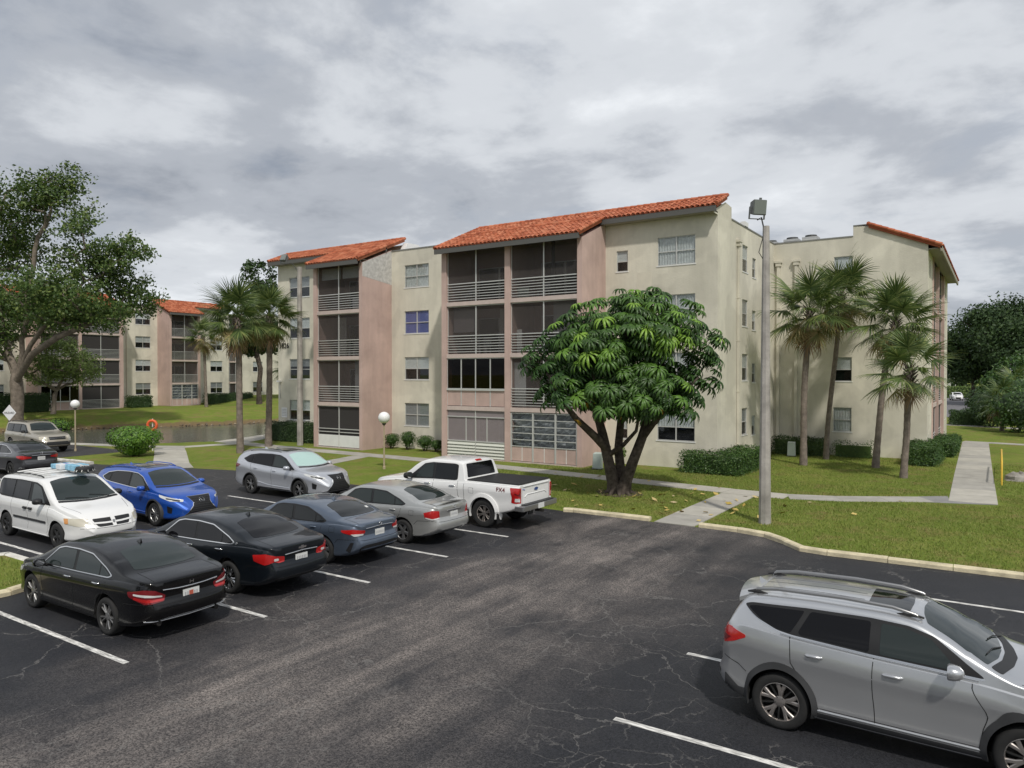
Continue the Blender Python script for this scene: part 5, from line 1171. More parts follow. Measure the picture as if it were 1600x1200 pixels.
    gr = c.decal('grille_frame', 'F', [(a * 1.06, b + (.012 if b > .6 else -.012)) for a, b in g], 'chrome', .006); c.decal('grille', 'F', g, 'trim_black', .010)
    for q in range(9):
        zq = (.38 + q * .06) * kz; hwq = np.interp(zq / kz, [.33, .40, .66, .76, .93], [.44, .48, .28, .26, .34]); c.bar('grille_bar', 'F', [(-hwq, zq), (0, zq), (hwq, zq)], 'cladding', .007, .014)
    c.oval('emblem', 'F', 0, .80 * kz, .085, .06, 'chrome', .02, wdt=.014); c.bar('emblem', 'F', [(-.035, .83 * kz), (-.01, .775 * kz), (.05, .775 * kz)], 'chrome', .009, .022)
    wrap2(c, 'headlight', 42, [(4.74 * kx, .42, .86 * kz), (4.60 * kx, .62, .91 * kz), (4.16 * kx, .93, 1.0 * kz), (4.22 * kx, .93, .93 * kz), (4.55 * kx, .76, .82 * kz), (4.76 * kx, .44, .80 * kz)], 'lamp_clear')
    wrap2(c, 'headlight_inner', 42, [(4.70 * kx, .50, .85 * kz), (4.40 * kx, .82, .92 * kz), (4.42 * kx, .82, .885 * kz), (4.70 * kx, .52, .81 * kz)], 'alloy_dark', off=.013)
    wrap2(c, 'fog_recess', 40, [(4.62 * kx, .72, .62 * kz), (4.50 * kx, .84, .68 * kz), (4.52 * kx, .84, .46 * kz), (4.60 * kx, .74, .44 * kz)], 'trim_black', off=.006)
    c.handle(2.52 * kx, .98 * kz, None, .22); c.handle(1.45 * kx, 1.02 * kz, None, .22); c.mirror(3.36 * kx, 1.07 * kz, None, 1.1)
    c.decal('lower_lip', 'F', rnd([(-.62, .33 * kz), (.62, .33 * kz), (.55, .27 * kz), (-.55, .27 * kz)], .02), 'cladding', .012)
    return c
V2 = lux('pale silver SUV with a reflective sunshade facing right beside the lawn', -21.25, 18.95, 4.89, 1.895, 1.70, 1.10, 2.79, (.37, .235), 'paint_lexsilver', False, True, ('5twin', 'alloy', 'alloy_dark', .25))
V3 = lux('bright blue SUV facing right between the white minivan and the pale silver SUV', -21.3, 13.45, 4.66, 1.865, 1.645, 1.01, 2.69, (.36, .225), 'paint_blue', True, False, ('10', 'alloy', 'alloy_dark', .235)); V3.arches('cladding', .04, .008); V2.arches('cladding', .03, .006)
# white minivan
V4 = Car('parked_van', 'white minivan facing right with parcels lashed to its roof rack', (-20.7 - (3.86 - 2.4), 10.45), 0, 4.81,
         [(0, 1.03), (.05, 1.15), (.15, 1.40), (.28, 1.62), (.5, 1.71), (1.2, 1.745), (2.0, 1.75), (2.55, 1.735), (2.80, 1.67), (3.70, 1.16), (3.86, 1.10), (4.35, .98), (4.62, .86), (4.76, .76), (4.81, .62)],
         [(0, .95), (.1, 1.05), (.4, 1.10), (1.5, 1.10), (2.8, 1.06), (3.6, 1.02), (4.0, .95), (4.4, .85), (4.7, .72), (4.81, .52)],
         [(0, .44), (.2, .34), (.6, .25), (4.3, .22), (4.65, .26), (4.81, .36)], [(0, .80), (.06, .87), (.25, .95), (.8, .985), (3.6, .985), (4.2, .95), (4.5, .85), (4.70, .71), (4.81, .56)],
         'paint_white', (.98, 3.86), (.335, .215), [(.3, .03), (.5, -.03), (.7, .02), (1.0, 0)], [(.3, .04), (.45, -.03), (.58, -.02), (.66, .03), (.85, .08), (1, .15)], (.06, .17), .24, CARG)
c = V4; V4.root['category'] = 'van'; c.wheels('5', 'alloy_dark', 'alloy_dark', .205)
suv_glass(c, [(3.50, 1.085), (2.82, 1.545), (2.5, 1.62), (1.6, 1.635), (.45, 1.60), (.34, 1.5), (.38, 1.16), (.6, 1.125), (2.2, 1.115)],
          [[(3.18, 1.125), (2.80, 1.50), (2.52, 1.575), (2.36, 1.585), (2.42, 1.14)], [(2.22, 1.145), (2.20, 1.60), (1.38, 1.60), (1.38, 1.15)], [(1.30, 1.15), (1.30, 1.60), (.52, 1.57), (.43, 1.5), (.46, 1.18)]], 'trim_black', ['car_glass_clear', 'car_glass_tint', 'car_glass_tint'])
c.decal('windshield', 'T', rnd([(2.80, -.62), (2.72, -.3), (2.70, 0), (2.72, .3), (2.80, .62), (3.58, .78), (3.69, .4), (3.74, 0), (3.69, -.4), (3.58, -.78)], .05), 'car_glass_clear', .005)
c.decal('cowl', 'T', rnd([(3.60, -.78), (3.705, -.4), (3.755, 0), (3.705, .4), (3.60, .78), (3.68, .79), (3.79, .4), (3.84, 0), (3.79, -.4), (3.68, -.79)], .02), 'trim_black', .006); wipers(c, 3.70, .60, -.02)
for v in 'LR':
    for pts in ([(3.42, 1.06), (3.46, .7), (3.38, .27)], [(2.31, 1.12), (2.30, .7), (2.31, .27)], [(1.33, 1.12), (1.34, .8), (1.40, .30)]): c.line('door_seam', v, pts)
    c.decal('side_moulding', v, rnd([(1.45, .66), (3.32, .66), (3.32, .60), (1.45, .60)], .02), 'cladding', .014)
    c.bar('sill_moulding', v, [(1.40, .30), (3.40, .29)], 'paint_white', .018, .0)
    for x in (2.50, 2.20):
        l, n = c.hit(x, .93, v); sg = 1 if v == 'L' else -1; mb = MB(); mb.tube([l + Vector((-.09, sg * .0, 0)), l + Vector((-.07, sg * .02, 0)), l + Vector((.07, sg * .02, 0)), l + Vector((.09, 0, 0))], [.03, .034, .034, .03], 8); part('door_handle', mb, 'trim_black', c.root, 60)
c.mirror(3.14, 1.10, 'trim_black', 1.15)
for yy in (-.60, .60):
    o3 = [c.hit(x, yy, 'T')[0] + Vector((0, 0, dz)) for x, dz in ((.55, .01), (.65, .045), (1.6, .055), (2.3, .045), (2.45, .01))]; mb = MB(); mb.tube(o3, .018, 8); part('roof_rail', mb, 'trim_black', c.root, 60)
for x in (.85, 1.25, 1.65, 2.05):
    o3 = [c.hit(x, yy, 'T')[0] + Vector((0, 0, .06)) for yy in (-.60, -.3, 0, .3, .60)]; mb = MB(); mb.tube(o3, .02, 6); part('crossbar', mb, 'paint_white', c.root, 60)
c.decal('grille', 'F', rnd([(-.50, .80), (.50, .80), (.40, .60), (-.40, .60)], .05), 'trim_black', .006)
c.decal('grille_cross', 'F', [(-.055, .82), (.055, .82), (.045, .58), (-.045, .58)], 'paint_white', .02); c.decal('grille_cross', 'F', [(-.50, .715), (-.2, .70), (.2, .70), (.50, .715), (.48, .675), (.2, .66), (-.2, .66), (-.48, .675)], 'paint_white', .018)
c.decal('emblem', 'F', rnd([(-.035, .715), (0, .73), (.035, .715), (.025, .66), (0, .64), (-.025, .66)], .01), 'alloy', .03)
wrap2(c, 'headlight', 38, [(4.66, .50, .80), (4.58, .64, .83), (4.22, .93, .84), (4.28, .93, .70), (4.60, .70, .63), (4.68, .50, .64)], 'lamp_hazy')
wrap2(c, 'turn_signal', 38, [(4.24, .93, .83), (4.36, .88, .83), (4.38, .88, .70), (4.29, .93, .70)], 'lamp_amber', off=.014)
c.decal('air_intake', 'F', rnd([(-.50, .42), (.50, .42), (.42, .33), (-.42, .33)], .03), 'trim_black', .006); c.line('panel_seam', 'F', [(-.75, .58), (0, .565), (.75, .58)])
c.line('panel_seam', 'T', [(3.85, -.80), (4.5, -.62)]); c.line('panel_seam', 'T', [(3.85, .80), (4.5, .62)])
c.decal('rear_window', 'B', rnd([(-.65, 1.14), (.65, 1.14), (.58, 1.56), (-.58, 1.56)], .05), 'car_glass_tint', .005); wrap2(c, 'taillight', 145, [(.03, .76, 1.1), (.03, .78, .80), (.16, .92, .80), (.24, .93, 1.1)], 'lamp_red')
# parcels on the rack
zr = c.hit(2.0, 0, 'T')[0].z + .08
pr = thing('roof_parcel', 'pale blue wrapped boxes lashed across the white minivan roof', 'parcel', (V4.root.location.x - .35, 10.75, zr + .006))
random.seed(4)
for i, (x, y, w_, d_, h_, m_) in enumerate(((-.62, .05, .34, .50, .13, 'parcel'), (-.26, .0, .36, .46, .15, 'parcel_white'), (.10, .08, .34, .44, .16, 'parcel'), (.44, .02, .30, .42, .17, 'parcel'))):
    mb = MB(); mb.box(-w_ / 2, w_ / 2, -d_ / 2, d_ / 2, 0, h_); o = part('box', mb, m_, pr, loc=(x, y, 0), rot=(0, 0, random.uniform(-.15, .15))); bv = o.modifiers.new('b', 'BEVEL'); bv.width = .02; bv.segments = 2
    mb = MB(); mb.box(-w_ / 2 - .004, w_ / 2 + .004, -.03, .03, -.002, h_ + .004); part('strap', mb, 'parcel_white' if m_ == 'parcel' else 'shade_blue', o)
cg = thing('roof_bundle', 'black netted bundle at the front end of the minivan roof load', 'bundle', (V4.root.location.x + .42, 10.75, zr + .006))
mb = MB(); mb.lathe([(.05, 0), (.13, .01), (.15, .07), (.13, .14), (.05, .16), (0, .165)], 14); part('bag', mb, 'cladding', cg, 40, scale=(1.3, 1.7, 1))
for k in range(5):
    a = PI * k / 5; mb = MB(); mb.tube([(.165 * math.cos(a) * q * 1.28, .165 * math.sin(a) * q * 1.68, .165 * math.sqrt(max(0, 1 - q * q)) + .006) for q in (-1, -.75, -.4, 0, .4, .75, 1)], .008, 5); part('strap', mb, 'alu', cg, 60)
# white pickup
V5 = Car('pickup_truck', 'white four-door pickup with a black bed cover parked nearest the lawn', (-12.87 - (2.945 - 1.24), 18.85), PI, 5.89,
         [(0, 1.335), (.02, 1.345), (.5, 1.35), (1.9, 1.35), (1.965, 1.36), (1.99, 1.42), (2.06, 1.75), (2.13, 1.90), (2.4, 1.945), (3.0, 1.955), (3.5, 1.93), (3.75, 1.87), (4.42, 1.42), (4.55, 1.34), (5.2, 1.25), (5.65, 1.15), (5.82, 1.02), (5.89, .88)],
         [(0, 1.30), (1.9, 1.315), (2.1, 1.30), (3.2, 1.25), (4.3, 1.22), (4.7, 1.21), (5.3, 1.13), (5.7, 1.0), (5.89, .78)],
         [(0, .66), (.3, .56), (.8, .46), (5.2, .42), (5.6, .44), (5.89, .52)], [(0, .935), (.05, .965), (.2, .985), (.8, 1.0), (4.6, 1.0), (5.3, .98), (5.65, .88), (5.82, .76), (5.89, .66)],
         'paint_white', (1.24, 4.92), (.43, .29), [(.5, .0), (.8, .0), (1.3, .0)], [(.5, .0), (.8, 0), (1.1, .05), (1.3, .2)], (.015, .10), .22, CARG)
c = V5; V5.root['category'] = 'pickup'; c.wheels('6twin', 'alloy_bronze', 'alloy_dark', .25); c.arches('paint_white', .10, .035)
suv_glass(c, [(4.24, 1.265), (4.20, 1.33), (3.62, 1.765), (3.3, 1.82), (2.40, 1.83), (2.26, 1.80), (2.24, 1.36), (2.34, 1.33), (3.2, 1.315), (3.8, 1.285)],
          [[(4.02, 1.305), (3.60, 1.72), (3.32, 1.78), (3.24, 1.785), (3.24, 1.345), (3.7, 1.335)], [(3.14, 1.35), (3.13, 1.785), (2.42, 1.79), (2.31, 1.77), (2.30, 1.39), (2.37, 1.365)]], 'trim_black', ['car_glass_clear', 'car_glass'])
c.decal('windshield', 'T', rnd([(3.78, -.66), (3.72, 0), (3.78, .66), (4.33, .80), (4.44, 0), (4.33, -.80)], .05), 'car_glass_clear', .005)
c.decal('rear_window', 'B', rnd([(-.74, 1.42), (.74, 1.42), (.68, 1.83), (-.68, 1.83)], .06), 'car_glass_tint', .005); c.decal('brake_light', 'B', [(-.14, 1.905), (.14, 1.905), (.14, 1.87), (-.14, 1.87)], 'lamp_red', .02)
l0 = 1.358
mb = MB(); mb.box(.03 - c.x0, 1.93 - c.x0, -.86, .86, l0 - .01, l0 + .035); o = part('bed_cover', mb, 'tonneau', c.root); bv = o.modifiers.new('b', 'BEVEL'); bv.width = .015
for v in 'LR':
    for pts in ([(4.28, 1.22), (4.30, .9), (4.26, .52)], [(3.19, 1.30), (3.17, .9), (3.19, .52)], [(2.22, 1.32), (2.20, .9), (2.06, .60), (2.06, .52)], [(1.97, 1.31), (1.97, .50)]): c.line('door_seam', v, pts, wdt=.012)
    c.decal('vent', v, rnd([(4.50, 1.185), (4.78, 1.175), (4.76, 1.125), (4.50, 1.135)], .01), 'trim_black', .010)
    c.bar('step', v, [(2.1, .50), (4.2, .50)], 'paint_white', .03, .02); c.line('fuel_flap', v, rnd([(1.60, 1.16), (1.78, 1.16), (1.78, 1.0), (1.60, 1.0)], .03) + [(1.62, 1.16)], wdt=.006)
for x in (3.42, 2.42): c.handle(x, 1.17, 'chrome', .24)
c.mirror(4.08, 1.27, 'trim_black', 1.45)
c.line('tailgate_seam', 'B', [(-.76, .74), (-.76, 1.31)], wdt=.012); c.line('tailgate_seam', 'B', [(.76, .74), (.76, 1.31)], wdt=.012); c.line('tailgate_seam', 'B', [(-.76, .75), (.76, .75)], wdt=.012)
c.bar('tailgate_crease', 'B', [(-.62, .98), (-.5, 1.05), (.5, 1.05), (.62, .98)], 'paint_white', .02, -.004); c.bar('tailgate_lip', 'B', [(-.72, 1.30), (.72, 1.30)], 'paint_white', .02, .01)
c.decal('emblem', 'B', ell(0, 1.165, .11, .045), 'ford_blue', .012); c.oval('emblem', 'B', 0, 1.165, .11, .045, 'chrome', .014, wdt=.01)
c.bar('badge', 'B', [(.62, 1.20), (.72, 1.22)], 'shade_blue', .012, .008)
for sg, v in ((1, 'L'), (-1, 'R')):
    a = 180 - sg * 35
    wrap(c, 'taillight', a, [(.02, sg * .80, 1.27), (.02, sg * .80, .83), (.10, sg * .985, .82), (.17, sg * 1.0, .84), (.16, sg * 1.0, 1.0), (.22, sg * 1.0, 1.12), (.22, sg * 1.0, 1.27)], 'lamp_red', off=.012)
    wrap(c, 'taillight_lens', a, [(.03, sg * .86, .97), (.03, sg * .86, .87), (.08, sg * .97, .87), (.08, sg * .97, .97)], 'lamp_clear', off=.020)
    wrap(c, 'taillight_lens', a, [(.03, sg * .83, 1.24), (.03, sg * .83, 1.0), (.045, sg * .90, 1.05), (.10, sg * .985, 1.10), (.10, sg * .985, 1.13), (.045, sg * .90, 1.09), (.03, sg * .855, 1.22)], 'lamp_red_dark', off=.018)
    t_ = text_mesh('FX4', .19, 'lamp_red_dark', .008); l, n = c.hit(.60, 1.185, v)
    ob('decal_lettering', t_, c.root, (l.x, l.y + sg * .010, l.z), (R(90), 0, PI if sg > 0 else 0))
mb = MB(); mb.box(-c.x0 - .20, -c.x0 - .02, -.95, .95, .60, .76); mb.box(-c.x0 - .18, -c.x0 + .12, -.97, -.90, .60, .75); mb.box(-c.x0 - .18, -c.x0 + .12, .90, .97, .60, .75); rb_ = part('rear_bumper', mb, 'alloy', c.root); bv = rb_.modifiers.new('b', 'BEVEL'); bv.width = .02; bv.segments = 2
mb = MB(); mb.box(-c.x0 - .17, -c.x0 + .0, -.80, .80, .761, .79); part('bumper_pad', mb, 'cladding', rb_)
mb = MB(); mb.box(-c.x0 - .215, -c.x0 - .20, -.16, .16, .605, .755); part('license_plate', mb, 'plate', c.root)
mb = MB(); mb.box(-c.x0 - .28, -c.x0 - .0, -.045, .045, .49, .57); part('hitch', mb, 'brake', c.root)
for sg in (1, -1): mb = MB(); mb.box(.70 - c.x0, .73 - c.x0, sg * .87 - .13, sg * .87 + .13, .18, .62); part('mud_flap', mb, 'trim_black', c.root)
c.decal('grille', 'F', rnd([(-.52, 1.02), (.52, 1.02), (.45, .70), (-.45, .70)], .05), 'trim_black', .008); wrap2(c, 'headlight', 40, [(5.74, .60, 1.05), (5.50, .93, 1.06), (5.52, .93, .84), (5.78, .60, .82)], 'lamp_clear')
# beige SUV behind the dark grey sedan, at the left edge
V6 = Car('parked_car', 'beige SUV facing right at the left edge, behind the dark grey sedan', (-48.6, 21.3), 0, 4.87,
         [(0, 1.1), (.05, 1.2), (.12, 1.45), (.25, 1.68), (.5, 1.74), (1.5, 1.765), (2.4, 1.755), (2.75, 1.68), (3.40, 1.22), (3.55, 1.17), (4.3, 1.09), (4.7, .98), (4.83, .88), (4.87, .74)],
         [(0, 1.0), (.1, 1.08), (.5, 1.12), (1.5, 1.12), (2.8, 1.09), (3.5, 1.07), (4.2, 1.0), (4.65, .90), (4.87, .62)], [(0, .5), (.2, .42), (.7, .34), (4.2, .32), (4.7, .34), (4.87, .42)],
         [(0, .78), (.1, .86), (.4, .915), (.9, .935), (3.8, .935), (4.4, .91), (4.7, .82), (4.82, .73), (4.87, .66)], 'paint_beige', (1.0, 3.85), (.37, .24), [(.4, .03), (.6, -.03), (.8, .02), (1, 0)], [(.4, .0), (.6, -.02), (.75, .03), (1, .06)], (.06, .12), .24, CARG)
c = V6; c.wheels('5', 'alloy', 'alloy_dark', .225)
suv_glass(c, [(3.26, 1.125), (2.74, 1.58), (2.4, 1.63), (.5, 1.62), (.40, 1.55), (.44, 1.17), (2.2, 1.135)], [[(3.02, 1.16), (2.68, 1.545), (2.40, 1.59), (2.26, 1.59), (2.26, 1.165)], [(2.16, 1.17), (2.16, 1.59), (1.32, 1.59), (1.32, 1.18)], [(1.22, 1.18), (1.22, 1.59), (.55, 1.58), (.52, 1.2)]], 'trim_black', ['car_glass_clear', 'car_glass', 'car_glass'])
c.decal('windshield', 'T', rnd([(2.78, -.58), (2.70, 0), (2.78, .58), (3.30, .72), (3.42, 0), (3.30, -.72)], .05), 'car_glass_clear', .005); wipers(c, 3.38, .5, 0)
for yy in (-.6, .6): o3 = [c.hit(x, yy, 'T')[0] + Vector((0, 0, dz)) for x, dz in ((.6, .01), (.7, .05), (1.6, .06), (2.35, .05), (2.5, .01))]; mb = MB(); mb.tube(o3, .02, 8); part('roof_rail', mb, 'cladding', c.root, 60)
c.decal('grille', 'F', rnd([(-.46, .93), (.46, .93), (.44, .77), (-.44, .77)], .02), 'trim_black', .008); c.bar('grille_bar', 'F', [(-.44, .85), (.44, .85)], 'chrome', .012, .014)
wrap2(c, 'headlight', 30, [(4.80, .52, .95), (4.62, .90, .97), (4.64, .90, .78), (4.82, .52, .76)], 'lamp_hazy'); c.decal('front_bumper', 'F', rnd([(-.82, .66), (.82, .66), (.78, .46), (-.78, .46)], .04), 'cladding', .008)
c.mirror(3.02, 1.13, 'trim_black', 1.15); c.handle(2.42, 1.02); c.handle(1.5, 1.02)
for v in 'LR':
    for pts in ([(3.2, 1.1), (3.24, .6), (3.2, .38)], [(2.21, 1.12), (2.2, .38)], [(1.27, 1.12), (1.3, .8), (1.5, .4)]): c.line('door_seam', v, pts)
    c.decal('side_moulding', v, rnd([(1.6, .58), (3.4, .58), (3.4, .46), (1.6, .46)], .02), 'cladding', .01)
# far car in the street on the right
V7 = Car('parked_car', 'small white car far off in the street behind the dark trees', (-6.3, 152), R(-80), 4.5, [(0, .9), (.1, 1.03), (.6, 1.1), (1.4, 1.4), (2.3, 1.46), (2.9, 1.36), (3.5, 1.03), (4.2, .88), (4.5, .62)], [(0, .84), (.2, .97), (1.2, .97), (3.3, .92), (4.2, .76), (4.5, .5)],
         [(0, .42), (.4, .25), (4.0, .22), (4.5, .34)], [(0, .7), (.2, .84), (1, .9), (3.4, .9), (4.2, .78), (4.5, .54)], 'paint_white', (1.0, 3.6), (.33, .2), (), (), (.08, .14), .3, CARG)
c = V7; c.wheels('5', 'alloy', 'alloy_dark', .22); c.decal('windshield', 'T', rnd([(2.92, -.5), (2.9, .5), (3.44, .66), (3.44, -.66)], .05), 'car_glass', .005); c.decal('rear_window', 'T', rnd([(.68, -.56), (.68, .56), (1.32, .48), (1.32, -.48)], .05), 'car_glass', .005)
suv_glass(c, [(3.3, .95), (2.85, 1.29), (2.2, 1.345), (1.5, 1.31), (.95, 1.05), (1.1, 1.0)], [[(3.1, .98), (2.8, 1.26), (2.2, 1.31), (2.2, 1.0)], [(2.1, 1.0), (2.1, 1.31), (1.55, 1.28), (1.1, 1.05), (1.2, 1.02)]])
c.decal('grille', 'F', rnd([(-.4, .6), (.4, .6), (.35, .35), (-.35, .35)], .04), 'trim_black', .006); wrap2(c, 'headlight', 45, [(4.28, .50, .72), (4.0, .86, .78), (4.05, .86, .68), (4.32, .5, .62)], 'lamp_clear'); wrap2(c, 'taillight', 145, [(.04, .5, .92), (.04, .5, .78), (.3, .86, .80), (.3, .86, .92)], 'lamp_red')
# ------------------------------------------------------------------ street furniture
RV = Vector((_c, _s, 0)); FV = Vector((-_s, _c, 0))      # right of / away from the camera
def flood_pole(label, x, y, h, w0, w1, head, yaw, tilt, glabel):
    r = thing('floodlight_pole', label, 'pole', (x, y, 0), R(20), 'floodlight poles')
    mb = MB(); n = 8
    mb.lathe([(w0 / 2 * 1.06, -.1), (w0 / 2, .3), ((w0 * .6 + w1 * .4) / 2, h * .4), (w1 / 2, h), (0, h)], 8); part('shaft', mb, 'pole', r, 30)
    # arm and lamp head
    hx, hz = head; d = RV.copy(); ang = -R(20); d = Vector((d.x * math.cos(ang) - d.y * math.sin(ang), d.x * math.sin(ang) + d.y * math.cos(ang), 0))
    p0 = Vector((0, 0, h - .25)); p1 = d * hx * .55 + Vector((0, 0, h + (hz - h) * .62 - .08)); p2 = d * hx + Vector((0, 0, hz - .38))
    mb = MB(); mb.tube([p0, p0 + d * hx * .2 + Vector((0, 0, .12)), p1, p2], .022, 8); mb.tube([p0 + Vector((0, 0, -.9)), p0 + d * -.22 + Vector((0, 0, -.55)), p0 + d * -.10 + Vector((0, 0, -.1)), p0 + d * hx * .3 + Vector((0, 0, .15))], .012, 6); part('arm', mb, 'steel_dark', r, 60)
    hd = ob('lamp_head', None, r, d * hx + Vector((0, 0, hz)), (tilt, 0, yaw - R(20)))
    mb = MB(); s_ = .23
    mb.add([(-s_, -.16, -s_ * 1.05), (s_, -.16, -s_ * 1.05), (s_, -.16, s_), (-s_, -.16, s_), (-s_ * .72, .16, -s_ * .8), (s_ * .72, .16, -s_ * .8), (s_ * .72, .16, s_ * .75), (-s_ * .72, .16, s_ * .75)], [(0, 3, 2, 1), (4, 5, 6, 7), (0, 1, 5, 4), (1, 2, 6, 5), (2, 3, 7, 6), (3, 0, 4, 7)]); o = part('housing', mb, 'lamp_grey', hd); b = o.modifiers.new('b', 'BEVEL'); b.width = .02
    mb = MB(); mb.box(-s_ * .88, s_ * .88, -.18, -.155, -s_ * .9, s_ * .86); part('lens', mb, 'lamp_glass', hd)
    mb = MB()
    for sx in (-1, 1): mb.box(sx * (s_ + .02) - .012, sx * (s_ + .02) + .012, -.03, .03, -.34, .02)
    mb.box(-s_ - .03, s_ + .03, -.03, .03, -.355, -.33); mb.box(.06, .12, -.02, .04, s_, s_ + .07); part('bracket', mb, 'lamp_grey', hd)
    return r
flood_pole('tall weathered concrete pole with a square floodlight beside the lawn path', -6.0, 23.2, 9.15, .36, .20, (-.27, 9.72), R(YAW) + R(12), R(8), 0)
flood_pole('tall concrete pole with a tilted floodlight before the left balconies', -37.8, 32.2, 11.55, .40, .30, (-.95, 12.1), R(YAW) + R(-30), R(-25), 0)
def globe_lamp(label, x, y, h, r_):
    r = thing('globe_lamp', label, 'lamp', (x, y, float(gh(x, y))), 0, 'globe lamps')
    mb = MB(); mb.lathe([(.07, -.05), (.07, .12), (.045, .14), (.038, h - r_ * 1.1)], 12); part('post', mb, 'post_tan', r, 40)
    mb = MB(); mb.lathe([(.06, h - r_ * 1.25), (.10, h - r_ * 1.1), (.10, h - r_ * .92), (.05, h - r_ * .85)], 16); part('collar', mb, 'steel_dark', r, 40)
    mb = MB(); mb.lathe([(r_ * math.sin(PI * k / 14) + 1e-4, h - r_ * math.cos(PI * k / 14)) for k in range(15)], 24); part('globe', mb, 'globe', r, 180)
globe_lamp('white globe lamp on a thin tan post by the pink balcony pier', -24.91, 26.37, 2.5, .285)
globe_lamp('white globe lamp on a tan post beside the pond path', -46.16, 22.31, 2.82, .255)
# hazard sign
x, y = gp(14, 700); r = thing('warning_sign', 'white diamond warning sign on a post by the pond', 'sign', (x, y, 0), R(YAW) - R(12))
mb = MB(); mb.tube([(0, .04, -.1), (0, .04, 2.5)], .03, 8); part('post', mb, 'steel_dark', r, 60)
mb = MB(); mb.add([(0, 0, 1.70), (.50, 0, 2.20), (0, 0, 2.70), (-.50, 0, 2.20), (0, .02, 1.70), (.50, .02, 2.20), (0, .02, 2.70), (-.50, .02, 2.20)], [(0, 1, 2, 3), (7, 6, 5, 4), (0, 4, 5, 1), (1, 5, 6, 2), (2, 6, 7, 3), (3, 7, 4, 0)]); bd = part('board', mb, 'sign_white', r)
ob('lettering', text_mesh('HAZARD', .19, 'letter'), bd, (0, -.006, 2.19), (R(90), 0, 0))
# lifebuoys
def buoy(label, x, y, zc, rr):
    z0 = float(gh(x, y)); r = thing('lifebuoy_post', label, 'lifebuoy', (x, y, z0), R(YAW), 'lifebuoys by the pond')
    mb = MB(); mb.tube([(0, .06, -.1), (0, .06, zc - z0 + rr + .12)], .03, 8); part('post', mb, 'white_paint', r, 60)
    P = [(rr * math.cos(2 * PI * k / 24), 0, zc - z0 + rr * math.sin(2 * PI * k / 24)) for k in range(25)]; mb = MB(); mb.tube(P, rr * .30, 10, cap=False); rg = part('ring', mb, 'orange', r, 60)
    for a in (.25, .75, 1.25, 1.75):
        mb = MB(); mb.tube([(rr * math.cos(a * PI + q), 0, zc - z0 + rr * math.sin(a * PI + q)) for q in (-.09, 0, .09)], rr * .315, 10); part('band', mb, 'orange', rg, 60)
buoy('orange lifebuoy showing above the round trimmed bush', -42.4, 24.9, 1.55, .27)
x, y = -73.0, 60.5; buoy('orange lifebuoy on a post far across the pond lawn', x, y, float(gh(x, y)) + 1.35, .30)
# utility boxes
def ubox(label, x, y):
    r = thing('utility_box', label, 'box', (x, y, 0), R(8), 'pale green utility boxes')
    mb = MB(); mb.add([(-.22, -.18, .04), (.22, -.18, .04), (.22, .18, .04), (-.22, .18, .04), (-.20, -.13, .78), (.20, -.13, .78), (.20, .17, .82), (-.20, .17, .82)], [(0, 1, 5, 4), (1, 2, 6, 5), (2, 3, 7, 6), (3, 0, 4, 7), (4, 5, 6, 7), (0, 3, 2, 1)]); o = part('cabinet', mb, 'box_green', r); b = o.modifiers.new('b', 'BEVEL'); b.width = .02
    mb = MB(); mb.box(-.26, .26, -.22, .22, -.03, .045); part('plinth', mb, 'steel_dark', r)
ubox('pale green utility box at the foot of the pink pier', -16.2, 32.0); ubox('pale green utility box before the hedge of the right wing', -9.7, 43.1)
# yellow handrail and rock by the side path
r = thing('handrail', 'yellow metal handrail along the side path on the right', 'handrail', (.12, 36.6, 0))
mb = MB(); mb.tube([(0, 0, -.05), (0, 0, .85), (0, .1, .95), (0, 6.3, .95), (0, 6.4, .85), (0, 6.4, -.05)], .035, 8); part('top_rail', mb, 'yellow', r, 60)
for q in (2.1, 4.2): mb = MB(); mb.tube([(0, q, -.05), (0, q, .93)], .03, 8); part('post', mb, 'yellow', r, 60)
mb = MB(); mb.tube([(0, .02, .5), (0, 6.38, .5)], .022, 8); part('mid_rail', mb, 'yellow', r, 60)
random.seed(8); mb = MB(); n = 10; vs_ = []
for j in range(6):
    for k in range(n):
        a = 2 * PI * k / n; ph = PI / 2 * j / 5; q = random.uniform(.82, 1.15); vs_.append((.62 * math.cos(a) * math.cos(ph) * q, .5 * math.sin(a) * math.cos(ph) * q, .42 * math.sin(ph) * q - .05))
mb.add(vs_, [(j * n + k, j * n + (k + 1) % n, (j + 1) * n + (k + 1) % n, (j + 1) * n + k) for j in range(5) for k in range(n)])
ob('rock', mb.mesh('rock', 'rock', 25), None, (.75, 38.6, 0), label='low grey rock beside the yellow handrail', cat='rock')

# ------------------------------------------------------------------ plants
rng = np.random.default_rng(11)
def leaf_quads(centres, size, normals=None, jitter=.6, droop=0.0, aspect=.5):
    """rhombic leaves at centres: returns verts, faces"""
    n = len(centres); d = rng.normal(size=(n, 3)); d /= np.linalg.norm(d, axis=1)[:, None]
    if normals is not None: d = d * jitter + normals; d /= np.linalg.norm(d, axis=1)[:, None] + 1e-9
    a = np.cross(d, rng.normal(size=(n, 3))); a /= np.linalg.norm(a, axis=1)[:, None] + 1e-9
    a[:, 2] -= droop; a /= np.linalg.norm(a, axis=1)[:, None]
    b = np.cross(d, a); s_ = size * rng.uniform(.65, 1.3, n)[:, None]
    V = np.stack([centres - a * s_ * .5, centres + b * s_ * aspect * .5, centres + a * s_ * .5, centres - b * s_ * aspect * .5], 1).reshape(-1, 3)
    F = np.arange(4 * n).reshape(n, 4); return V, F
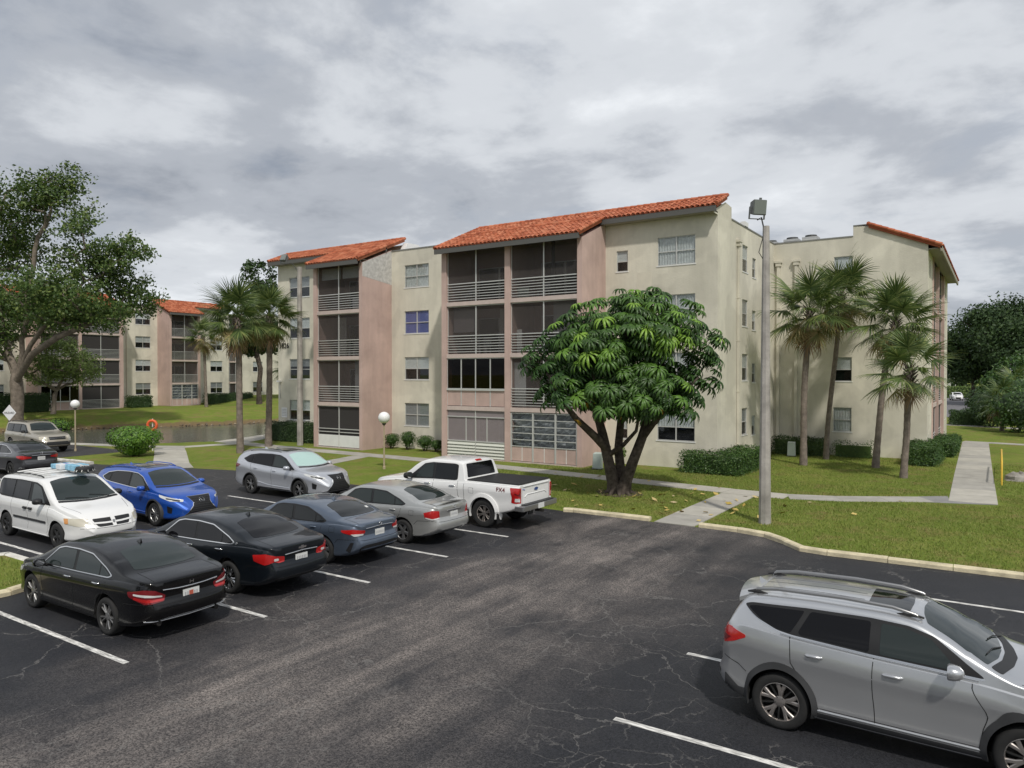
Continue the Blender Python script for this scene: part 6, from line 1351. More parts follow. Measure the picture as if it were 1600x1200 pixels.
def grow(base, top, targets, r0, seed=1, wob=.25, limbs=()):
    """branch skeleton from a trunk through targets; returns tube mesh builder"""
    rs = random.Random(seed); base, top = Vector(base), Vector(top); nodes = []; par = []
    n = 7
    for k in range(n + 1):
        t_ = k / n; nodes.append(base.lerp(top, t_) + Vector((math.sin(t_ * 5 + seed) * .12, math.cos(t_ * 4 + seed) * .12, 0)) * wob * 4 * t_); par.append(k - 1)
    for lb in limbs:
        pi = n; a = nodes[n]
        for tgt in lb:
            tgt = Vector(tgt); m = max(2, int((tgt - a).length / 1.2))
            for k in range(1, m + 1): nodes.append(a.lerp(tgt, k / m) + Vector((rs.uniform(-1, 1), rs.uniform(-1, 1), rs.uniform(-.5, .5))) * .16); par.append(pi); pi = len(nodes) - 1
            a = nodes[pi]
    targets = sorted([Vector(t_) for t_ in targets], key=lambda q: (q - top).length)
    ends = []
    for tg in targets:
        best = min(range(len(nodes)), key=lambda i: (nodes[i] - tg).length + (1.2 if nodes[i].z > tg.z else 0) + (3.0 if i < n - 2 else 0))
        a = nodes[best]; L_ = (tg - a).length; m = max(1, min(5, int(L_ / .9))); pi = best
        for k in range(1, m + 1):
            t_ = k / m; q = a.lerp(tg, t_); q.z += math.sin(t_ * PI) * L_ * .06
            if k < m: q += Vector((rs.uniform(-1, 1), rs.uniform(-1, 1), rs.uniform(-.6, .8))) * wob * .5
            nodes.append(q); par.append(pi); pi = len(nodes) - 1
        ends.append(pi)
    cnt = [0] * len(nodes)
    for e in ends:
        i = e
        while i >= 0: cnt[i] += 1; i = par[i]
    mx = max(cnt); rad = [max(.012, r0 * (c / mx) ** .48) for c in cnt]
    for k in range(n + 1): rad[k] *= 1.0 + .35 * max(0, 1 - k / 2.2)
    mb = MB(); child = {}
    for i, p_ in enumerate(par): child.setdefault(p_, []).append(i)
    done = set(); stack = [0]; used = set()
    def chain(i, start):
        pts = ([nodes[start]] if start is not None else []) + [nodes[i]]; rr = ([min(rad[start], rad[i] * 1.25)] if start is not None else []) + [rad[i]]; cur = i
        while True:
            ch = child.get(cur, [])
            if not ch: break
            mnx = max(ch, key=lambda q: cnt[q])
            for q in ch:
                if q != mnx: stack2.append((q, cur))
            pts.append(nodes[mnx]); rr.append(rad[mnx]); cur = mnx
        rr[-1] *= .5
        mb.tube(pts, rr, 10 if rr[0] > .12 else (7 if rr[0] > .05 else 4))
    stack2 = [(0, None)]
    while stack2:
        i, s_ = stack2.pop(); chain(i, s_)
    return mb
def blob_points(blobs, n, shell=.45, seed=0):
    """points in the outer shell of a union of ellipsoids (x, y, z, rx, ry, rz)"""
    g = np.random.default_rng(seed); out = []
    B_ = np.array(blobs); wgt = B_[:, 3] * B_[:, 4]; wgt = wgt / wgt.sum()
    while len(out) < n:
        b = B_[g.choice(len(B_), p=wgt)]; d = g.normal(size=3); d /= np.linalg.norm(d); t_ = 1 - shell * g.random() ** 1.5; p_ = b[:3] + d * b[3:] * t_
        dep = min(1 - np.linalg.norm((p_ - c[:3]) / c[3:]) for c in B_ if True) if False else max(1 - np.linalg.norm((p_ - c[:3]) / c[3:]) for c in B_)
        if dep > shell * 1.05: continue
        out.append(p_)
    return np.array(out)
def tree(name, label, base, trunk_top, blobs, n_cl, per, leaf, spread, mats=('bark', 'leaf_tree'), r0=.4, seed=1, group=None, shell=.6, wob=.25, aspect=.5, branches=None, flat=.7, cat='tree', limbs=()):
    bx, by = base; z0 = float(gh(bx, by)) - .08
    r = thing(name, label, cat, (bx, by, z0), 0, group)
    C_ = blob_points(blobs, n_cl, shell, seed)
    nb = branches or min(len(C_), 90); sel = C_[:nb]
    part('trunk', grow((0, 0, 0), trunk_top, [tuple(q) for q in sel], r0, seed, wob, limbs), mats[0], r, 60)
    g = np.random.default_rng(seed + 50); off = g.normal(size=(n_cl, per, 3)); off /= np.linalg.norm(off, axis=2)[:, :, None]; off *= (g.random((n_cl, per, 1)) ** .5) * np.array([1, 1, flat]) * spread * (.55 + .6 * g.random((n_cl, 1, 1)))
    P = (C_[:, None, :] + off).reshape(-1, 3); mid = C_.mean(0); nr = P - mid; nr[:, 2] += 1.5; nr /= np.linalg.norm(nr, axis=1)[:, None]
    V_, F_ = leaf_quads(P, leaf, nr, 1.0, .25, aspect); ob('crown', np_mesh('crown', V_, F_, mats[1]), r)
    return r
# big spreading tree at the left edge, beyond the pond
def at(px, py, d):
    """offset from the left tree's base, for a point seen at (px, py) at depth d"""
    l = (px - 800) / FPX * d; return Vector((l * _c - d * _s, l * _s + d * _c, CAMH + (HZ - py) / FPX * d))
tb = at(24, 660, 66.0); D0 = 66.0
def tb_blob(px, py, rp, rz=None, dd=0): q = at(px, py, D0 + dd); s_ = D0 / FPX; return (q.x - tb.x, q.y - tb.y, q.z - tb.z, rp * s_, rp * s_ * .9, (rz or rp) * s_)
def tbp(px, py, dd=0): q = at(px, py, D0 + dd); return (q.x - tb.x, q.y - tb.y, q.z - tb.z)
blobs = [tb_blob(60, 300, 62, 38), tb_blob(105, 275, 36, 28), tb_blob(125, 340, 40, 46, -2), tb_blob(25, 370, 70, 50, 2), tb_blob(150, 400, 58, 38), tb_blob(205, 385, 40, 28, -1), tb_blob(195, 440, 50, 32, 1), tb_blob(90, 450, 80, 46, -3), tb_blob(-30, 330, 66, 60), tb_blob(-60, 440, 70, 56),
         tb_blob(30, 480, 80, 46, 2), tb_blob(135, 480, 72, 26, -2), tb_blob(225, 465, 34, 22), tb_blob(-30, 520, 50, 30)]
tree('spreading_tree', 'tall spreading tree with open crown at the left edge beyond the pond', (tb.x, tb.y), (.2, .1, 4.2), blobs, 1150, 42, .30, 1.1, ('bark', 'leaf_tree'), .52, 5, 'trees', .85, .2, .55, 300, limbs=[[tbp(36, 520), tbp(48, 440, -1), tbp(62, 360), tbp(90, 300)], [tbp(12, 520, 1), tbp(-8, 440), tbp(-20, 360, 1), tbp(10, 300)], [tbp(50, 530, -1), tbp(85, 480, -2), tbp(135, 430, -1), tbp(190, 410)], [tbp(5, 540, 1.5), tbp(-40, 490, 2), tbp(-80, 430, 1)], [tbp(48, 545, -2), tbp(90, 515, -3), tbp(150, 490, -2)]])
tree('small_tree', 'small light green tree before the far building, right of the big trunk', (-78.0, 35.6), (-.5, .6, 2.4), [(-.3, .9, 5.6, 2.3, 2.3, 2.2), (.6, 2.4, 4.6, 2.0, 2.0, 1.6), (-.9, -.8, 4.6, 1.9, 1.9, 1.6), (0, .6, 7.0, 1.3, 1.3, 1.0)], 130, 60, .26, 1.0, ('bark', 'leaf_pale'), .20, 7, 'trees', .6)
# trees behind
def far_tree(label, px, d, top_y, rp, seed, mats=('bark_dark', 'leaf_dark'), per=46, n=150, name='dense_tree', low=.25):
    q = at(px, 600, d); s_ = d / FPX; H_ = CAMH + (HZ - top_y) * s_; R_ = rp * s_; g = random.Random(seed); bl = [(0, 0, H_ - R_ * .75, R_ * .75, R_ * .75, R_ * .72)]
    for k in range(7):
        a = 2 * PI * k / 7 + g.random(); z = H_ * (low + (1 - low) * g.uniform(.2, .72)); bl.append((R_ * .55 * math.cos(a), R_ * .55 * math.sin(a), z, R_ * .55, R_ * .55, R_ * g.uniform(.35, .5)))
    tree(name, label, (q.x, q.y), (0, 0, H_ * low), bl, n, per, .30 + .0018 * d, R_ * .42, mats, .3, seed, 'dense trees behind the buildings', .5, branches=30)
far_tree('broad dark tree filling the sky line at the far right edge', 1578, 108, 466, 62, 3, n=380, per=90)
far_tree('dark tree directly right of the wing roof, left of the broadest one', 1520, 118, 500, 46, 4, n=260, per=80)
far_tree('dark tree at the right edge behind the shrubs', 1640, 100, 480, 60, 6, n=200)
far_tree('low dark tree over the far street', 1496, 175, 556, 34, 12, n=90)
far_tree('dark green tree top showing left of the main roof behind the palms', 405, 92, 418, 36, 9, n=150)
far_tree('light feathery tree among the dark ones on the right', 1592, 78, 548, 44, 14, ('bark_dark', 'leaf_hedge'), n=130, low=.18)
# ---- umbrella tree
sx, sy = -12.23, 25.95
um = thing('umbrella_tree', 'umbrella tree with drooping glossy leaf whorls and forked trunk on the lawn', 'tree', (sx, sy, -.03), 0, 'trees')
def W(r_, z, d=0.0): v = RV * r_ + FV * d; return Vector((v.x, v.y, z))
mb = MB()
stems = [([W(-.1, 0), W(-.22, .5), W(-.42, 1.4, .05), W(-.62, 2.3), W(-.85, 3.2, .1), W(-1.0, 4.2, .2), W(-1.2, 5.4, .3)], [.36, .24, .20, .18, .15, .11, .05]),
         ([W(.12, 0, -.1), W(.25, .55, -.15), W(.52, 1.3, -.2), W(.85, 2.2, -.25), W(1.1, 3.1, -.2), W(1.45, 4.2, -.1), W(1.8, 5.4)], [.34, .24, .20, .18, .15, .10, .05]),
         ([W(.0, .1, .25), W(.12, .8, .3), W(.05, 1.8, .45), W(.18, 3.0, .6), W(.3, 4.6, .7), W(.4, 6.4, .8)], [.30, .20, .16, .14, .11, .05]),
         ([W(-.45, 1.75), W(-1.0, 2.3, -.4), W(-1.7, 2.95, -.7), W(-2.3, 3.7, -.8), W(-2.8, 4.7, -.6)], [.18, .15, .12, .09, .04]),
         ([W(.8, 2.1, -.2), W(1.3, 2.9, -.6), W(2.1, 3.7, -.7), W(2.9, 4.5, -.6)], [.15, .12, .09, .04]),
         ([W(-.42, 1.5), W(.1, 1.95, -.5), W(.55, 2.5, -.7), W(.7, 3.4, -.8)], [.11, .08, .065, .04]),
         ([W(-.75, 2.9), W(-.9, 3.8, -.9), W(-1.2, 4.9, -1.4)], [.14, .1, .04]), ([W(1.0, 3.0, -.2), W(.9, 3.9, -1.0), W(.8, 5.0, -1.6)], [.14, .1, .04])]
for pts, rr in stems: mb.tube(resample([q for q in pts], 10), rr, 12)
for k in range(9):
    a = 2 * PI * k / 9 + .3; L_ = random.uniform(.5, .95); mb.tube([(.2 * math.cos(a), .2 * math.sin(a), .32), (.45 * math.cos(a), .45 * math.sin(a), .10), (L_ * math.cos(a), L_ * math.sin(a), -.02)], [.13, .09, .03], 6)
part('trunk', mb, 'bark_dark', um, 60)
def whorl(seed, n=12, L=.52, wd=.082):
    g = random.Random(seed); V_ = []; F_ = []
    for k in range(n):
        a = 2 * PI * k / n + g.uniform(-.14, .14); l = L * g.uniform(.85, 1.15); dr = g.uniform(.9, 1.35); ca, sa = math.cos(a), math.sin(a); o = len(V_); ang = -.15; x = .05; z = 0.0; m = 6
        for i in range(m + 1):
            t_ = i / m; hw_ = wd / 2 * (math.sin(PI * min(1, .06 + t_ * .92)) ** .8) * (1 if i < m else .15)
            for e, dz in ((-1, -.032), (0, .0), (1, -.032)): V_.append((x * ca - e * hw_ * sa, x * sa + e * hw_ * ca, z + dz * (1 if 0 < i < m else .2)))
            x += l / m * math.cos(ang); z -= l / m * math.sin(ang); ang += dr * 1.75 / m
        for i in range(m):
            for j in range(2): q = o + i * 3 + j; F_.append((q, q + 1, q + 4, q + 3))
    return np.array(V_), np.array(F_)
ub = []
for r_, z, q in ((1.23, 7.2, .93), (.39, 7.35, .76), (-1.04, 6.7, 1.0), (-2.05, 6.2, .93), (-3.0, 5.3, .93), (-2.4, 4.6, .93), (-2.7, 3.95, .62), (2.5, 6.8, .95), (3.2, 5.8, .93), (3.45, 4.75, .76), (2.55, 4.3, .95), (1.3, 4.0, .85), (.9, 5.3, 1.3), (-.4, 5.2, 1.15), (1.15, 3.35, .45), (-1.3, 4.9, .9), (0.0, 4.05, .75), (-1.0, 4.0, .65), (2.0, 3.75, .65)):
    q *= .9; ub.append((r_, z, 0, q, q, q))
    if abs(r_) < 2.6 and z > 3.8: ub += [(r_ * .85, z - .45, -1.25, q * .85, q * .85, q * .85), (r_ * .85, z - .4, 1.3, q * .9, q * .9, q * .9)]
    if abs(r_) < 1.5 and z > 4.5: ub += [(r_ * .8, z - 1.1, -2.2, q * .7, q * .7, q * .7), (r_ * .8, z - 1.0, 2.3, q * .7, q * .7, q * .7)]
UB = []
for r_, z, d, rx, ry, rz_ in ub: v = W(r_, z, d); UB.append((v.x, v.y, v.z, (rx + ry) / 2, (rx + ry) / 2, rz_))
WP = blob_points(UB, 1450, .42, 21)
cen = np.array([0.2, 0, 3.6]); NR = WP - cen; NR /= np.linalg.norm(NR, axis=1)[:, None]; NR[:, 2] = NR[:, 2] * .5 + 1.05; NR /= np.linalg.norm(NR, axis=1)[:, None]
score = -(WP @ np.array([FV.x, FV.y, 0])) + .55 * WP[:, 2] + .35 * np.linalg.norm(WP - np.array([0, 0, 5]), axis=1); order = np.argsort(-score)
variants = [whorl(k, 11 + k % 3, .44 + .03 * (k % 4)) for k in range(5)]; wm = [np_mesh('leaf_whorl', v, f, 'leaf_schef', True) for v, f in variants]
random.seed(6)
for i in order[:300]:
    q = Vector(NR[i]).to_track_quat('Z', 'Y').to_matrix().to_4x4() @ Matrix.Rotation(random.uniform(0, 6.28), 4, 'Z'); e = q.to_euler()
    ob('leaf_whorl', wm[i % 5], um, tuple(WP[i]), e, scale=random.uniform(.62, 1.22))
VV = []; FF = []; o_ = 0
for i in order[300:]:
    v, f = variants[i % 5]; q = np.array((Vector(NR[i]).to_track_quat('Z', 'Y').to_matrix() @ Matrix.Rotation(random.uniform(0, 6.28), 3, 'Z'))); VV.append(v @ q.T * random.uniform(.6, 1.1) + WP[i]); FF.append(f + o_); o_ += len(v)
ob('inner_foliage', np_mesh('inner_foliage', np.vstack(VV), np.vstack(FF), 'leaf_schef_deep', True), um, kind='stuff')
VV = []; FF = []; o_ = 0; random.seed(15)
mat('leaf_yellow', (.50, .27, .03), .5, island=[(0, (.45, .22, .02)), (1, (.58, .36, .05))], trans=.2)
for r_, z, d in ((-2.05, 3.55, -1.3), (-1.55, 3.6, -1.4), (-1.35, 3.75, -1.4), (-1.85, 2.95, -1.2), (-.4, 3.2, -1.5), (1.1, 3.4, -1.6)):
    v, f = variants[1]; VV.append(v[:84] * .8 + np.array(W(r_, z, d))); FF.append(f[:48] + o_); o_ += 84
ob('yellow_leaves', np_mesh('yellow_leaves', np.vstack(VV), np.vstack(FF), 'leaf_yellow', True), um)
# ---- palms
def frond(seed, L=1.0, n=30, droop=.5, fan=130):
    """costapalmate fan leaf: petiole along +x, then pleated blades fanning out and drooping"""
    g = random.Random(seed); V_ = []; F_ = []; pl = .95
    for i in range(5):
        t_ = i / 4; x = pl * t_; z = -.10 * t_ * t_; w_ = .024 - .012 * t_
        for e in (-1, 1): V_.append((x, e * w_, z + .004))
    for i in range(4): F_.append((2 * i, 2 * i + 1, 2 * i + 3, 2 * i + 2))
    for k in range(n):
        u = (k / (n - 1)) * 2 - 1; a = R(fan) * u + g.uniform(-.06, .06); l = L * (1.0 - .30 * abs(u) ** 1.6) * g.uniform(.78, 1.15); o = len(V_); cs = .28 * (1 - abs(u))
        bx_ = pl - .02 + cs; bz = -.10 - cs * .25; ca, sa = math.cos(a), math.sin(a); m = 4; x = 0; z = 0; ang = .12 + .18 * abs(u); dr = droop * g.uniform(.6, 1.5)
        for i in range(m + 1):
            t_ = i / m; hw_ = (.011, .025, .024, .013, .002)[i]
            V_.append((bx_ + x * ca - hw_ * sa, x * sa + hw_ * ca, bz + z)); V_.append((bx_ + x * ca + hw_ * sa, x * sa - hw_ * ca, bz + z + .008))
            x += l / m * math.cos(ang); z -= l / m * math.sin(ang); ang += dr * (2.2 * t_ + .15) * .55
        for i in range(m): q = o + 2 * i; F_.append((q, q + 1, q + 3, q + 2))
    return np_mesh('frond', V_, F_, 'frond', False)
FR = [frond(k, 1.0 + .1 * (k % 3), 40, .30 + .12 * (k % 4)) for k in range(6)]
FO = []
for k, mname in enumerate(('frond_old', 'frond_old', 'frond_dead')):
    m = frond(20 + k, .95, 26, .7); m.materials.clear(); m.materials.append(MATS[mname]); FO.append(m)
def palm(label, x, y, h, lean=(0, 0), n=34, size=1.0, r0=.17, seed=1, old=.2, group='cabbage palms', low=-62):
    z0 = float(gh(x, y)); g = random.Random(seed); r = thing('fan_palm', label, 'palm', (x, y, z0 - .05), 0, group); mb = MB(); P = []; rr = []; m = 26
    for k in range(m + 1):
        t_ = k / m; b = math.sin(t_ * PI * 1.6 + seed) * .09 * t_; P.append(Vector((lean[0] * t_ ** 1.4 + b, lean[1] * t_ ** 1.4, h * t_))); rr.append(r0 * (1.25 - .25 * min(1, t_ * 6)) * (1 - .10 * t_) * (1 + (.06 if k % 2 else -.02)))
    mb.tube(P, rr, 12); part('trunk', mb, 'bark_palm', r, 40)
    top = P[-1]; mb = MB()
    for k in range(26):                                        # leaf bases under the crown
        a = k * 2.4; z = h - .75 + .75 * k / 26; q = Vector((top.x, top.y, z)); d = Vector((math.cos(a), math.sin(a), .9)).normalized(); mb.tube([q + d * .08, q + d * .42], [.055, .02], 5)
    part('boots', mb, 'bark_dark', r, 60)
    for k in range(n):
        t_ = k / (n - 1); az = k * 2.39996 + g.uniform(-.2, .2); el = 82 - (82 - low) * t_ ** .85 + g.uniform(-7, 7)
        me = FR[g.randrange(6)] if t_ < 1 - old else (FO[g.randrange(2)] if t_ < .95 else FO[2])
        ob('frond', me, r, tuple(top + Vector((0, 0, .05 - .35 * t_))), Matrix.LocRotScale(None, (Matrix.Rotation(az, 3, 'Z') @ Matrix.Rotation(-R(el), 3, 'Y') @ Matrix.Rotation(g.uniform(-.4, .4), 3, 'X')), None).to_euler(), scale=size * g.uniform(.85, 1.12))
    return r
palm('tall fan palm nearest the floodlight pole, leftmost of the right-hand four', -8.24, 39.2, 7.9, (.15, .1), 38, 1.1, .16, 3, .3)
palm('tallest thin fan palm, second of the right-hand four', -7.79, 42.6, 8.9, (.7, .3), 34, 1.08, .13, 5, .3)
palm('leaning fan palm, third of the right-hand four', -5.05, 40.1, 7.3, (.75, .5), 40, 1.1, .15, 8, .3)
palm('short fan palm with loose crown at the right end of the four', -3.51, 36.8, 4.9, (.3, .1), 24, .98, .14, 13, .2, low=-50)
palm('fan palm with yellowing skirt on the left lawn by the pond path', -37.0, 27.1, 8.0, (-.25, .0), 40, 1.08, .18, 17, .32)
palm('fan palm beside the left concrete pole, before the building corner', -38.8, 30.5, 8.4, (.15, .1), 40, 1.06, .19, 19, .28)
palm('slender far palm across the pond with yellow-green fronds', -79.5, 53.5, 8.6, (-.3, -.2), 30, 1.25, .17, 23, .45)
palm('small clump palm at the far end of the building across the pond', -80.5, 66.5, 4.2, (.2, .1), 26, 1.3, .14, 27, .1)
# ---- hedges and shrubs
def hedge(name, label, boxes, leaf=.085, dens=420, m='leaf_hedge', group='hedges', cat='hedge', core='leaf_dark', wob=.08):
    x0 = min(b[0] for b in boxes); y0 = min(b[2] for b in boxes); z0 = float(gh(boxes[0][0], boxes[0][2])); r = thing(name, label, cat, (x0, y0, z0), 0, group); V_ = []; N_ = []; mb = MB()
    for bx0, bx1, by0, by1, h in boxes:
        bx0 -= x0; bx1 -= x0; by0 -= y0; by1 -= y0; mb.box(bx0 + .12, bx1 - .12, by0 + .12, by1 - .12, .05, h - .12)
        for (a0, a1, b0, b1, f, nn) in ((bx0, bx1, by0, by1, lambda a, b: (a, b, h), (0, 0, 1)), (bx0, bx1, .03, h, lambda a, b: (a, by0, b), (0, -1, .3)), (bx0, bx1, .03, h, lambda a, b: (a, by1, b), (0, 1, .3)), (by0, by1, .03, h, lambda a, b: (bx0, a, b), (-1, 0, .3)), (by0, by1, .03, h, lambda a, b: (bx1, a, b), (1, 0, .3))):
            n = int((a1 - a0) * (b1 - b0) * dens); q = rng.random((n, 2))
            for u, w_ in q: p_ = f(a0 + (a1 - a0) * u, b0 + (b1 - b0) * w_); V_.append(p_); N_.append(nn)
    V_ = np.array(V_); N_ = np.array(N_, float); ph = np.sin(V_[:, 0] * 3.1 + 1) * np.cos(V_[:, 1] * 2.7) + np.sin(V_[:, 2] * 6 + V_[:, 0] * 5) * .6
    V_ = V_ + N_ * (ph * wob)[:, None] + rng.normal(size=V_.shape) * .055; V_[:, 2] = np.maximum(V_[:, 2], .02)
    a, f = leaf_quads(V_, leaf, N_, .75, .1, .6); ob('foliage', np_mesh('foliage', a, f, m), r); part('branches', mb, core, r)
    return r
hedge('hedge', 'thick clipped hedge round the near corner of the cream wall', [(-12.45, -9.65, 33.1, 34.35, .92), (-10.95, -9.65, 34.3, 37.6, .95)])
hedge('hedge', 'dark hedge at the foot of the wing behind the first two palms', [(-10.9, -8.15, 43.75, 44.75, .95)], m='leaf_dark')
hedge('hedge', 'loose low hedge between the second palm and the third', [(-7.7, -5.7, 44.0, 44.6, .78)], dens=170, wob=.16)
hedge('hedge', 'clipped hedge at the right end of the wing beside the short palm', [(-3.95, -2.55, 41.9, 47.2, .98), (-3.1, -2.0, 47.2, 53, .85)])
hedge('hedge', 'long dark hedge at the left building corner behind the concrete pole', [(-42.6, -37.2, 33.3, 34.45, 1.25)], m='leaf_dark')
hedge('hedge', 'low dark box hedge before the far street on the right', [(-3.7, -1.1, 77.6, 79.4, 1.3)], leaf=.14, dens=160, m='leaf_dark')
hedge('hedge', 'pale green hedge line along the far street', [(-16, 6, 166, 168, 2.2)], leaf=.25, dens=50, m='leaf_light')
hedge('hedge', 'dark hedge across the pond behind the big tree trunk', [(-83.9, -82.4, 27, 37.4, 1.9)], leaf=.13, dens=150, m='leaf_dark')
hedge('hedge', 'small square hedge across the pond between two balcony stacks', [(-84.9, -83.6, 46.6, 49.2, 1.35)], leaf=.13, dens=150, m='leaf_dark')
hedge('hedge', 'long low hedge across the pond before the far cream wall', [(-84.8, -83.6, 56.6, 63.4, 1.35)], leaf=.13, dens=150, m='leaf_dark')
def shrub(name, label, x, y, rx, rz_, zc, leaf=.10, n=1500, m='leaf_hedge', stems=5, group='shrubs', cat='shrub', sq=2.4, taper=0.0):
    z0 = float(gh(x, y)); r = thing(name, label, cat, (x, y, z0), 0, group); d = rng.normal(size=(n, 3)); d /= (np.abs(d) ** sq).sum(1)[:, None] ** (1 / sq); t_ = 1 - .35 * rng.random(n) ** 2
    P = d * np.array([rx, rx, rz_]) * t_[:, None]; P += (np.sin(P * 5 + 2) * .05); k = 1 - taper * np.clip(-P[:, 2] / rz_, 0, 1); P[:, :2] *= k[:, None]; nr = d.copy(); nr[:, 2] += .35; P[:, 2] += zc; P[:, 2] = np.maximum(P[:, 2], .03)
    a, f = leaf_quads(P, leaf, nr, .7, .1, .6); ob('foliage', np_mesh('foliage', a, f, m), r)
    mb = MB(); g = random.Random(int(x * 10))
    for q in range(stems):
        a = 2 * PI * q / stems; mb.tube([(.05 * math.cos(a), .05 * math.sin(a), -.05), (rx * .35 * math.cos(a), rx * .35 * math.sin(a), zc * .6), (rx * .6 * math.cos(a), rx * .6 * math.sin(a), zc + rz_ * .4)], [.035, .025, .01], 5)
    part('stems', mb, 'bark_dark', r)
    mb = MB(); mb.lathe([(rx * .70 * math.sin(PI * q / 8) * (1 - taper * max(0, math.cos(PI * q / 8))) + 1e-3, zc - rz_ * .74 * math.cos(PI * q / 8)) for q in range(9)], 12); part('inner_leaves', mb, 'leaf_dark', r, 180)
shrub('round_bush', 'bright green trimmed bush narrowing to its base beside the pond path', -40.6, 22.8, 1.28, .80, .92, .12, 5200, 'leaf_bush', 8, None, 'bush', 3.2, .45)
for i, (px, w_, h_, lb) in enumerate(((587, .42, .75, 'small clipped shrub touching the pink pier, leftmost of the row'), (612, .48, .95, 'clipped shrub right of the globe lamp post'), (637, .48, 1.15, 'tallest clipped shrub in the row under the cream wall windows'), (664, .55, .95, 'broad clipped shrub left of the downspout'), (682, .36, .70, 'small light shrub in the corner by the downspout'))):
    t_ = (px - 800) / FPX; d = 33.9 / (t_ * _s + _c); shrub('clipped_shrub', lb, d * (t_ * _c - _s), 33.9, w_, h_ * .42, h_ * .60, .075, 1300, 'leaf_hedge', 5, 'clipped shrubs under the windows', 'shrub', 3)
shrub('yellow_shrub', 'thin yellowish plant beside the utility box at the pink pier', -15.5, 32.9, .35, .35, .75, .12, 260, 'leaf_light', 4)
shrub('bank_shrub', 'bright green low shrub on the far bank by the big trunk', -71.5, 33.0, 1.3, .7, .5, .16, 1100, 'leaf_bush', 5)
for i, (px, py, d, rx, rz_, m, lb) in enumerate(((1550, 640, 64, 1.7, 1.7, 'leaf_dark', 'dark rounded shrub left of the right-edge thicket'), (1590, 640, 58, 1.9, 1.9, 'leaf_hedge', 'leafy green shrub at the right edge above the path'), (1572, 605, 72, 2.0, 2.3, 'leaf_dark', 'tall dark shrub under the feathery tree'), (1600, 600, 66, 2.1, 2.4, 'leaf_hedge', 'tall green shrub at the right edge'), (1532, 625, 78, 1.5, 1.5, 'leaf_dark', 'dark shrub beside the low box hedge'), (1626, 640, 54, 1.8, 1.8, 'leaf_dark', 'dark shrub cut by the right edge'))):
    q = at(px, py, d); shrub('large_shrub', lb, q.x, q.y, rx, rz_, rz_ * 1.02, .22, 1500, m, 6, 'large shrubs on the right', 'shrub', 2.2)
# thicket palms on the right
palm('low dark fan palm in the thicket at the right edge', at(1566, 0, 60).x, at(1566, 0, 60).y, 2.6, (.1, .1), 22, .95, .15, 31, .1, low=-40)
palm('short fan palm behind the thicket shrubs', at(1586, 0, 74).x, at(1586, 0, 74).y, 3.6, (.1, .1), 22, 1.0, .15, 37, .1, low=-40)
# plants behind the viewpoint: they show only as reflections in windows and paint
palm('fan palm behind the viewpoint, mirrored in the silver SUV side window', 2.5, -7.0, 7.5, (.2, .1), 36, 1.3, .2, 41, .2)
tree('dense_tree', 'broad tree behind the viewpoint, mirrored in the car windows', (-16, -20), (0, 0, 2.6), [(0, 0, 6, 5, 4, 3), (-6, 1, 5, 4, 4, 3), (6, 0, 5.2, 4.4, 4, 3)], 130, 50, .5, 1.8, ('bark_dark', 'leaf_dark'), .4, 61, 'dense trees behind the buildings', .5, branches=30)
tree('dense_tree', 'tree row end behind the viewpoint, mirrored in the SUV doors', (12, -19), (0, 0, 2.6), [(0, 0, 6, 5, 4, 3), (-6, 1, 5, 4, 4, 3), (6, 0, 5.2, 4.4, 4, 3)], 130, 50, .5, 1.8, ('bark_dark', 'leaf_dark'), .4, 67, 'dense trees behind the buildings', .5, branches=30)
# weathered white house far right
r = thing('far_house', 'tiny pale house gable between the far trees', 'house', (-13, 215, 0)); mb = MB(); mb.box(-6, 6, 0, 8, 0, 3.2); part('wall', mb, 'white_paint', r); mb = MB(); mb.add([(-6.5, -.4, 3.2), (6.5, -.4, 3.2), (6.5, 8.4, 3.2), (-6.5, 8.4, 3.2), (0, -.4, 6), (0, 8.4, 6)], [(0, 1, 4), (1, 2, 5, 4), (2, 3, 5), (3, 0, 4, 5)]); part('roof', mb, 'white_paint', r)
# ---- fallen leaves
P = []
for k in range(120):
    a = rng.normal(size=2) * (3.2, 2.1); q = (sx + .8 + a[0], sy - .6 + a[1])
    if q[1] < 21.9 or q[1] > 31.6: continue
    P.append((q[0], q[1], .045 + rng.random() * .03))
P = np.array(P); nr = np.zeros_like(P); nr[:, 2] = 1; V_, F_ = leaf_quads(P, .27, nr, .5, 0, .5)
ob('fallen_leaves', np_mesh('fallen_leaves', V_, F_, 'litter'), None, kind='stuff', label='yellow fallen leaves on the grass under the umbrella tree', cat='leaves')
# bare soil ring at the tree foot
mb = MB(); mb.add([(sx + .95 * math.cos(2 * PI * k / 20) * random.uniform(.8, 1.1), sy + .85 * math.sin(2 * PI * k / 20) * random.uniform(.8, 1.1), .012) for k in range(20)], [tuple(range(20))]); mat('soil', (.085, .06, .04), .95, var=.4, vscale=6); ob('soil_patch', mb.mesh('soil_patch', 'soil'), kind='structure')
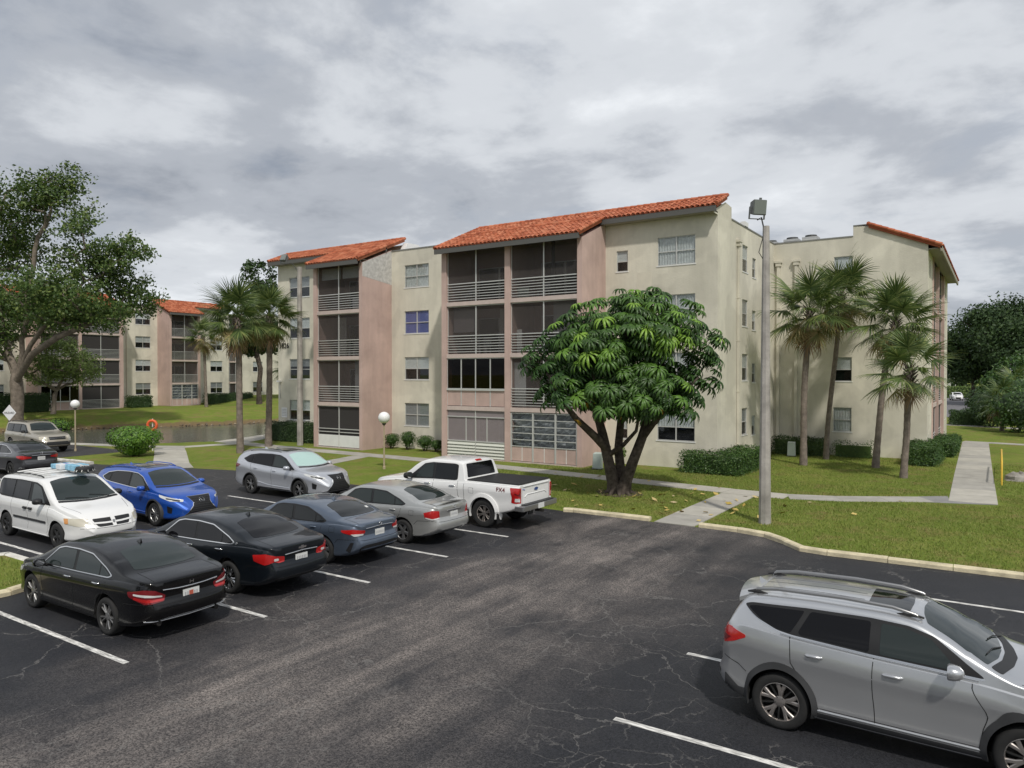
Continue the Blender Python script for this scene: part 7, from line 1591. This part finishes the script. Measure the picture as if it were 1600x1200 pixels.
# ---- grass blades on the nearer lawns
def lawn(x0, x1, y0, y1, n, keep):
    p_ = rng.random((n, 2)) * (x1 - x0, y1 - y0) + (x0, y0); return p_[keep(p_[:, 0], p_[:, 1])]
AS = ASPH; PATHS = [([(-8.28, 21.5), (-8.28, 28.15)], .70), ([(-22, 30.25), (-15, 29.55), (-8.9, 28.85), (-6.6, 28.75), (-4.9, 29.3), (-2.2, 30.9)], .68), ([(-.75, 31.0), (-.95, 40), (-1.3, 58)], .82), ([(-2.2, 30.9), (-.7, 31.2)], .9)]
def keep(x, y):
    ok = poly_sd(AS, x, y) > .28
    for pts, w_ in PATHS:
        for a, b in zip(pts, pts[1:]):
            ex, ey = b[0] - a[0], b[1] - a[1]; t_ = np.clip(((x - a[0]) * ex + (y - a[1]) * ey) / (ex * ex + ey * ey), 0, 1); ok &= np.hypot(x - a[0] - t_ * ex, y - a[1] - t_ * ey) > w_
    ok &= ~((x < -11.2) & (y > 34.5)); ok &= ~((x < -17.0) & (y > 32.0)); ok &= ~((x < -3.2) & (y > 45)); return ok
G = np.vstack([lawn(-20, 13, 20, 33, 125000, keep), lawn(-13, 4, 33, 45, 30000, keep), lawn(-20.8, -17.5, 3.2, 8.1, 6000, lambda x, y: x < 99)])
isl = (G[:, 0] < -17.3) & (G[:, 1] < 9); n = len(G); h = rng.uniform(.035, .085, n); az = rng.random(n) * 6.283; ln = rng.normal(size=(n, 2)) * .03; w_ = .011
z = np.where(isl, .10, 0.0); b0 = np.stack([G[:, 0] - np.cos(az) * w_, G[:, 1] - np.sin(az) * w_, z], 1); b1 = np.stack([G[:, 0] + np.cos(az) * w_, G[:, 1] + np.sin(az) * w_, z], 1); tp = np.stack([G[:, 0] + ln[:, 0], G[:, 1] + ln[:, 1], z + h], 1)
ob('lawn_grass', np_mesh('lawn_grass', np.stack([b0, b1, tp], 1).reshape(-1, 3), np.arange(3 * n).reshape(n, 3), 'grass_blade'), None, kind='stuff', label='short green grass on the lawns around the building', cat='grass')
# ---- far wood closing the horizon beyond the street
n_ = 900; ax_ = rng.random(n_); CX = np.stack([-60 + 190 * ax_, 205 - 95 * np.clip(ax_ - .35, 0, 1) + rng.normal(size=n_) * 5, 0 * ax_], 1); hh = 7.5 + 2.5 * np.sin(ax_ * 23) + 1.5 * np.sin(ax_ * 61); CX[:, 2] = rng.random(n_) ** .7 * hh
CX = CX[(CX[:, 0] > 12) | (CX[:, 0] < -20)]
P = (CX[:, None, :] + rng.normal(size=(len(CX), 26, 3)) * (1.7, 1.7, 1.0)).reshape(-1, 3); P[:, 2] = np.maximum(P[:, 2], .1); nr = np.zeros_like(P); nr[:, 2] = 1; nr[:, 1] = -.6
V_, F_ = leaf_quads(P, .9, nr, 1.0, .2, .6); ob('far_wood', np_mesh('far_wood', V_, F_, 'leaf_dark'), None, kind='stuff', label='far dark band of woodland along the horizon', cat='wood')
